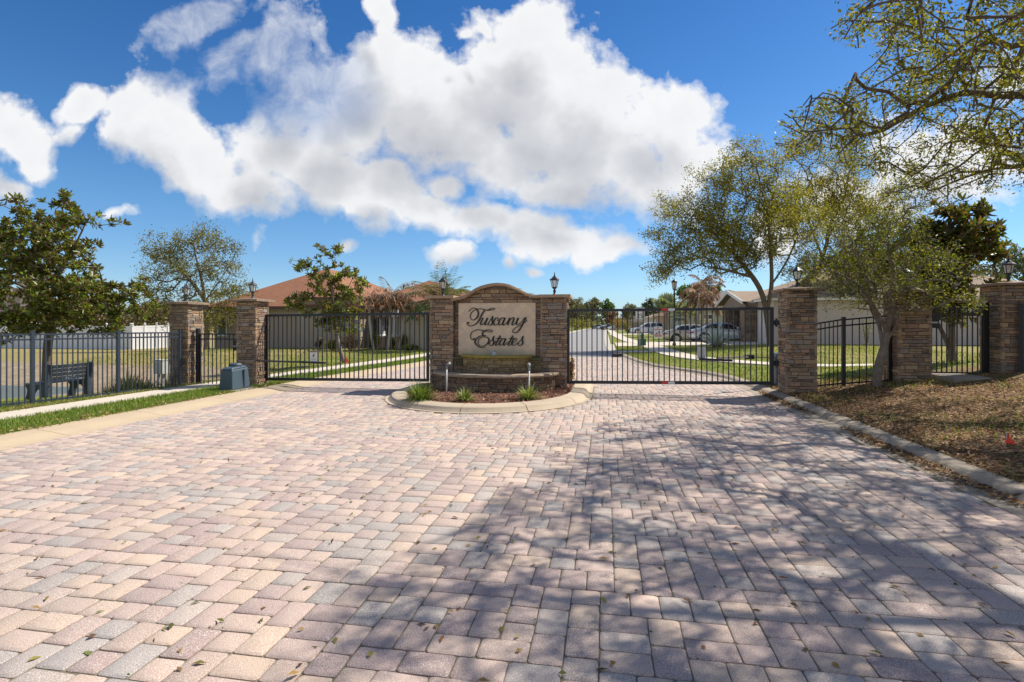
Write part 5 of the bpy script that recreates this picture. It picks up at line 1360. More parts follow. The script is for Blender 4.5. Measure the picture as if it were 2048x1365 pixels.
# sage house farther up
t = thing('house', 'sage green house with grey roof and two small square windows', 'house', (14, 78, .1)); o = t.location
sage = stucco('sage_stucco', (.44,.44,.33))
MB().box(9.6, 24, 72, 86, -.2, 3.35).build('wall', sage, t, o)
mb = MB(); hip(mb, 9.6, 24, 72, 86, 3.4, 6.3, .5); hip(mb, 8.6, 15, 76, 83, 3.4, 5.4, .35); mb.build('roof', roof_grey, t, o)
mb = MB(); soffit(mb, 9.6, 24, 72, 86, 3.4, .5); mb.build('fascia', wtrim, t, o)
for px in (1402.5, 1415): x0 = atY(px, 650, 72).x; window(t, o, x0, x0+.55, atY(px,638,72).z, atY(px,630,72).z, 72, bars=(0,0), fw=.16, sill=False)
window(t, o, 73.5, 75.0, .6, 2.2, 9.6, face='x')
for (lab, x0, x1, y0, y1, wc, rm, ze, zr) in (
    ('peach stucco house with brown roof far up the right side', 9.5, 22, 96, 112, stucco('peach_stucco', (.52,.33,.24)), roof_red, 3.1, 5.6),
    ('cream house with tan roof farthest up the right side', 9.5, 22, 124, 140, lightw, roof_tan, 3.1, 5.4),
    ('low dark roofed house closing the far end of the street', 4.5, 19, 226, 240, tau, roof_dark, 2.6, 5.2)):
    t = thing('house', lab, 'house', ((x0+x1)/2, (y0+y1)/2, .1), group='houses farther up the street'); o = t.location
    MB().box(x0, x1, y0, y1, -.5, ze).build('wall', wc, t, o)
    mb = MB(); hip(mb, x0, x1, y0, y1, ze+.05, zr, .5); mb.build('roof', rm, t, o)
    mb = MB(); soffit(mb, x0, x1, y0, y1, ze+.05, .5); mb.build('fascia', wtrim, t, o)
    window(t, o, x0+1.5, x0+2.8, .9, 2.2, y0); window(t, o, y0+2, y0+4, .9, 2.2, x0, face='x')
    garage_door(t, o, x0, y1-6, y1-2, .1, 2.3)
# gutter downpipes and vents on the near houses
# neighbour far left behind the magnolia
t = thing('house', 'brown roofed house at the far left edge behind the magnolia', 'house', (-62, 52, -.3)); o = t.location
MB().box(-75, -57, 44, 52, -.8, 2.6).build('wall', tau, t, o); mb = MB(); hip(mb, -75, -57, 44, 52, 2.65, 5.4, .5); mb.build('roof', roof_dark, t, o); mb = MB(); soffit(mb, -75, -57, 44, 52, 2.65); mb.build('fascia', fascia_d, t, o)
window(t, o, -61, -59.5, .6, 2.0, 44)

# ------------------------------------------------------------------ white vinyl fence
vinyl = mat('white_vinyl', (.74,.74,.76), .45)
def vinyl_fence(label, p0, p1, zt0, zt1, n):
    t = thing('vinyl_fence', label, 'fence', (p0[0], p0[1], hz(*p0)), group='white vinyl privacy fence'); o = t.location
    A, B = Vector((*p0, 0)), Vector((*p1, 0)); d = (B-A).normalized(); nrm = Vector((-d.y, d.x, 0)); ln = (B-A).length
    mb = MB(); k = int(ln/.17)
    for i in range(k):
        u, v = i/k, (i+1)/k; a, b_ = A+(B-A)*u+d*.004, A+(B-A)*v-d*.004
        za, zb = zt0+(zt1-zt0)*u, zt0+(zt1-zt0)*v; ga, gb = hz(a.x, a.y)+.04, hz(b_.x, b_.y)+.04
        q = nrm*.02; mb.hexa([(*(a-q).xy, ga),(*(b_-q).xy, gb),(*(b_+q).xy, gb),(*(a+q).xy, ga),(*(a-q).xy, za),(*(b_-q).xy, zb),(*(b_+q).xy, zb),(*(a+q).xy, za)])
    mb.build('board_panel', vinyl, t, o)
    for dz in (-.02, -1.65): MB().bar(A+Vector((0,0,zt0+dz)), B+Vector((0,0,zt1+dz)), .06, .12).build('rail', vinyl, t, o)
    for i in range(n+1):
        u = i/n; p = A+(B-A)*u; z1 = zt0+(zt1-zt0)*u
        po = MB().bar((p.x, p.y, hz(p.x,p.y)-.2), (p.x, p.y, z1+.06), .13, .13, up=d).build('post', vinyl, t, o)
        c_ = MB().lathe([(.10,.061),(.10,.09),(.04,.11),(.035,.13),(.07,.16),(.08,.20),(.06,.24),(.02,.27)], p.x, p.y, z1, 10).build('ball_cap', vinyl, t, o, smooth=True); c_.parent = po
c0 = atd(262, 700, 39.5); c1 = atd(336, 693, 42); c2 = atd(-60, 700, 42.5)
vinyl_fence('white vinyl fence run beyond the pond, shaded side facing the street', (c2.x, c2.y), (c0.x, c0.y), atd(-60,653,42.5).z, atd(262,654,39.5).z, 7)
vinyl_fence('white vinyl fence run dappled in sun, ending behind the leftmost pillar', (c0.x+.1, c0.y+.02), (c1.x, c1.y), atd(262,654,39.5).z, atd(336,651.5,42).z, 3)
# ------------------------------------------------------------------ plants
def leaf_mat(name, rough=.5, trans=.3, back=None, spec=.4, tint=(1.25,1.3,.5)):
    m, nt, out = new_mat(name)
    b = N(nt, 'ShaderNodeBsdfPrincipled'); b.inputs['Roughness'].default_value = rough; b.inputs['Specular IOR Level'].default_value = spec
    c = N(nt, 'ShaderNodeAttribute', attribute_name='Col').outputs['Color']
    if back: c = mixc(nt, N(nt, 'ShaderNodeNewGeometry').outputs['Backfacing'], c, back)
    L(nt, c, b.inputs['Base Color'])
    tl = N(nt, 'ShaderNodeBsdfTranslucent'); L(nt, mixc(nt, 1.0, c, tint, 'MULTIPLY'), tl.inputs[0])
    mx = N(nt, 'ShaderNodeMixShader'); mx.inputs[0].default_value = trans; L(nt, b.outputs[0], mx.inputs[1]); L(nt, tl.outputs[0], mx.inputs[2]); L(nt, mx.outputs[0], out.inputs[0])
    return m
OAK = leaf_mat('oak_leaf', .5, .55); MAG = leaf_mat('magnolia_leaf', .32, .45, (.15,.115,.045), .6); BLADE = leaf_mat('grass_blade', .55, .3); FROND = leaf_mat('palm_frond', .5, .2); DEAD = leaf_mat('dead_leaf', .8, .15, tint=(1,.9,.7)); DISTANT = leaf_mat('distant_leaf', .7, .15)
def bark(n, c, c2): return mat(n, c, .9, var=(7, .8, c2), fine=(35, .35), bmp=(30, .8, .02))
bark_oak = bark('oak_bark', (.16,.12,.085), (.085,.065,.05)); bark_pale = bark('pale_lichen_bark', (.235,.195,.155), (.12,.095,.075)); bark_mag = bark('magnolia_bark', (.17,.135,.11), (.09,.07,.06)); bark_lit = bark('grey_bark', (.24,.19,.15), (.13,.10,.08))

def leaf_cards(name, P, D, Nn, Ln, Wd, C, m, parent=None, org=(0,0,0), oval=False, fold=.25):
    """P base points, D directions, Nn face normals (arrays); one small folded leaf each"""
    n = len(P); D = unit(D); S = unit(np.cross(D, Nn)); U = np.cross(S, D); Ln = Ln[:,None]; Wd = Wd[:,None]
    P = P-np.array(org)[None]
    if oval:
        pts = [P, P+D*Ln*.3+S*Wd*.45+U*Wd*fold, P+D*Ln*.68+S*Wd*.42+U*Wd*fold, P+D*Ln-U*Ln*.06, P+D*Ln*.68-S*Wd*.42+U*Wd*fold, P+D*Ln*.3-S*Wd*.45+U*Wd*fold]
        V = np.stack(pts, 1).reshape(-1, 3); b = np.arange(n)*6
        F = np.concatenate([np.stack([b, b+1, b+2, b+3], 1), np.stack([b, b+3, b+4, b+5], 1)]); k = 6
    else:
        pts = [P, P+D*Ln*.5+S*Wd*.5+U*Wd*fold, P+D*Ln, P+D*Ln*.5-S*Wd*.5+U*Wd*fold]
        V = np.stack(pts, 1).reshape(-1, 3); b = np.arange(n)*4; F = np.stack([b, b+1, b+2, b+3], 1); k = 4
    return np_mesh(name, V, F, m, parent, cols=np.repeat(C, k, axis=0))
def cpal(pal, n, p=None, var=.18):
    pal = np.array(pal); return pal[rng.choice(len(pal), n, p=p)]*rng.normal(1, var, n).clip(.5, 1.6)[:,None]

class Skeleton:
    def __init__(s): s.pos = []; s.par = []; s.chains = []; s.tips = []
    def path(s, pts, parent=-1, tip=False):
        ch = [parent] if parent >= 0 else []
        for p in pts:
            s.pos.append(np.array(p, float)); s.par.append(ch[-1] if ch else -1); ch.append(len(s.pos)-1)
        s.chains.append(ch)
        if tip: s.tips.append(ch)
        return ch
    def reach(s, targets, step=.25, wig=.06, root=None, lift=0.0):
        root = s.pos[0] if root is None else root
        T = np.array(targets); T = T[np.argsort(np.linalg.norm(T-np.array(s.pos[len(s.pos)//2]), axis=1)+rng.random(len(T))*.3)]
        plen = [0.0]*len(s.pos)
        for i in range(len(s.pos)): plen[i] = 0 if s.par[i] < 0 else plen[s.par[i]]+np.linalg.norm(s.pos[i]-s.pos[s.par[i]])
        P = np.array(s.pos); PL = np.array(plen)
        buf = np.zeros((60000, 3)); bl_ = np.zeros(60000); n = len(P); buf[:n] = P; bl_[:n] = PL
        for t in T:
            d = np.linalg.norm(buf[:n]-t, axis=1); cost = d*1.0+bl_[:n]*.12+np.where(buf[:n,2] < root[2]+.9, 2.5, 0)
            i = int(np.argmin(cost)); dist = d[i]
            if dist < step*.4: continue
            k = max(2, int(dist/step)); a = buf[i]
            pd = a-s.pos[s.par[i]] if s.par[i] >= 0 else np.array((0,0,1.))
            pd = pd/max(np.linalg.norm(pd), 1e-6)
            c = a+pd*dist*.35+np.array((0,0,dist*lift))+rng.normal(0, dist*.06, 3)
            pts = []
            for j in range(1, k+1):
                u = j/k; q = (1-u)**2*a+2*u*(1-u)*c+u*u*t
                if j < k: q = q+rng.normal(0, wig*step*2, 3)
                pts.append(q)
            ch = s.path(pts, i, True)
            l = bl_[i]
            for q in pts:
                l += dist/k; buf[n] = q; bl_[n] = l; n += 1
            if n > 59000: break
    def radii(s, tip, power=2.35, rmax=None, floor=None):
        n = len(s.pos); acc = np.zeros(n); kids = np.zeros(n, int)
        for p in s.par:
            if p >= 0: kids[p] += 1
        for i in range(n-1, -1, -1):
            if kids[i] == 0: acc[i] = tip**power
            if s.par[i] >= 0: acc[s.par[i]] += acc[i]*1.012
        r = acc**(1/power)
        if rmax: r = r*min(1.0, rmax/r[0]) if r[0] > rmax else r*(rmax/r[0])**.8
        return np.maximum(r, tip*.8)
    def wood(s, name, m, parent, org, r, min_r=0.0, flare=1.35):
        mb = MB()
        for ch in s.chains:
            rr = [r[i] for i in ch]
            if len(ch) > 1 and s.par[ch[1]] == ch[0] and s.par[ch[0]] != -2 and ch[0] != s.chains[0][0]: rr[0] = min(rr[0], rr[1]*1.25)
            if max(rr) < min_r: continue
            if ch is s.chains[0]: rr[0] *= flare
            n = 10 if rr[0] > .06 else (6 if rr[0] > .02 else 4 if rr[0] > .008 else 3)
            mb.tube([s.pos[i] for i in ch], rr, n, cap=False)
        return mb.build(name, m, parent, org, smooth=True)
def sample_blobs(blobs, n, clump, sig):
    """blobs: (centre, (rx, ry, rz)) ; clumped points near the outer part of each"""
    vol = np.array([b[1][0]*b[1][1]*b[1][2] for b in blobs])**.75; out = []
    nc = max(4, n//clump); idx = rng.choice(len(blobs), nc, p=vol/vol.sum())
    for i in idx:
        c, r = blobs[i]; v = unit(rng.normal(0, 1, 3)); q = np.array(c)+v*np.array(r)*rng.random()**.42
        out.append(q+rng.normal(0, sig, (clump, 3))*np.array((1, 1, .7)))
    return np.concatenate(out)[:n]
def px_blob(px, py, rx, ry, d, dz=0.0, rd=None):
    p = atd(px, py, d+dz); k = d/FPX; return (np.array(p), (rx*k, (rd or rx)*k, ry*k))
def foliage_on(sk, per, length, width, pal, p=None, spread=.08, frac=.75, up=.5, lvar=.25, along=.6):
    """small leaves scattered round the outer part of each twig"""
    Ps, Ds = [], []
    for ch in sk.tips:
        pts = np.array([sk.pos[i] for i in ch]); k = len(pts); a0 = int((k-1)*(1-frac)); seg = pts[a0:]
        if len(seg) < 2: continue
        n = rng.poisson(per*max(1, len(seg)/3)*(.4+1.2*rng.random())); 
        if n == 0: continue
        u = rng.random(n)**.7*(len(seg)-1); i = np.minimum(u.astype(int), len(seg)-2); f = (u-i)[:,None]
        q = seg[i]*(1-f)+seg[i+1]*f; dr = unit(seg[i+1]-seg[i])
        off = rng.normal(0, spread, (n, 3)); Ps.append(q+off); Ds.append(dr*along+rng.normal(0, .6, (n, 3)))
    P = np.concatenate(Ps); D = np.concatenate(Ds); n = len(P)
    Nn = unit(rng.normal(0, 1, (n, 3))+np.array((0, 0, up)))
    return P, D, Nn, length*rng.normal(1, lvar, n).clip(.5, 1.7), width*rng.normal(1, lvar, n).clip(.5, 1.7), cpal(pal, n, p)
def rosettes_on(sk, k, length, width, pal, p=None, stations=1):
    Ps, Ds, Ns = [], [], []
    for ch in sk.tips:
        pts = np.array([sk.pos[i] for i in ch])
        for st in range(stations):
            j = len(pts)-1-st*max(1, len(pts)//(stations+1))
            if j < 1: break
            ax = unit(pts[j]-pts[j-1]); ax = unit(ax+np.array((0, 0, .35)))
            n = rng.integers(int(k*.7), int(k*1.3)+1); a = np.cross(ax, (0, 0, 1.)+rng.normal(0, .05, 3)); a = unit(a); b = np.cross(ax, a)
            th = rng.random()*6.28+np.arange(n)*2.4; op = rng.uniform(.45, 1.65, n)
            rad = np.cos(th)[:,None]*a+np.sin(th)[:,None]*b; D = np.cos(op)[:,None]*ax+np.sin(op)[:,None]*rad
            Ps.append(pts[j]-ax*rng.random((n,1))*.07+rad*.008); Ds.append(D); Ns.append(unit(np.sin(op)[:,None]*ax-np.cos(op)[:,None]*rad*.9+rng.normal(0, .2, (n, 3))))
    P = np.concatenate(Ps); D = np.concatenate(Ds); Nn = np.concatenate(Ns); n = len(P); Nn = Nn*rng.choice([-1, 1], n, p=[.45, .55])[:,None]
    return P, D, Nn, length*rng.normal(1, .2, n).clip(.5, 1.5), width*rng.normal(1, .15, n).clip(.6, 1.4), cpal(pal, n, p, .2)

def pxpath(pts, d, n=6):
    """polyline of (px, py[, extra depth]) at depth d, smoothed"""
    P = [np.array(atd(p[0], p[1], d+(p[2] if len(p) > 2 else 0))) for p in pts]; return spline(P, n)
OLIVE = [(.15,.155,.038),(.19,.18,.045),(.25,.22,.055),(.10,.11,.03),(.30,.23,.055)]; OLV_P = [.30,.28,.20,.15,.07]
def tree(name, label, base_px, d, trunk, limbs, blobs, n_t, clump, sig, bark_m, tip, rmax, leaves, step=.25, wig=.06, group=None, lift=.03, minr=0.0, cat='tree'):
    base = trunk[0]; g = hz(base[0], base[1]); trunk = [np.array((trunk[0][0], trunk[0][1], g-.15))]+trunk
    t = thing(name, label, cat, (base[0], base[1], g), group=group); o = t.location
    sk = Skeleton(); ch = sk.path(trunk)
    for at_i, pts in limbs:
        # attach the limb to the trunk node nearest its first point
        i = int(np.argmin([np.linalg.norm(sk.pos[j]-pts[0]) for j in range(len(sk.pos))])); sk.path(pts[1:], i)
    T = sample_blobs(blobs, n_t, clump, sig); T = T[T[:,2] > g+.5]
    sk.reach(T, step, wig, root=np.array((base[0], base[1], g)), lift=lift)
    r = sk.radii(tip, rmax=rmax)
    sk.wood('trunk', bark_m, t, o, r, minr)
    P, D, Nn, Ln, Wd, C, m_, oval = leaves(sk)
    leaf_cards('crown', P, D, Nn, Ln, Wd, C, m_, t, o, oval)
    return t
def oak_leaves(per, l, w, pal=OLIVE, p=OLV_P, spread=.08, m_=None, **kw):
    return lambda sk: (*foliage_on(sk, per, l, w, pal, p, spread, **kw), m_ or OAK, False)
MAGP = [(.17,.235,.034),(.24,.31,.045),(.32,.37,.065),(.10,.15,.026),(.31,.20,.065)]; MAG_PP = [.32,.30,.14,.14,.10]
def mag_leaves(k, l, w, pal=MAGP, p=MAG_PP, st=2): return lambda sk: (*rosettes_on(sk, k, l, w, pal, p, st), MAG, True)

# 1 big magnolia on the left
d = 12.9
tree('magnolia_tree', 'large glossy magnolia standing over the bench at the left edge', None, d, pxpath([(92,778),(95,700),(101,640),(95,590),(84,540),(72,490)], d), [
     (0, pxpath([(100,640),(125,600,.2),(160,575,.3),(215,570,.3)], d)), (0, pxpath([(97,600),(120,540,-.2),(150,490,-.3),(175,440,-.3)], d)), (0, pxpath([(95,620),(60,580,-.3),(10,560,-.5),(-50,540,-.6)], d)), (0, pxpath([(88,560),(50,500,.3),(10,450,.5)], d))],
     [px_blob(50,440,70,45,d,.2), px_blob(170,425,48,34,d,-.3), px_blob(100,500,95,48,d,0,80), px_blob(20,560,100,65,d,.3,90), px_blob(150,590,100,58,d,.1,90), px_blob(250,600,58,42,d,.1,50), px_blob(60,645,110,26,d,-.3,90), px_blob(185,650,70,18,d,0,60), px_blob(-70,520,90,110,d,.4,90), px_blob(110,560,70,50,d,-.9,40)],
     1080, 4, .14, bark_mag, .0028, .115, mag_leaves(10, .122, .050), step=.22)
# 2 thin oak behind the left pillars
d = 33.5
tree('oak_tree', 'thin olive oak standing behind the two left pillars against the sky', None, d, pxpath([(413,692),(414,640),(409,595),(402,555),(392,515)], d), [
     (0, pxpath([(410,600),(375,555,.5),(340,520,.8),(305,490,1)], d)), (0, pxpath([(409,605),(440,560,-.5),(465,525,-.8)], d)), (0, pxpath([(413,640),(450,610,-.8),(475,590,-1)], d))],
     [px_blob(390,480,62,26,d), px_blob(330,500,46,36,d), px_blob(440,500,42,34,d), px_blob(400,535,80,36,d), px_blob(470,555,28,42,d), px_blob(320,560,42,40,d), px_blob(430,590,60,32,d), px_blob(340,610,60,36,d), px_blob(450,630,50,28,d), px_blob(395,640,50,22,d)],
     760, 5, .34, bark_lit, .005, .20, oak_leaves(26, .13, .058, spread=.20, up=.3), step=.5, minr=.0)
# 3 leaning young magnolia beyond the left gate
d = 20.2
tree('magnolia_tree', 'young leaning magnolia beyond the left gate in front of the red brown roof', None, d, pxpath([(689,728),(680,700),(671,660),(667,620),(664,580),(655,535)], d), [
     (0, pxpath([(668,630),(690,590,.3),(706,555,.4)], d)), (0, pxpath([(668,640),(640,610,-.2),(610,590,-.3)], d))],
     [px_blob(650,510,34,18,d), px_blob(612,540,32,20,d), px_blob(700,540,32,32,d), px_blob(655,570,55,30,d), px_blob(720,578,30,25,d), px_blob(605,603,28,18,d), px_blob(700,612,50,28,d), px_blob(660,630,45,22,d), px_blob(690,648,36,22,d)],
     330, 4, .13, bark_lit, .0045, .09, mag_leaves(8, .15, .062, st=2), step=.25)
# 6, 7 two oaks behind the right gate pillar
d = 30.5
YEL = [(.21,.20,.038),(.27,.245,.045),(.34,.285,.05),(.13,.14,.03),(.40,.28,.055)]
tree('oak_tree', 'spreading olive oak in front of the pale house, just left of the gate pillar lantern', None, d, pxpath([(1541,694),(1537,650),(1530,610),(1518,575),(1495,540)], d), [
     (0, pxpath([(1500,548),(1465,505,.3),(1430,470,.6),(1380,440,1)], d)), (0, pxpath([(1533,625),(1543,570,-.3),(1541,500,-.5),(1535,430,-.6),(1520,370,-.8)], d)), (0, pxpath([(1505,555),(1450,540,-1),(1390,530,-1.5),(1340,520,-1.8)], d)), (0, pxpath([(1543,570),(1575,520,.6),(1600,460,.9)], d))],
     [px_blob(1400,420,82,62,d), px_blob(1335,480,46,46,d), px_blob(1450,365,62,38,d), px_blob(1535,400,70,75,d), px_blob(1430,510,100,38,d), px_blob(1330,530,40,24,d), px_blob(1500,470,80,60,d), px_blob(1600,440,56,66,d), px_blob(1500,320,50,36,d)],
     1300, 5, .38, bark_oak, .0042, .24, oak_leaves(40, .125, .056, YEL, [.3,.25,.16,.21,.08], spread=.20, up=.3), step=.45)
d = 34.5
tree('oak_tree', 'yellow green oak with a leaning trunk behind the gate pillar', None, d, pxpath([(1572,688),(1580,620),(1598,575),(1628,548),(1650,500),(1662,440)], d), [
     (0, pxpath([(1628,548),(1690,500,-.5),(1740,470,-.8)], d)), (0, pxpath([(1645,515),(1620,450,.6),(1600,380,1)], d)), (0, pxpath([(1660,450),(1690,390,.3),(1700,330,.5)], d))],
     [px_blob(1630,400,80,75,d), px_blob(1720,450,80,75,d), px_blob(1590,300,58,42,d), px_blob(1670,310,62,45,d), px_blob(1770,500,70,60,d), px_blob(1790,400,56,70,d), px_blob(1690,380,80,60,d), px_blob(1650,520,60,40,d), px_blob(1720,540,80,45,d), px_blob(1600,540,50,30,d), px_blob(1800,530,60,50,d)],
     1250, 5, .40, bark_oak, .0042, .28, oak_leaves(42, .13, .058, YEL, [.26,.27,.2,.15,.12], spread=.22, up=.3), step=.5)
# 4 pale multi-trunk tree in front of the half hidden pillar
d = 10.3
tree('multi_trunk_tree', 'pale barked multi-trunk tree with sparse leaves in front of the half hidden pillar', None, d, pxpath([(1754,776),(1757,735),(1768,695),(1777,650),(1785,600),(1783,545),(1776,490)], d, 5), [
     (0, pxpath([(1770,690),(1790,655,-.1),(1806,620,-.2),(1850,622,-.3),(1905,602,-.3),(1930,590,-.2)], d, 5)), (0, pxpath([(1766,700),(1758,650,.1),(1742,615,.2),(1735,560,.3),(1712,500,.3)], d, 5)), (0, pxpath([(1775,665),(1745,610,-.3),(1715,570,-.5),(1670,545,-.6)], d, 5)),
     (0, pxpath([(1785,600),(1825,575,-.2),(1870,560,-.3),(1930,575,-.4)], d, 5)), (0, pxpath([(1784,560),(1815,520,.2),(1845,470,.3)], d, 5))],
     [px_blob(1680,550,80,48,d,-.1), px_blob(1775,490,95,55,d,.1), px_blob(1870,540,70,55,d,0), px_blob(1720,460,70,42,d,.2), px_blob(1640,545,42,38,d,-.3), px_blob(1760,580,100,42,d,-.2), px_blob(1890,595,50,18,d,-.3), px_blob(1800,420,70,36,d,.3)],
     1050, 4, .15, bark_pale, .0022, .095, oak_leaves(11, .055, .022, [(.15,.165,.035),(.20,.205,.04),(.10,.12,.03),(.32,.27,.06)], [.35,.3,.25,.1], spread=.06, frac=.5), step=.16, wig=.10)
# 5 magnolia behind the right pedestrian gate
d = 13.2
tree('magnolia_tree', 'dark magnolia with brown leaf undersides behind the right pedestrian gate', None, d, pxpath([(1903,754),(1904,700),(1903,640),(1902,570),(1905,500),(1900,440)], d), [
     (0, pxpath([(1902,705),(1885,665,.1),(1868,635,.2),(1855,590,.3)], d)), (0, pxpath([(1903,640),(1930,620,-.1),(1955,605,-.2),(1975,585,-.2)], d)), (0, pxpath([(1903,560),(1940,520,.2),(1965,480,.2)], d)), (0, pxpath([(1903,570),(1860,530,-.2),(1830,500,-.3)], d))],
     [px_blob(1900,450,70,50,d), px_blob(1865,545,60,50,d), px_blob(1945,510,55,48,d), px_blob(1820,520,46,42,d), px_blob(1960,575,42,24,d), px_blob(1890,610,66,24,d), px_blob(1880,480,70,50,d,.3)],
     420, 4, .16, bark_mag, .0035, .11, mag_leaves(10, .175, .068, [(.07,.10,.02),(.10,.135,.028),(.14,.17,.035),(.20,.12,.04),(.13,.07,.03)], [.34,.28,.16,.13,.09]), step=.22)

# 8 the big oak over the right side of the drive: its trunk stands outside the picture, its crown shades the pavers
SH = [(500,1420),(600,1260),(650,1175),(720,1125),(860,1085),(930,1050),(1010,965),(1095,925),(1085,880),(1180,862),(1195,825),(1300,800),(1420,790),(1600,795),(2150,880),(2300,1420)]
VIS = [(1690,-60),(1650,45),(1640,105),(1700,90),(1755,125),(1705,160),(1640,195),(1560,235),(1525,268),(1560,300),(1650,325),(1720,345),(1760,395),(1850,435),(1900,470),(2060,480),(2200,480),(2200,-60)]
def crown_ok(P, mar=0):
    P = np.asarray(P); d = -sT*P[:,0]+cT*P[:,1]; l = cT*P[:,0]+sT*P[:,1]; dd = np.maximum(d, .05)
    x, y = 1024+FPX*l/dd, HY+FPX*(HCAM-P[:,2])/dd
    inframe = (d > .05) & (x > -30) & (x < 2080) & (y > -30)
    vis = ~inframe | in_poly(x, y, VIS)
    S = P-np.array(SUN)[None]*(P[:,2]/SUN.z)[:,None]
    ds = -sT*S[:,0]+cT*S[:,1]; ls = cT*S[:,0]+sT*S[:,1]; dss = np.maximum(ds, .05)
    sx, sy = 1024+FPX*ls/dss, HY+FPX*HCAM/dss
    inf = (ds > .05) & (sx > -20) & (sx < 2060) & (sy < 1400)
    return vis & (~inf | in_poly(sx, sy, SH)), inf & (ds > .05)
tb = np.array((9.6, 6.3, .55))
t = thing('oak_tree', 'big live oak whose boughs hang in from the top right over the drive', 'tree', tuple(tb)); o = t.location
sk = Skeleton(); sk.path(spline([tb-(0,0,.3), tb+(0,0,.8), tb+(-.2,.1,2.0), tb+(-.4,.1,2.9), tb+(-.5,.2,4.2), tb+(-.4,.3,6.0)], 6))
def limb(*pts):
    i = int(np.argmin([np.linalg.norm(q-np.array(pts[0])) for q in sk.pos])); sk.path(spline([np.array(p, float) for p in pts], 6)[1:], i)
b1 = [np.array(atd(*q)) for q in ((2048,190,8.3),(1935,186,8.3),(1850,214,8.4),(1760,262,8.6),(1700,274,8.8))]
limb(tb+(-.4,.1,2.9), tb+(-1.5,1.2,3.7), *b1)
b2 = [np.array(atd(*q)) for q in ((2060,330,8.8),(1960,345,9.2),(1870,380,9.6))]
limb(tb+(-.4,.1,2.7), tb+(-1.2,1.6,3.2), *b2)
limb(tb+(-.5,.2,4.0), tb+(-2.2,-.2,5.0), (5.4,6.0,6.3), (3.9,6.3,6.9), (2.9,6.7,7.2))
limb(tb+(-.4,.1,3.4), tb+(-2.0,-1.4,4.5), (5.6,3.9,5.6), (4.0,3.6,6.0), (2.8,4.4,6.2))
limb(tb+(-.4,.1,3.2), tb+(-1.4,-2.6,4.2), (6.4,2.0,5.4), (4.6,1.6,5.9))
limb(tb+(-.5,.2,4.4), tb+(-1.5,1.8,5.8), (6.8,9.6,6.9), (5.9,10.6,7.2)); limb(tb+(-.4,.2,3.5), tb+(1.6,1.0,4.6), (12.5,8.2,5.8)); limb(tb+(-.4,.2,4.2), tb+(1.2,-1.6,5.6), (11.8,3.2,6.6))
cand = []
while sum(len(c) for c in cand) < 2300:
    c = rng.uniform((1.2,.8,3.6), (13.5,12.5,8.6), (900, 3))
    q = ((c-np.array((7.6,6.0,5.2)))/np.array((6.2,6.4,3.2))); keep = (np.sum(q**2, 1) < 1) & (np.sum(q**2, 1)**.5 > .30)
    c = c[keep]; ok, inf = crown_ok(c); w = np.where(inf, 1.0, .35); ok &= rng.random(len(c)) < w
    # gaps: a slow noise keeps whole volumes empty so that sun flecks get through
    g = np.sin(c[:,0]*1.7+2)*np.sin(c[:,1]*1.9+c[:,2])+.5*np.sin(c[:,0]*3.3-c[:,1]*2.7+c[:,2]*3.1); ok &= g > -.42
    cand.append(c[ok])
T = np.concatenate(cand)[:2300]
sk.reach(T, .28, .07, root=tb, lift=.0)
r = sk.radii(.0032, rmax=.26); sk.wood('trunk', bark_oak, t, o, r)
P, D, Nn, Ln, Wd, C = foliage_on(sk, 42, .060, .023, [(.15,.16,.03),(.20,.195,.038),(.27,.24,.045),(.10,.11,.024),(.38,.25,.04)], [.33,.30,.18,.14,.05], spread=.085, frac=.85, up=.4)
ok, _ = crown_ok(P); ok &= True
print('OAK LEAVES', len(P), ok.sum())
leaf_cards('crown', P[ok], D[ok], Nn[ok], Ln[ok], Wd[ok], C[ok], OAK, t, o)

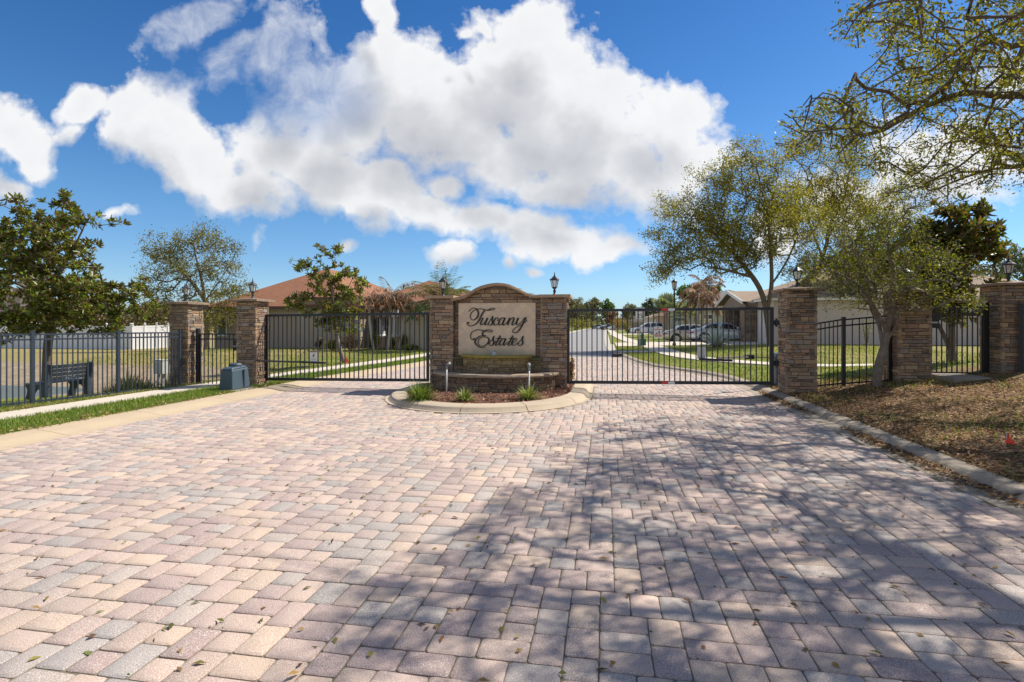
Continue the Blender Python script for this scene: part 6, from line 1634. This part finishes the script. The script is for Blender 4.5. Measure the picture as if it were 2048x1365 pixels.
# ------------------------------------------------------------------ palms, agave, shrubs
def palm(label, base, h, nf, fl, cols, m_, trunk_m, r=.12, fan=False, lean=(0,0), droop=.9, group=None, name='palm_tree', lw=.035, nl=26, up=.6):
    g = hz(base[0], base[1]); t = thing(name, label, 'palm', (base[0], base[1], g), group=group)
    top = np.array((lean[0], lean[1], h)); pts = [np.array((0,0,-.1))+(top-np.array((0,0,-.1)))*u+np.array((lean[0],lean[1],0))*(.25*math.sin(u*3.1)) for u in np.linspace(0, 1, 8)]
    MB().tube(pts, [r*1.25]+[r]*6+[r*.9], 10).build('trunk', trunk_m, t, smooth=True)
    P, D, Nn, Ln, Wd = [], [], [], [], []
    ra = MB()
    for i in range(nf):
        a = i*2.4+rng.random()*.4; e = up+.85-1.5*((i+.5)/nf)+rng.normal(0, .12)
        h0 = np.array((math.cos(a), math.sin(a), 0)); d0 = h0*math.cos(e)+np.array((0,0,math.sin(e))); q = top.copy(); line = [q.copy()]; dd = d0.copy(); k = 9
        L_ = fl*rng.uniform(.8, 1.1)*(.55 if fan else 1)
        dr_ = droop*rng.uniform(.55, 1.5)
        for j in range(k): dd = unit(dd+np.array((0,0,-dr_*(.05+.14*j/k)))); q = q+dd*L_/k; line.append(q.copy())
        line = np.array(line); ra.tube(line, np.linspace(.018, .004, k+1), 4, cap=False)
        if fan:
            c = line[-1]; ax = unit(line[-1]-line[-3]); sd = unit(np.cross(ax, (0,0,1))); upv = np.cross(sd, ax)
            for b_ in np.linspace(-1.9, 1.9, nl):
                v = ax*math.cos(b_)+sd*math.sin(b_); P.append(c); D.append(v+np.array((0,0,-.18*droop))+rng.normal(0,.04,3)); Nn.append(upv+rng.normal(0,.15,3)); Ln.append(fl*.55*rng.uniform(.8,1.05)); Wd.append(lw*1.5)
        else:
            for u in np.linspace(.12, 1, nl):
                x = u*k; j = min(int(x), k-1); p = line[j]+(line[j+1]-line[j])*(x-j); ax = unit(line[j+1]-line[j]); sd = unit(np.cross(ax, (0,0,1.)+rng.normal(0,.02,3)))
                for s in (-1, 1):
                    P.append(p); D.append(sd*s*.85+ax*.55+np.array((0,0,-.35*droop))+rng.normal(0,.10,3)); Nn.append(np.array((0,0,1.))+sd*s*.3+rng.normal(0,.1,3)); Ln.append(fl*.27*(math.sin(3.0*u**.8)*.8+.25)*rng.uniform(.8,1.1)); Wd.append(lw)
    n = len(P); ra.build('frond_stem', trunk_m, t, smooth=True)
    leaf_cards('crown', np.array(P), np.array(D), np.array(Nn), np.array(Ln), np.array(Wd), cpal(cols, n), m_, t)
    return t
GREENP = [(.13,.18,.06),(.17,.22,.09),(.10,.14,.05)]; GREYP = [(.28,.32,.22),(.36,.40,.29),(.20,.23,.16)]; BROWNP = [(.34,.19,.10),(.27,.15,.08),(.42,.27,.16),(.20,.11,.065)]
trunk_grey = mat('palm_trunk', (.30,.25,.20), .9, var=(9,.6,(.18,.14,.11)), fine=(30,.3)); trunk_white = mat('pale_palm_stem', (.52,.45,.37), .8, fine=(20,.3))
p = atd(884, 700, 30); palm('feathery green palm rising behind the left end of the entrance wall', (p.x, p.y), 2.55, 34, 2.3, GREENP, FROND, trunk_grey, .17, lw=.05, droop=1.0, nl=30)
for i, (px, pt_, ln, lab) in enumerate(((748, 600, -.3, 'dead brown palm nearest the leaning magnolia'), (776, 593, .15, 'dead brown palm in front of the left porch column'), (797, 598, .35, 'dead brown palm in front of the right porch column'))):
    p = atd(px, 692, 31.0+i*.4); palm(lab, (p.x, p.y), atd(px, pt_, 31).z-hz(p.x, p.y), 17, 1.75, BROWNP, DEAD, trunk_white, .075, lean=(ln, 0), droop=2.4, group='dead palms by the left house', lw=.06, nl=20, up=.35)
p = atd(1334, 672, 58); palm('silvery fan palm behind the white SUV sign end of the right gate', (p.x, p.y), 2.5, 26, 2.2, GREYP, FROND, trunk_grey, .22, fan=True, lw=.12, nl=19, droop=.25, up=.9)
p = atd(1372, 672, 62); palm('smaller grey green fan palm behind the street lamp', (p.x, p.y), 2.0, 22, 2.1, GREYP, FROND, trunk_grey, .2, fan=True, lw=.12, nl=18, droop=.4, up=.8)
for i, (px, pt_, ln, lab) in enumerate(((1392, 588, .2, 'dead brown palm left of the pale house gable'), (1418, 600, -.2, 'dead brown palm close to the sage wall windows'), (1405, 566, .1, 'tallest dead brown palm against the grey roof'))):
    p = atd(px, 686, 47+i); palm(lab, (p.x, p.y), atd(px, pt_, 47).z-hz(p.x, p.y), 13, 2.3, BROWNP, DEAD, trunk_white, .11, lean=(ln, 0), droop=2.2, group='dead palms by the right house', lw=.09, nl=20, up=.4)
# agave
p = atd(1433, 698, 30); g = hz(p.x, p.y)
t = thing('agave_plant', 'large spiky blue grey agave on the lawn in front of the silver sedan', 'agave', (p.x, p.y, g)); mb = MB()
for i in range(70):
    a = i*2.4; e = 1.5-1.38*(i/70)**.8+random.uniform(-.05,.05); ln = random.uniform(1.05, 1.32); h0 = Vector((math.cos(a), math.sin(a), 0)); d0 = h0*math.cos(e)+Vector((0,0,math.sin(e))); sd = Vector((-math.sin(a), math.cos(a), 0)); nn = sd.cross(d0)
    mb.k = random.choice([(.44,.51,.45),(.50,.56,.48),(.34,.40,.35),(.55,.58,.48)])
    q = [h0*.05+Vector((0,0,.08))+d0*ln*u+Vector((0,0,-.10*u*u*math.cos(e))) for u in (0,.25,.6,1)]; w = (.04,.055,.04,.003)
    vs = []
    for c_, ww in zip(q, w): vs += [c_-sd*ww+nn*-.018*0, c_-nn*-.022*(ww/.05), c_+sd*ww, c_-nn*.006]
    mb.add(vs, [(4*j+k, 4*j+(k+1)%4, 4*j+4+(k+1)%4, 4*j+4+k) for j in range(3) for k in range(4)])
mb.k = (1,1,1); flip_fix(mb.build('leaf_rosette', leaf_mat('agave_leaf', .45, .03), t, colors=True))
MB().lathe([(.22,-.05),(.20,.10),(.1,.2)], n=12).build('base', mat('agave_base', (.10,.08,.06), .9), t)

def blade_clump(name, label, x, y, z, n, ln, w, pal, r=.06, spread=1.0, cat='plant', group=None, m_=None, segs=5, p=None):
    t = thing(name, label, cat, (x, y, z), group=group); V, F, C = [], [], []
    for i in range(n):
        a = random.random()*6.283; rr = r*math.sqrt(random.random()); e = random.uniform(.35, 1.45)/spread if spread > 1 else random.uniform(.45, 1.5); L_ = ln*random.uniform(.55, 1.1)
        q = np.array((rr*math.cos(a), rr*math.sin(a), -.01)); dd = np.array((math.cos(a)*math.cos(e), math.sin(a)*math.cos(e), math.sin(e))); sd = np.array((-math.sin(a), math.cos(a), 0)); c = np.array(pal[np.random.default_rng(i*7+n).choice(len(pal), p=p)])*random.uniform(.75, 1.25); o_ = len(V)
        for j in range(segs+1):
            u = j/segs; ww = w*(.6+.8*u if u < .4 else max(.05, 1.0*(1-u)/.6)); V += [q-sd*ww/2, q+sd*ww/2]; C += [c, c]
            dd = unit(dd+np.array((0,0,-.38*u-.06))); q = q+dd*L_/segs
        F += [(o_+2*j, o_+2*j+1, o_+2*j+3, o_+2*j+2) for j in range(segs)]
    np_mesh('leaf_tuft', np.array(V), np.array(F), m_ or BLADE, t, cols=np.array(C)); MB().lathe([(r*.6,-.03),(r*.5,.03),(r*.2,.05)], n=8).build('crown_base', mat('plant_base', (.16,.13,.07), .9), t)
    return t
VAR = [(.13,.19,.035),(.18,.24,.055),(.36,.36,.12),(.50,.47,.23),(.09,.14,.03)]
GI = 'variegated grassy plants in the planted island'
q = atz(841, 800, .1); blade_clump('grassy_plant', 'largest bushy grassy plant at the left end of the planted island', q.x, q.y, .09, 420, .40, .017, VAR, .13, group=GI, p=[.36,.28,.12,.06,.18])
q = atz(930, 802, .1); blade_clump('grassy_plant', 'small yellowish grassy plant in front of the fountain basin', q.x, q.y, .10, 190, .29, .016, VAR, .07, group=GI, p=[.2,.25,.27,.18,.1])
q = atz(1056, 799, .1); blade_clump('grassy_plant', 'bright grassy plant by the right hand spotlight pipe', q.x, q.y, .10, 230, .34, .017, VAR, .09, group=GI, p=[.2,.25,.27,.2,.08])
for i, (px, py, d, n, ln, lab) in enumerate(((255,790,13.6,260,.62,'dark grassy clump at the pond edge, the larger one by the fence post'), (285,786,13.9,200,.5,'dark grassy clump behind the fence between post and meter box'), (228,792,13.4,130,.42,'smaller dark grassy clump nearest the bench'), (330,778,14.6,120,.4,'low grassy clump under the pale metal box'))):
    p = atd(px, py, d); blade_clump('pond_grass', lab, p.x, p.y, hz(p.x, p.y)-.02, n, ln, .02, [(.04,.06,.02),(.06,.085,.025),(.09,.10,.03),(.13,.11,.05)], .24, group='grassy clumps at the pond edge')
def shrub(label, px, py, d, w, h, pal, n=900, l=.09, m_=None, group=None):
    p = atd(px, py, d); g = hz(p.x, p.y); k = d/FPX; w, h = w*k, h*k; t = thing('shrub', label, 'shrub', (p.x, p.y, g), group=group)
    mb = MB()
    for i in range(9): a = i*.7; mb.tube([(0,0,-.05),(math.cos(a)*w*.2, math.sin(a)*w*.2, h*.45),(math.cos(a)*w*.38, math.sin(a)*w*.38, h*.85)], [.015,.01,.005], 5)
    mb.build('stem', bark_lit, t); v = unit(rng.normal(0,1,(n,3)))*(rng.random((n,1))**.4)*np.array((w/2,w/2,h/2))*rng.uniform(.7,1.15,(n,1))+np.array((0,0,h*.55)); v[:,2] = np.maximum(v[:,2], .03)
    leaf_cards('foliage', v, rng.normal(0,1,(n,3))+np.array((0,0,.4)), rng.normal(0,1,(n,3))+np.array((0,0,.5)), np.full(n,l)*rng.uniform(.6,1.3,n), np.full(n,l*.42), cpal(pal, n, None, .25), m_ or OAK, t)
YG = [(.26,.25,.05),(.18,.20,.04),(.10,.14,.03),(.34,.28,.08)]; CO = [(.36,.18,.07),(.42,.25,.10),(.26,.13,.05),(.20,.17,.05)]
GS = 'shrubs along the left house'
shrub('coppery dry shrub peeping out behind the right edge of the entrance wall', 1141.5, 748, 13.6, 16, 55, CO, 420, .08)
for px, py, d, w, h, pal, lab in ((748,688,31.5,26,34,YG,'yellow green shrub left of the porch columns'), (782,684,32.0,16,22,YG,'yellow green shrub between the porch columns'), (806,686,32,18,30,YG,'yellow green shrub right of the porch columns'), (665,692,30,24,22,YG,'low yellowish shrub behind the leaning magnolia'),
                              (700,690,30.5,50,30,BROWNP,'dry brown shrub under the dead palms'), (640,690,31,20,26,[(.20,.17,.12),(.15,.13,.10)],'grey dry shrub against the taupe wall'), (822,690,31,34,10,[(.10,.15,.03),(.14,.19,.04)],'low green planting at the right end of the left house')): shrub(lab, px, py, d, w, h, pal, 700, .13, None, GS)
p_ = atd(1747, 697, 27); shrub('spindly little shrub on the lawn seen through the short fence', 1733, 692, 27, 22, 68, OLIVE, 160, .09)
shrub('orange brown bushes in front of the far peach house', 1236, 662, 118, 34, 26, BROWNP+OLIVE, 900, .3)
shrub('long olive hedge under the far trees beside the street end', 1152, 660, 145, 90, 22, OLIVE, 1500, .5)
shrub('green hedge bushes beside the far driveway', 1252, 664, 95, 20, 22, OLIVE, 700, .22)

# background trees
def far_tree(label, px, pyb, pyt, w, d, pal, n=2600, l=.42, trunk_h=.3, group='trees far behind the street', gap=.5, name='tree', m_=None):
    p = atd(px, pyb, d); g = hz(p.x, p.y); k = d/FPX; H = (pyb-pyt)*k; w = w*k; t = thing(name, label, 'tree', (p.x, p.y, g-.1), group=group)
    H += p.z-g
    mb = MB(); mb.tube([(0,0,-.2),(.1,0,H*.3),(0,.1,H*.7)], [H*.03,H*.022,H*.01], 7)
    blobs = []
    nb2 = 11
    for i in range(nb2):
        a = random.random()*6.28; r = w*.5*math.sqrt(random.random())*.72; z = H*(trunk_h+(1-trunk_h)*random.uniform(.15,.86)); s = 1-.5*abs((z/H-trunk_h)/(1-trunk_h)-.45)
        c = np.array((r*math.cos(a)*s, r*math.sin(a)*s, z)); blobs.append((c, (w*.20, w*.20, H*(1-trunk_h)*.17))); mb.tube([(0,0,H*random.uniform(.2,.5)), c*np.array((.5,.5,.9)), c], [H*.012,H*.008,H*.003], 5)
    mb.build('trunk', bark_oak, t, smooth=True)
    P = sample_blobs(blobs, n, 14, min(w, H)*.035); n = len(P); leaf_cards('crown', P, rng.normal(0,1,(n,3)), rng.normal(0,1,(n,3))+np.array((0,0,.6)), l*rng.uniform(.6,1.3,n), l*.5*rng.uniform(.7,1.2,n), cpal(pal, n, None, .22), m_ or DISTANT, t)
DOLIVE = [(.16,.155,.075),(.20,.19,.09),(.12,.125,.06),(.24,.21,.11)]; DGREEN = [(.10,.17,.035),(.14,.22,.05),(.18,.26,.06)]; PINE = [(.06,.10,.055),(.085,.125,.065),(.11,.14,.065)]; TWIG = [(.21,.16,.105),(.16,.13,.085),(.27,.21,.13),(.13,.135,.06)]
for px, pyb, pyt, w, d, pal, lab in (
    (1150,662,592,70,150,DOLIVE,'dense olive oak right beside the wall, far along the street'), (1185,662,596,64,185,DOLIVE,'olive oak at the far end of the street'), (1112,662,600,60,170,DOLIVE,'olive oak mostly hidden by the wall'), (1216,660,597,30,180,DGREEN,'bright green tree at the end of the street'),
    (1252,660,606,40,220,DOLIVE,'pale olive tree far behind the speed sign'), (1300,660,596,36,170,PINE,'dark pine like tree left of the fan palm'), (1322,660,605,30,200,PINE,'second dark tree behind the fan palm'), (1270,662,612,36,240,PINE,'low dark tree on the skyline'),
    (1385,680,556,70,72,DGREEN,'green tree behind the dead brown palms'), (1428,680,562,60,75,DGREEN,'bright green tree behind the pale gable'), (1165,658,634,26,200,DGREEN,'small bright palm like tree at the street end'), (1232,662,622,44,160,BROWNP,'brown leaved tree in front of the far houses'),
    (1930,700,470,170,70,DOLIVE,'olive tree mass behind the pale house roof'), (2060,700,480,160,62,DGREEN+DOLIVE,'green tree behind the rightmost pillar'), (1800,700,480,150,75,DOLIVE,'olive tree behind the pale roof, left of the magnolia'), (1690,700,500,130,80,DOLIVE,'tree behind the pale roof above the gate pillar'),
    (308,700,600,90,52,TWIG,'brown twiggy tree behind the white fence'), (255,702,612,70,56,TWIG,'low brown tree at the left of the white fence'), (190,703,585,110,58,TWIG,'brown leafless tree behind the magnolia'), (20,704,560,170,60,TWIG,'tall brown tree at the far left edge'), (825,690,578,30,52,DGREEN,'yellow green tree peeping over the left house roof'), (100,704,600,120,64,DOLIVE,'olive tree far behind the magnolia')):
    far_tree(lab, px, pyb, pyt, w, d, pal, l=.30+.0022*d, n=3200 if d < 100 else 2400)
# a distant band of woods closing the horizon
P = []
for i in range(26000):
    a = rng.uniform(-1.25, 1.25); d_ = rng.uniform(270, 330); x, y = W(d_*math.cos(a), d_*math.sin(a)); hmax = 9+4*math.sin(a*23)+3*math.sin(a*57+1); P.append((x, y, rng.random()**.8*hmax))
P = np.array(P); n = len(P)
o = leaf_cards('distant_woods', P, rng.normal(0,1,(n,3)), rng.normal(0,1,(n,3))+np.array((0,0,.4)), rng.uniform(1.5,3.2,n), rng.uniform(.9,1.6,n), cpal(DOLIVE+PINE, n), DISTANT)
stuff(o, 'distant band of dark woods along the horizon', 'woods')
# ------------------------------------------------------------------ grass, leaf litter, mulch
def grass(name, label, X, Y, h, w, pal, p=None, lean=.5, zoff=0.0):
    n = len(X); Z = hgt(X, Y)+zoff; a = rng.random(n)*6.283; H = h*rng.uniform(.5, 1.25, n); ln = rng.random(n)*lean*H
    b = np.stack([X, Y, Z-.01], 1); sd = np.stack([np.cos(a), np.sin(a), 0*a], 1)*(w*rng.uniform(.7, 1.3, n)/2)[:,None]; a2 = rng.random(n)*6.283; le = np.stack([np.cos(a2)*ln, np.sin(a2)*ln, 0*ln], 1); up = np.stack([0*H, 0*H, H], 1)
    V = np.stack([b-sd, b+sd, b+sd*.7+le*.35+up*.6, b-sd*.7+le*.35+up*.6, b+le+up+sd*.12, b+le+up-sd*.12], 1).reshape(-1, 3); i = np.arange(n)*6
    F = np.concatenate([np.stack([i, i+1, i+2, i+3], 1), np.stack([i+3, i+2, i+4, i+5], 1)])
    return stuff(np_mesh(name, V, F, BLADE, cols=np.repeat(cpal(pal, n, p, .2), 6, axis=0)), label, 'grass')
GR = [(.17,.26,.035),(.22,.31,.05),(.27,.34,.07),(.42,.36,.14),(.12,.19,.03)]; DRY = [(.42,.35,.14),(.32,.29,.10),(.24,.28,.06),(.19,.25,.045)]
def patchy(X, Y, s=1.0): return np.sin(X*2.3*s+np.sin(Y*1.7*s)*1.5)*np.sin(Y*2.9*s+X*.8)+rng.normal(0, .35, len(X))
# strip between the left kerb and the pavement
n = 34000; Y = 4.2+(rng.random(n)**1.25)*10; X = rng.uniform(-8.70, -7.52, n)+np.interp(Y, [4,12.5,16], [0,0,.3]); k = ~((X > -8.2) & (X < -7.55) & (Y > 10.1) & (Y < 11.0))
grass('verge_grass', 'bright green grass strip between the left kerb and the pavement', X[k], Y[k], .075, .011, GR, [.28,.30,.18,.10,.14])
n = 26000; Y = rng.uniform(5, 15, n); X = -9.50-rng.random(n)**1.6*2.6; X = np.where(Y > 11.8, X-.1, X); k = patchy(X, Y) > -.9
grass('fence_grass', 'patchy grass along the foot of the slate fence', X[k], Y[k], .07, .011, GR+DRY[:2], [.2,.2,.12,.14,.1,.14,.10])
n = 16000; Y = rng.uniform(12.5, 30, n); X = lk(Y)-.70-rng.random(n)*.95; k = rng.random(n) < np.clip(1.3-(Y-12)/16, .25, 1)
grass('verge_grass', 'green grass strip beyond the left gate', X[k], Y[k], .08, .016, GR[:3])
n = 30000; Y = rng.uniform(13, 33, n); X = rng.uniform(-24, -9.0, n); dpn = np.where(in_poly(X, Y, POND), 0, poly_dist(X, Y, POND)); k = (patchy(X, Y, .5) > -.5) & (dpn > 3.8+rng.normal(0, .6, n)) & (X < -8.75)
grass('lawn_grass', 'sunny lawn grass in front of the left house', X[k], Y[k], .07, .022, GR+DRY, [.14,.16,.12,.12,.06,.14,.12,.08,.06])
n = 42000; Y = rng.uniform(13, 38, n); X = rk(Y)+.46+rng.random(n)**1.2*14; k = patchy(X, Y, .5) > -.7
def near_walk(X, Y):
    c = np.array([(1.9,50),(2.75,36.6),(3.0,27),(3.3,23.7),(3.75,21.8),(4.5,20.3),(5.4,19),(6.4,18.2),(7.7,17.4),(9.0,16.7),(11,16.2),(14,16)]); b = np.full(len(X), 1e9)
    for i in range(len(c)-1):
        A, B = c[i], c[i+1]; t = np.clip(((X-A[0])*(B[0]-A[0])+(Y-A[1])*(B[1]-A[1]))/np.sum((B-A)**2), 0, 1); b = np.minimum(b, np.hypot(X-A[0]-t*(B[0]-A[0]), Y-A[1]-t*(B[1]-A[1])))
    return b < .66
k &= ~near_walk(X, Y) & ~((Y > 34.4) & (X < 10.6)) & ~((Y > 27.1) & (Y < 28.8) & (X < 2.6)) & ~((X > 9.9) & (Y > 35))
grass('lawn_grass', 'sunny lawn grass beyond the right gate', X[k], Y[k], .065, .020, GR+DRY, [.17,.19,.14,.10,.07,.12,.10,.06,.05])
n = 26000; Y = rng.uniform(2.5, 13, n); X = 3.62+rng.random(n)*6.2; k = (patchy(X*.8, Y*.8) > .25)
grass('litter_grass', 'sparse grass tufts poking through the leaf litter', X[k], Y[k], .065, .010, GR, [.3,.25,.15,.1,.2])

def litter(name, label, X, Y, Z, l, w, pal, flat=.35, p=None, curl=.3):
    n = len(X); D = np.stack([rng.normal(0,1,n), rng.normal(0,1,n), rng.normal(0,flat*.6,n)], 1); Nn = np.stack([rng.normal(0,flat,n), rng.normal(0,flat,n), np.ones(n)], 1)
    return stuff(leaf_cards(name, np.stack([X, Y, Z], 1), D, Nn, l*rng.uniform(.6,1.35,n), w*rng.uniform(.7,1.3,n), cpal(pal, n, p, .22), DEAD, fold=curl), label, 'leaves')
LT = [(.25,.14,.065),(.36,.22,.12),(.16,.09,.045),(.47,.33,.20),(.10,.06,.035),(.38,.22,.06),(.28,.19,.12)]
n = 52000; Y = 2.2+rng.random(n)*10.8; X = rk(Y)+.41+(rng.random(n)**1.15)*7.7; k = ~((Y > 10.7) & (X > 5.9))
litter('leaf_litter', 'brown fallen leaves covering the ground right of the kerb', X[k], Y[k], hgt(X[k], Y[k])+rng.uniform(.0,.03,k.sum()), .050, .021, LT, .45)
n = 3600; Y = 2.5+rng.random(n)*11; X = 3.12+.21*rng.random(n)**.6; dn = np.clip(np.sin(Y*1.3)*.6+.55+np.where(abs(Y-7.4) < .8, .5, 0), .12, 1); k = (rng.random(n) < dn) & (X > 3.34-.22*dn)
litter('gutter_leaves', 'brown leaves gathered in the gutter of the right kerb', X[k], Y[k], np.full(k.sum(), .017)+rng.random(k.sum())*.02, .055, .024, LT, .4)
n = 720; Y = 1.6+rng.random(n)**1.3*11; X = -6.5+rng.random(n)**.62*9.5; k = ~in_island(X, Y, .1)
litter('paver_leaves', 'single fallen leaves scattered over the pavers', X[k], Y[k], np.full(k.sum(), .006), .050, .020, [(.22,.11,.04),(.30,.19,.06),(.14,.08,.035),(.25,.22,.05),(.12,.14,.03)], .25)
n = 1500; Y = 1.5+rng.random(n)**1.3*12; X = -6.8+rng.random(n)*9.8; X = bl[rng.integers(0, nb_, n), 0]; 
i = rng.integers(0, nb_, n); sgn = rng.choice([-1, 1], n); hv = rng.random(n) < .5
X = np.where(hv, bl[i,0]+sgn*bl[i,2]/2, bl[i,0]+rng.uniform(-.5,.5,n)*bl[i,2]); Y = np.where(hv, bl[i,1]+rng.uniform(-.5,.5,n)*bl[i,3], bl[i,1]+sgn*bl[i,3]/2); k = Y < 9
litter('joint_crumbs', 'small plant bits caught in the paver joints', X[k], Y[k], np.full(k.sum(), .0), .018, .009, [(.14,.09,.04),(.07,.09,.02),(.20,.13,.05)], .5)
n = 5200; th_ = rng.random(n); X = ISL[0]+rng.uniform(-1,1,n)*(ISL[2]-.3); Y = rng.uniform(8.7, 13, n); k = in_island(X, Y, -.34); X, Y = X[k], Y[k]
o = litter('mulch_chips', 'red brown bark mulch filling the planted island', X, Y, .085+.035*rng.random(len(X)), .065, .026, [(.24,.085,.045),(.17,.06,.035),(.30,.13,.075),(.11,.045,.03),(.36,.20,.13)], .5); o['category'] = 'mulch'
n = 900; Y = rng.uniform(4.5, 12, n); X = np.where(rng.random(n) < .5, rng.uniform(-7.75,-7.45,n), rng.uniform(-9.9,-9.4,n))
litter('verge_leaves', 'fallen leaves along the edges of the left grass strip', X, Y, hgt(X, Y)+.045, .05, .024, LT, .5)
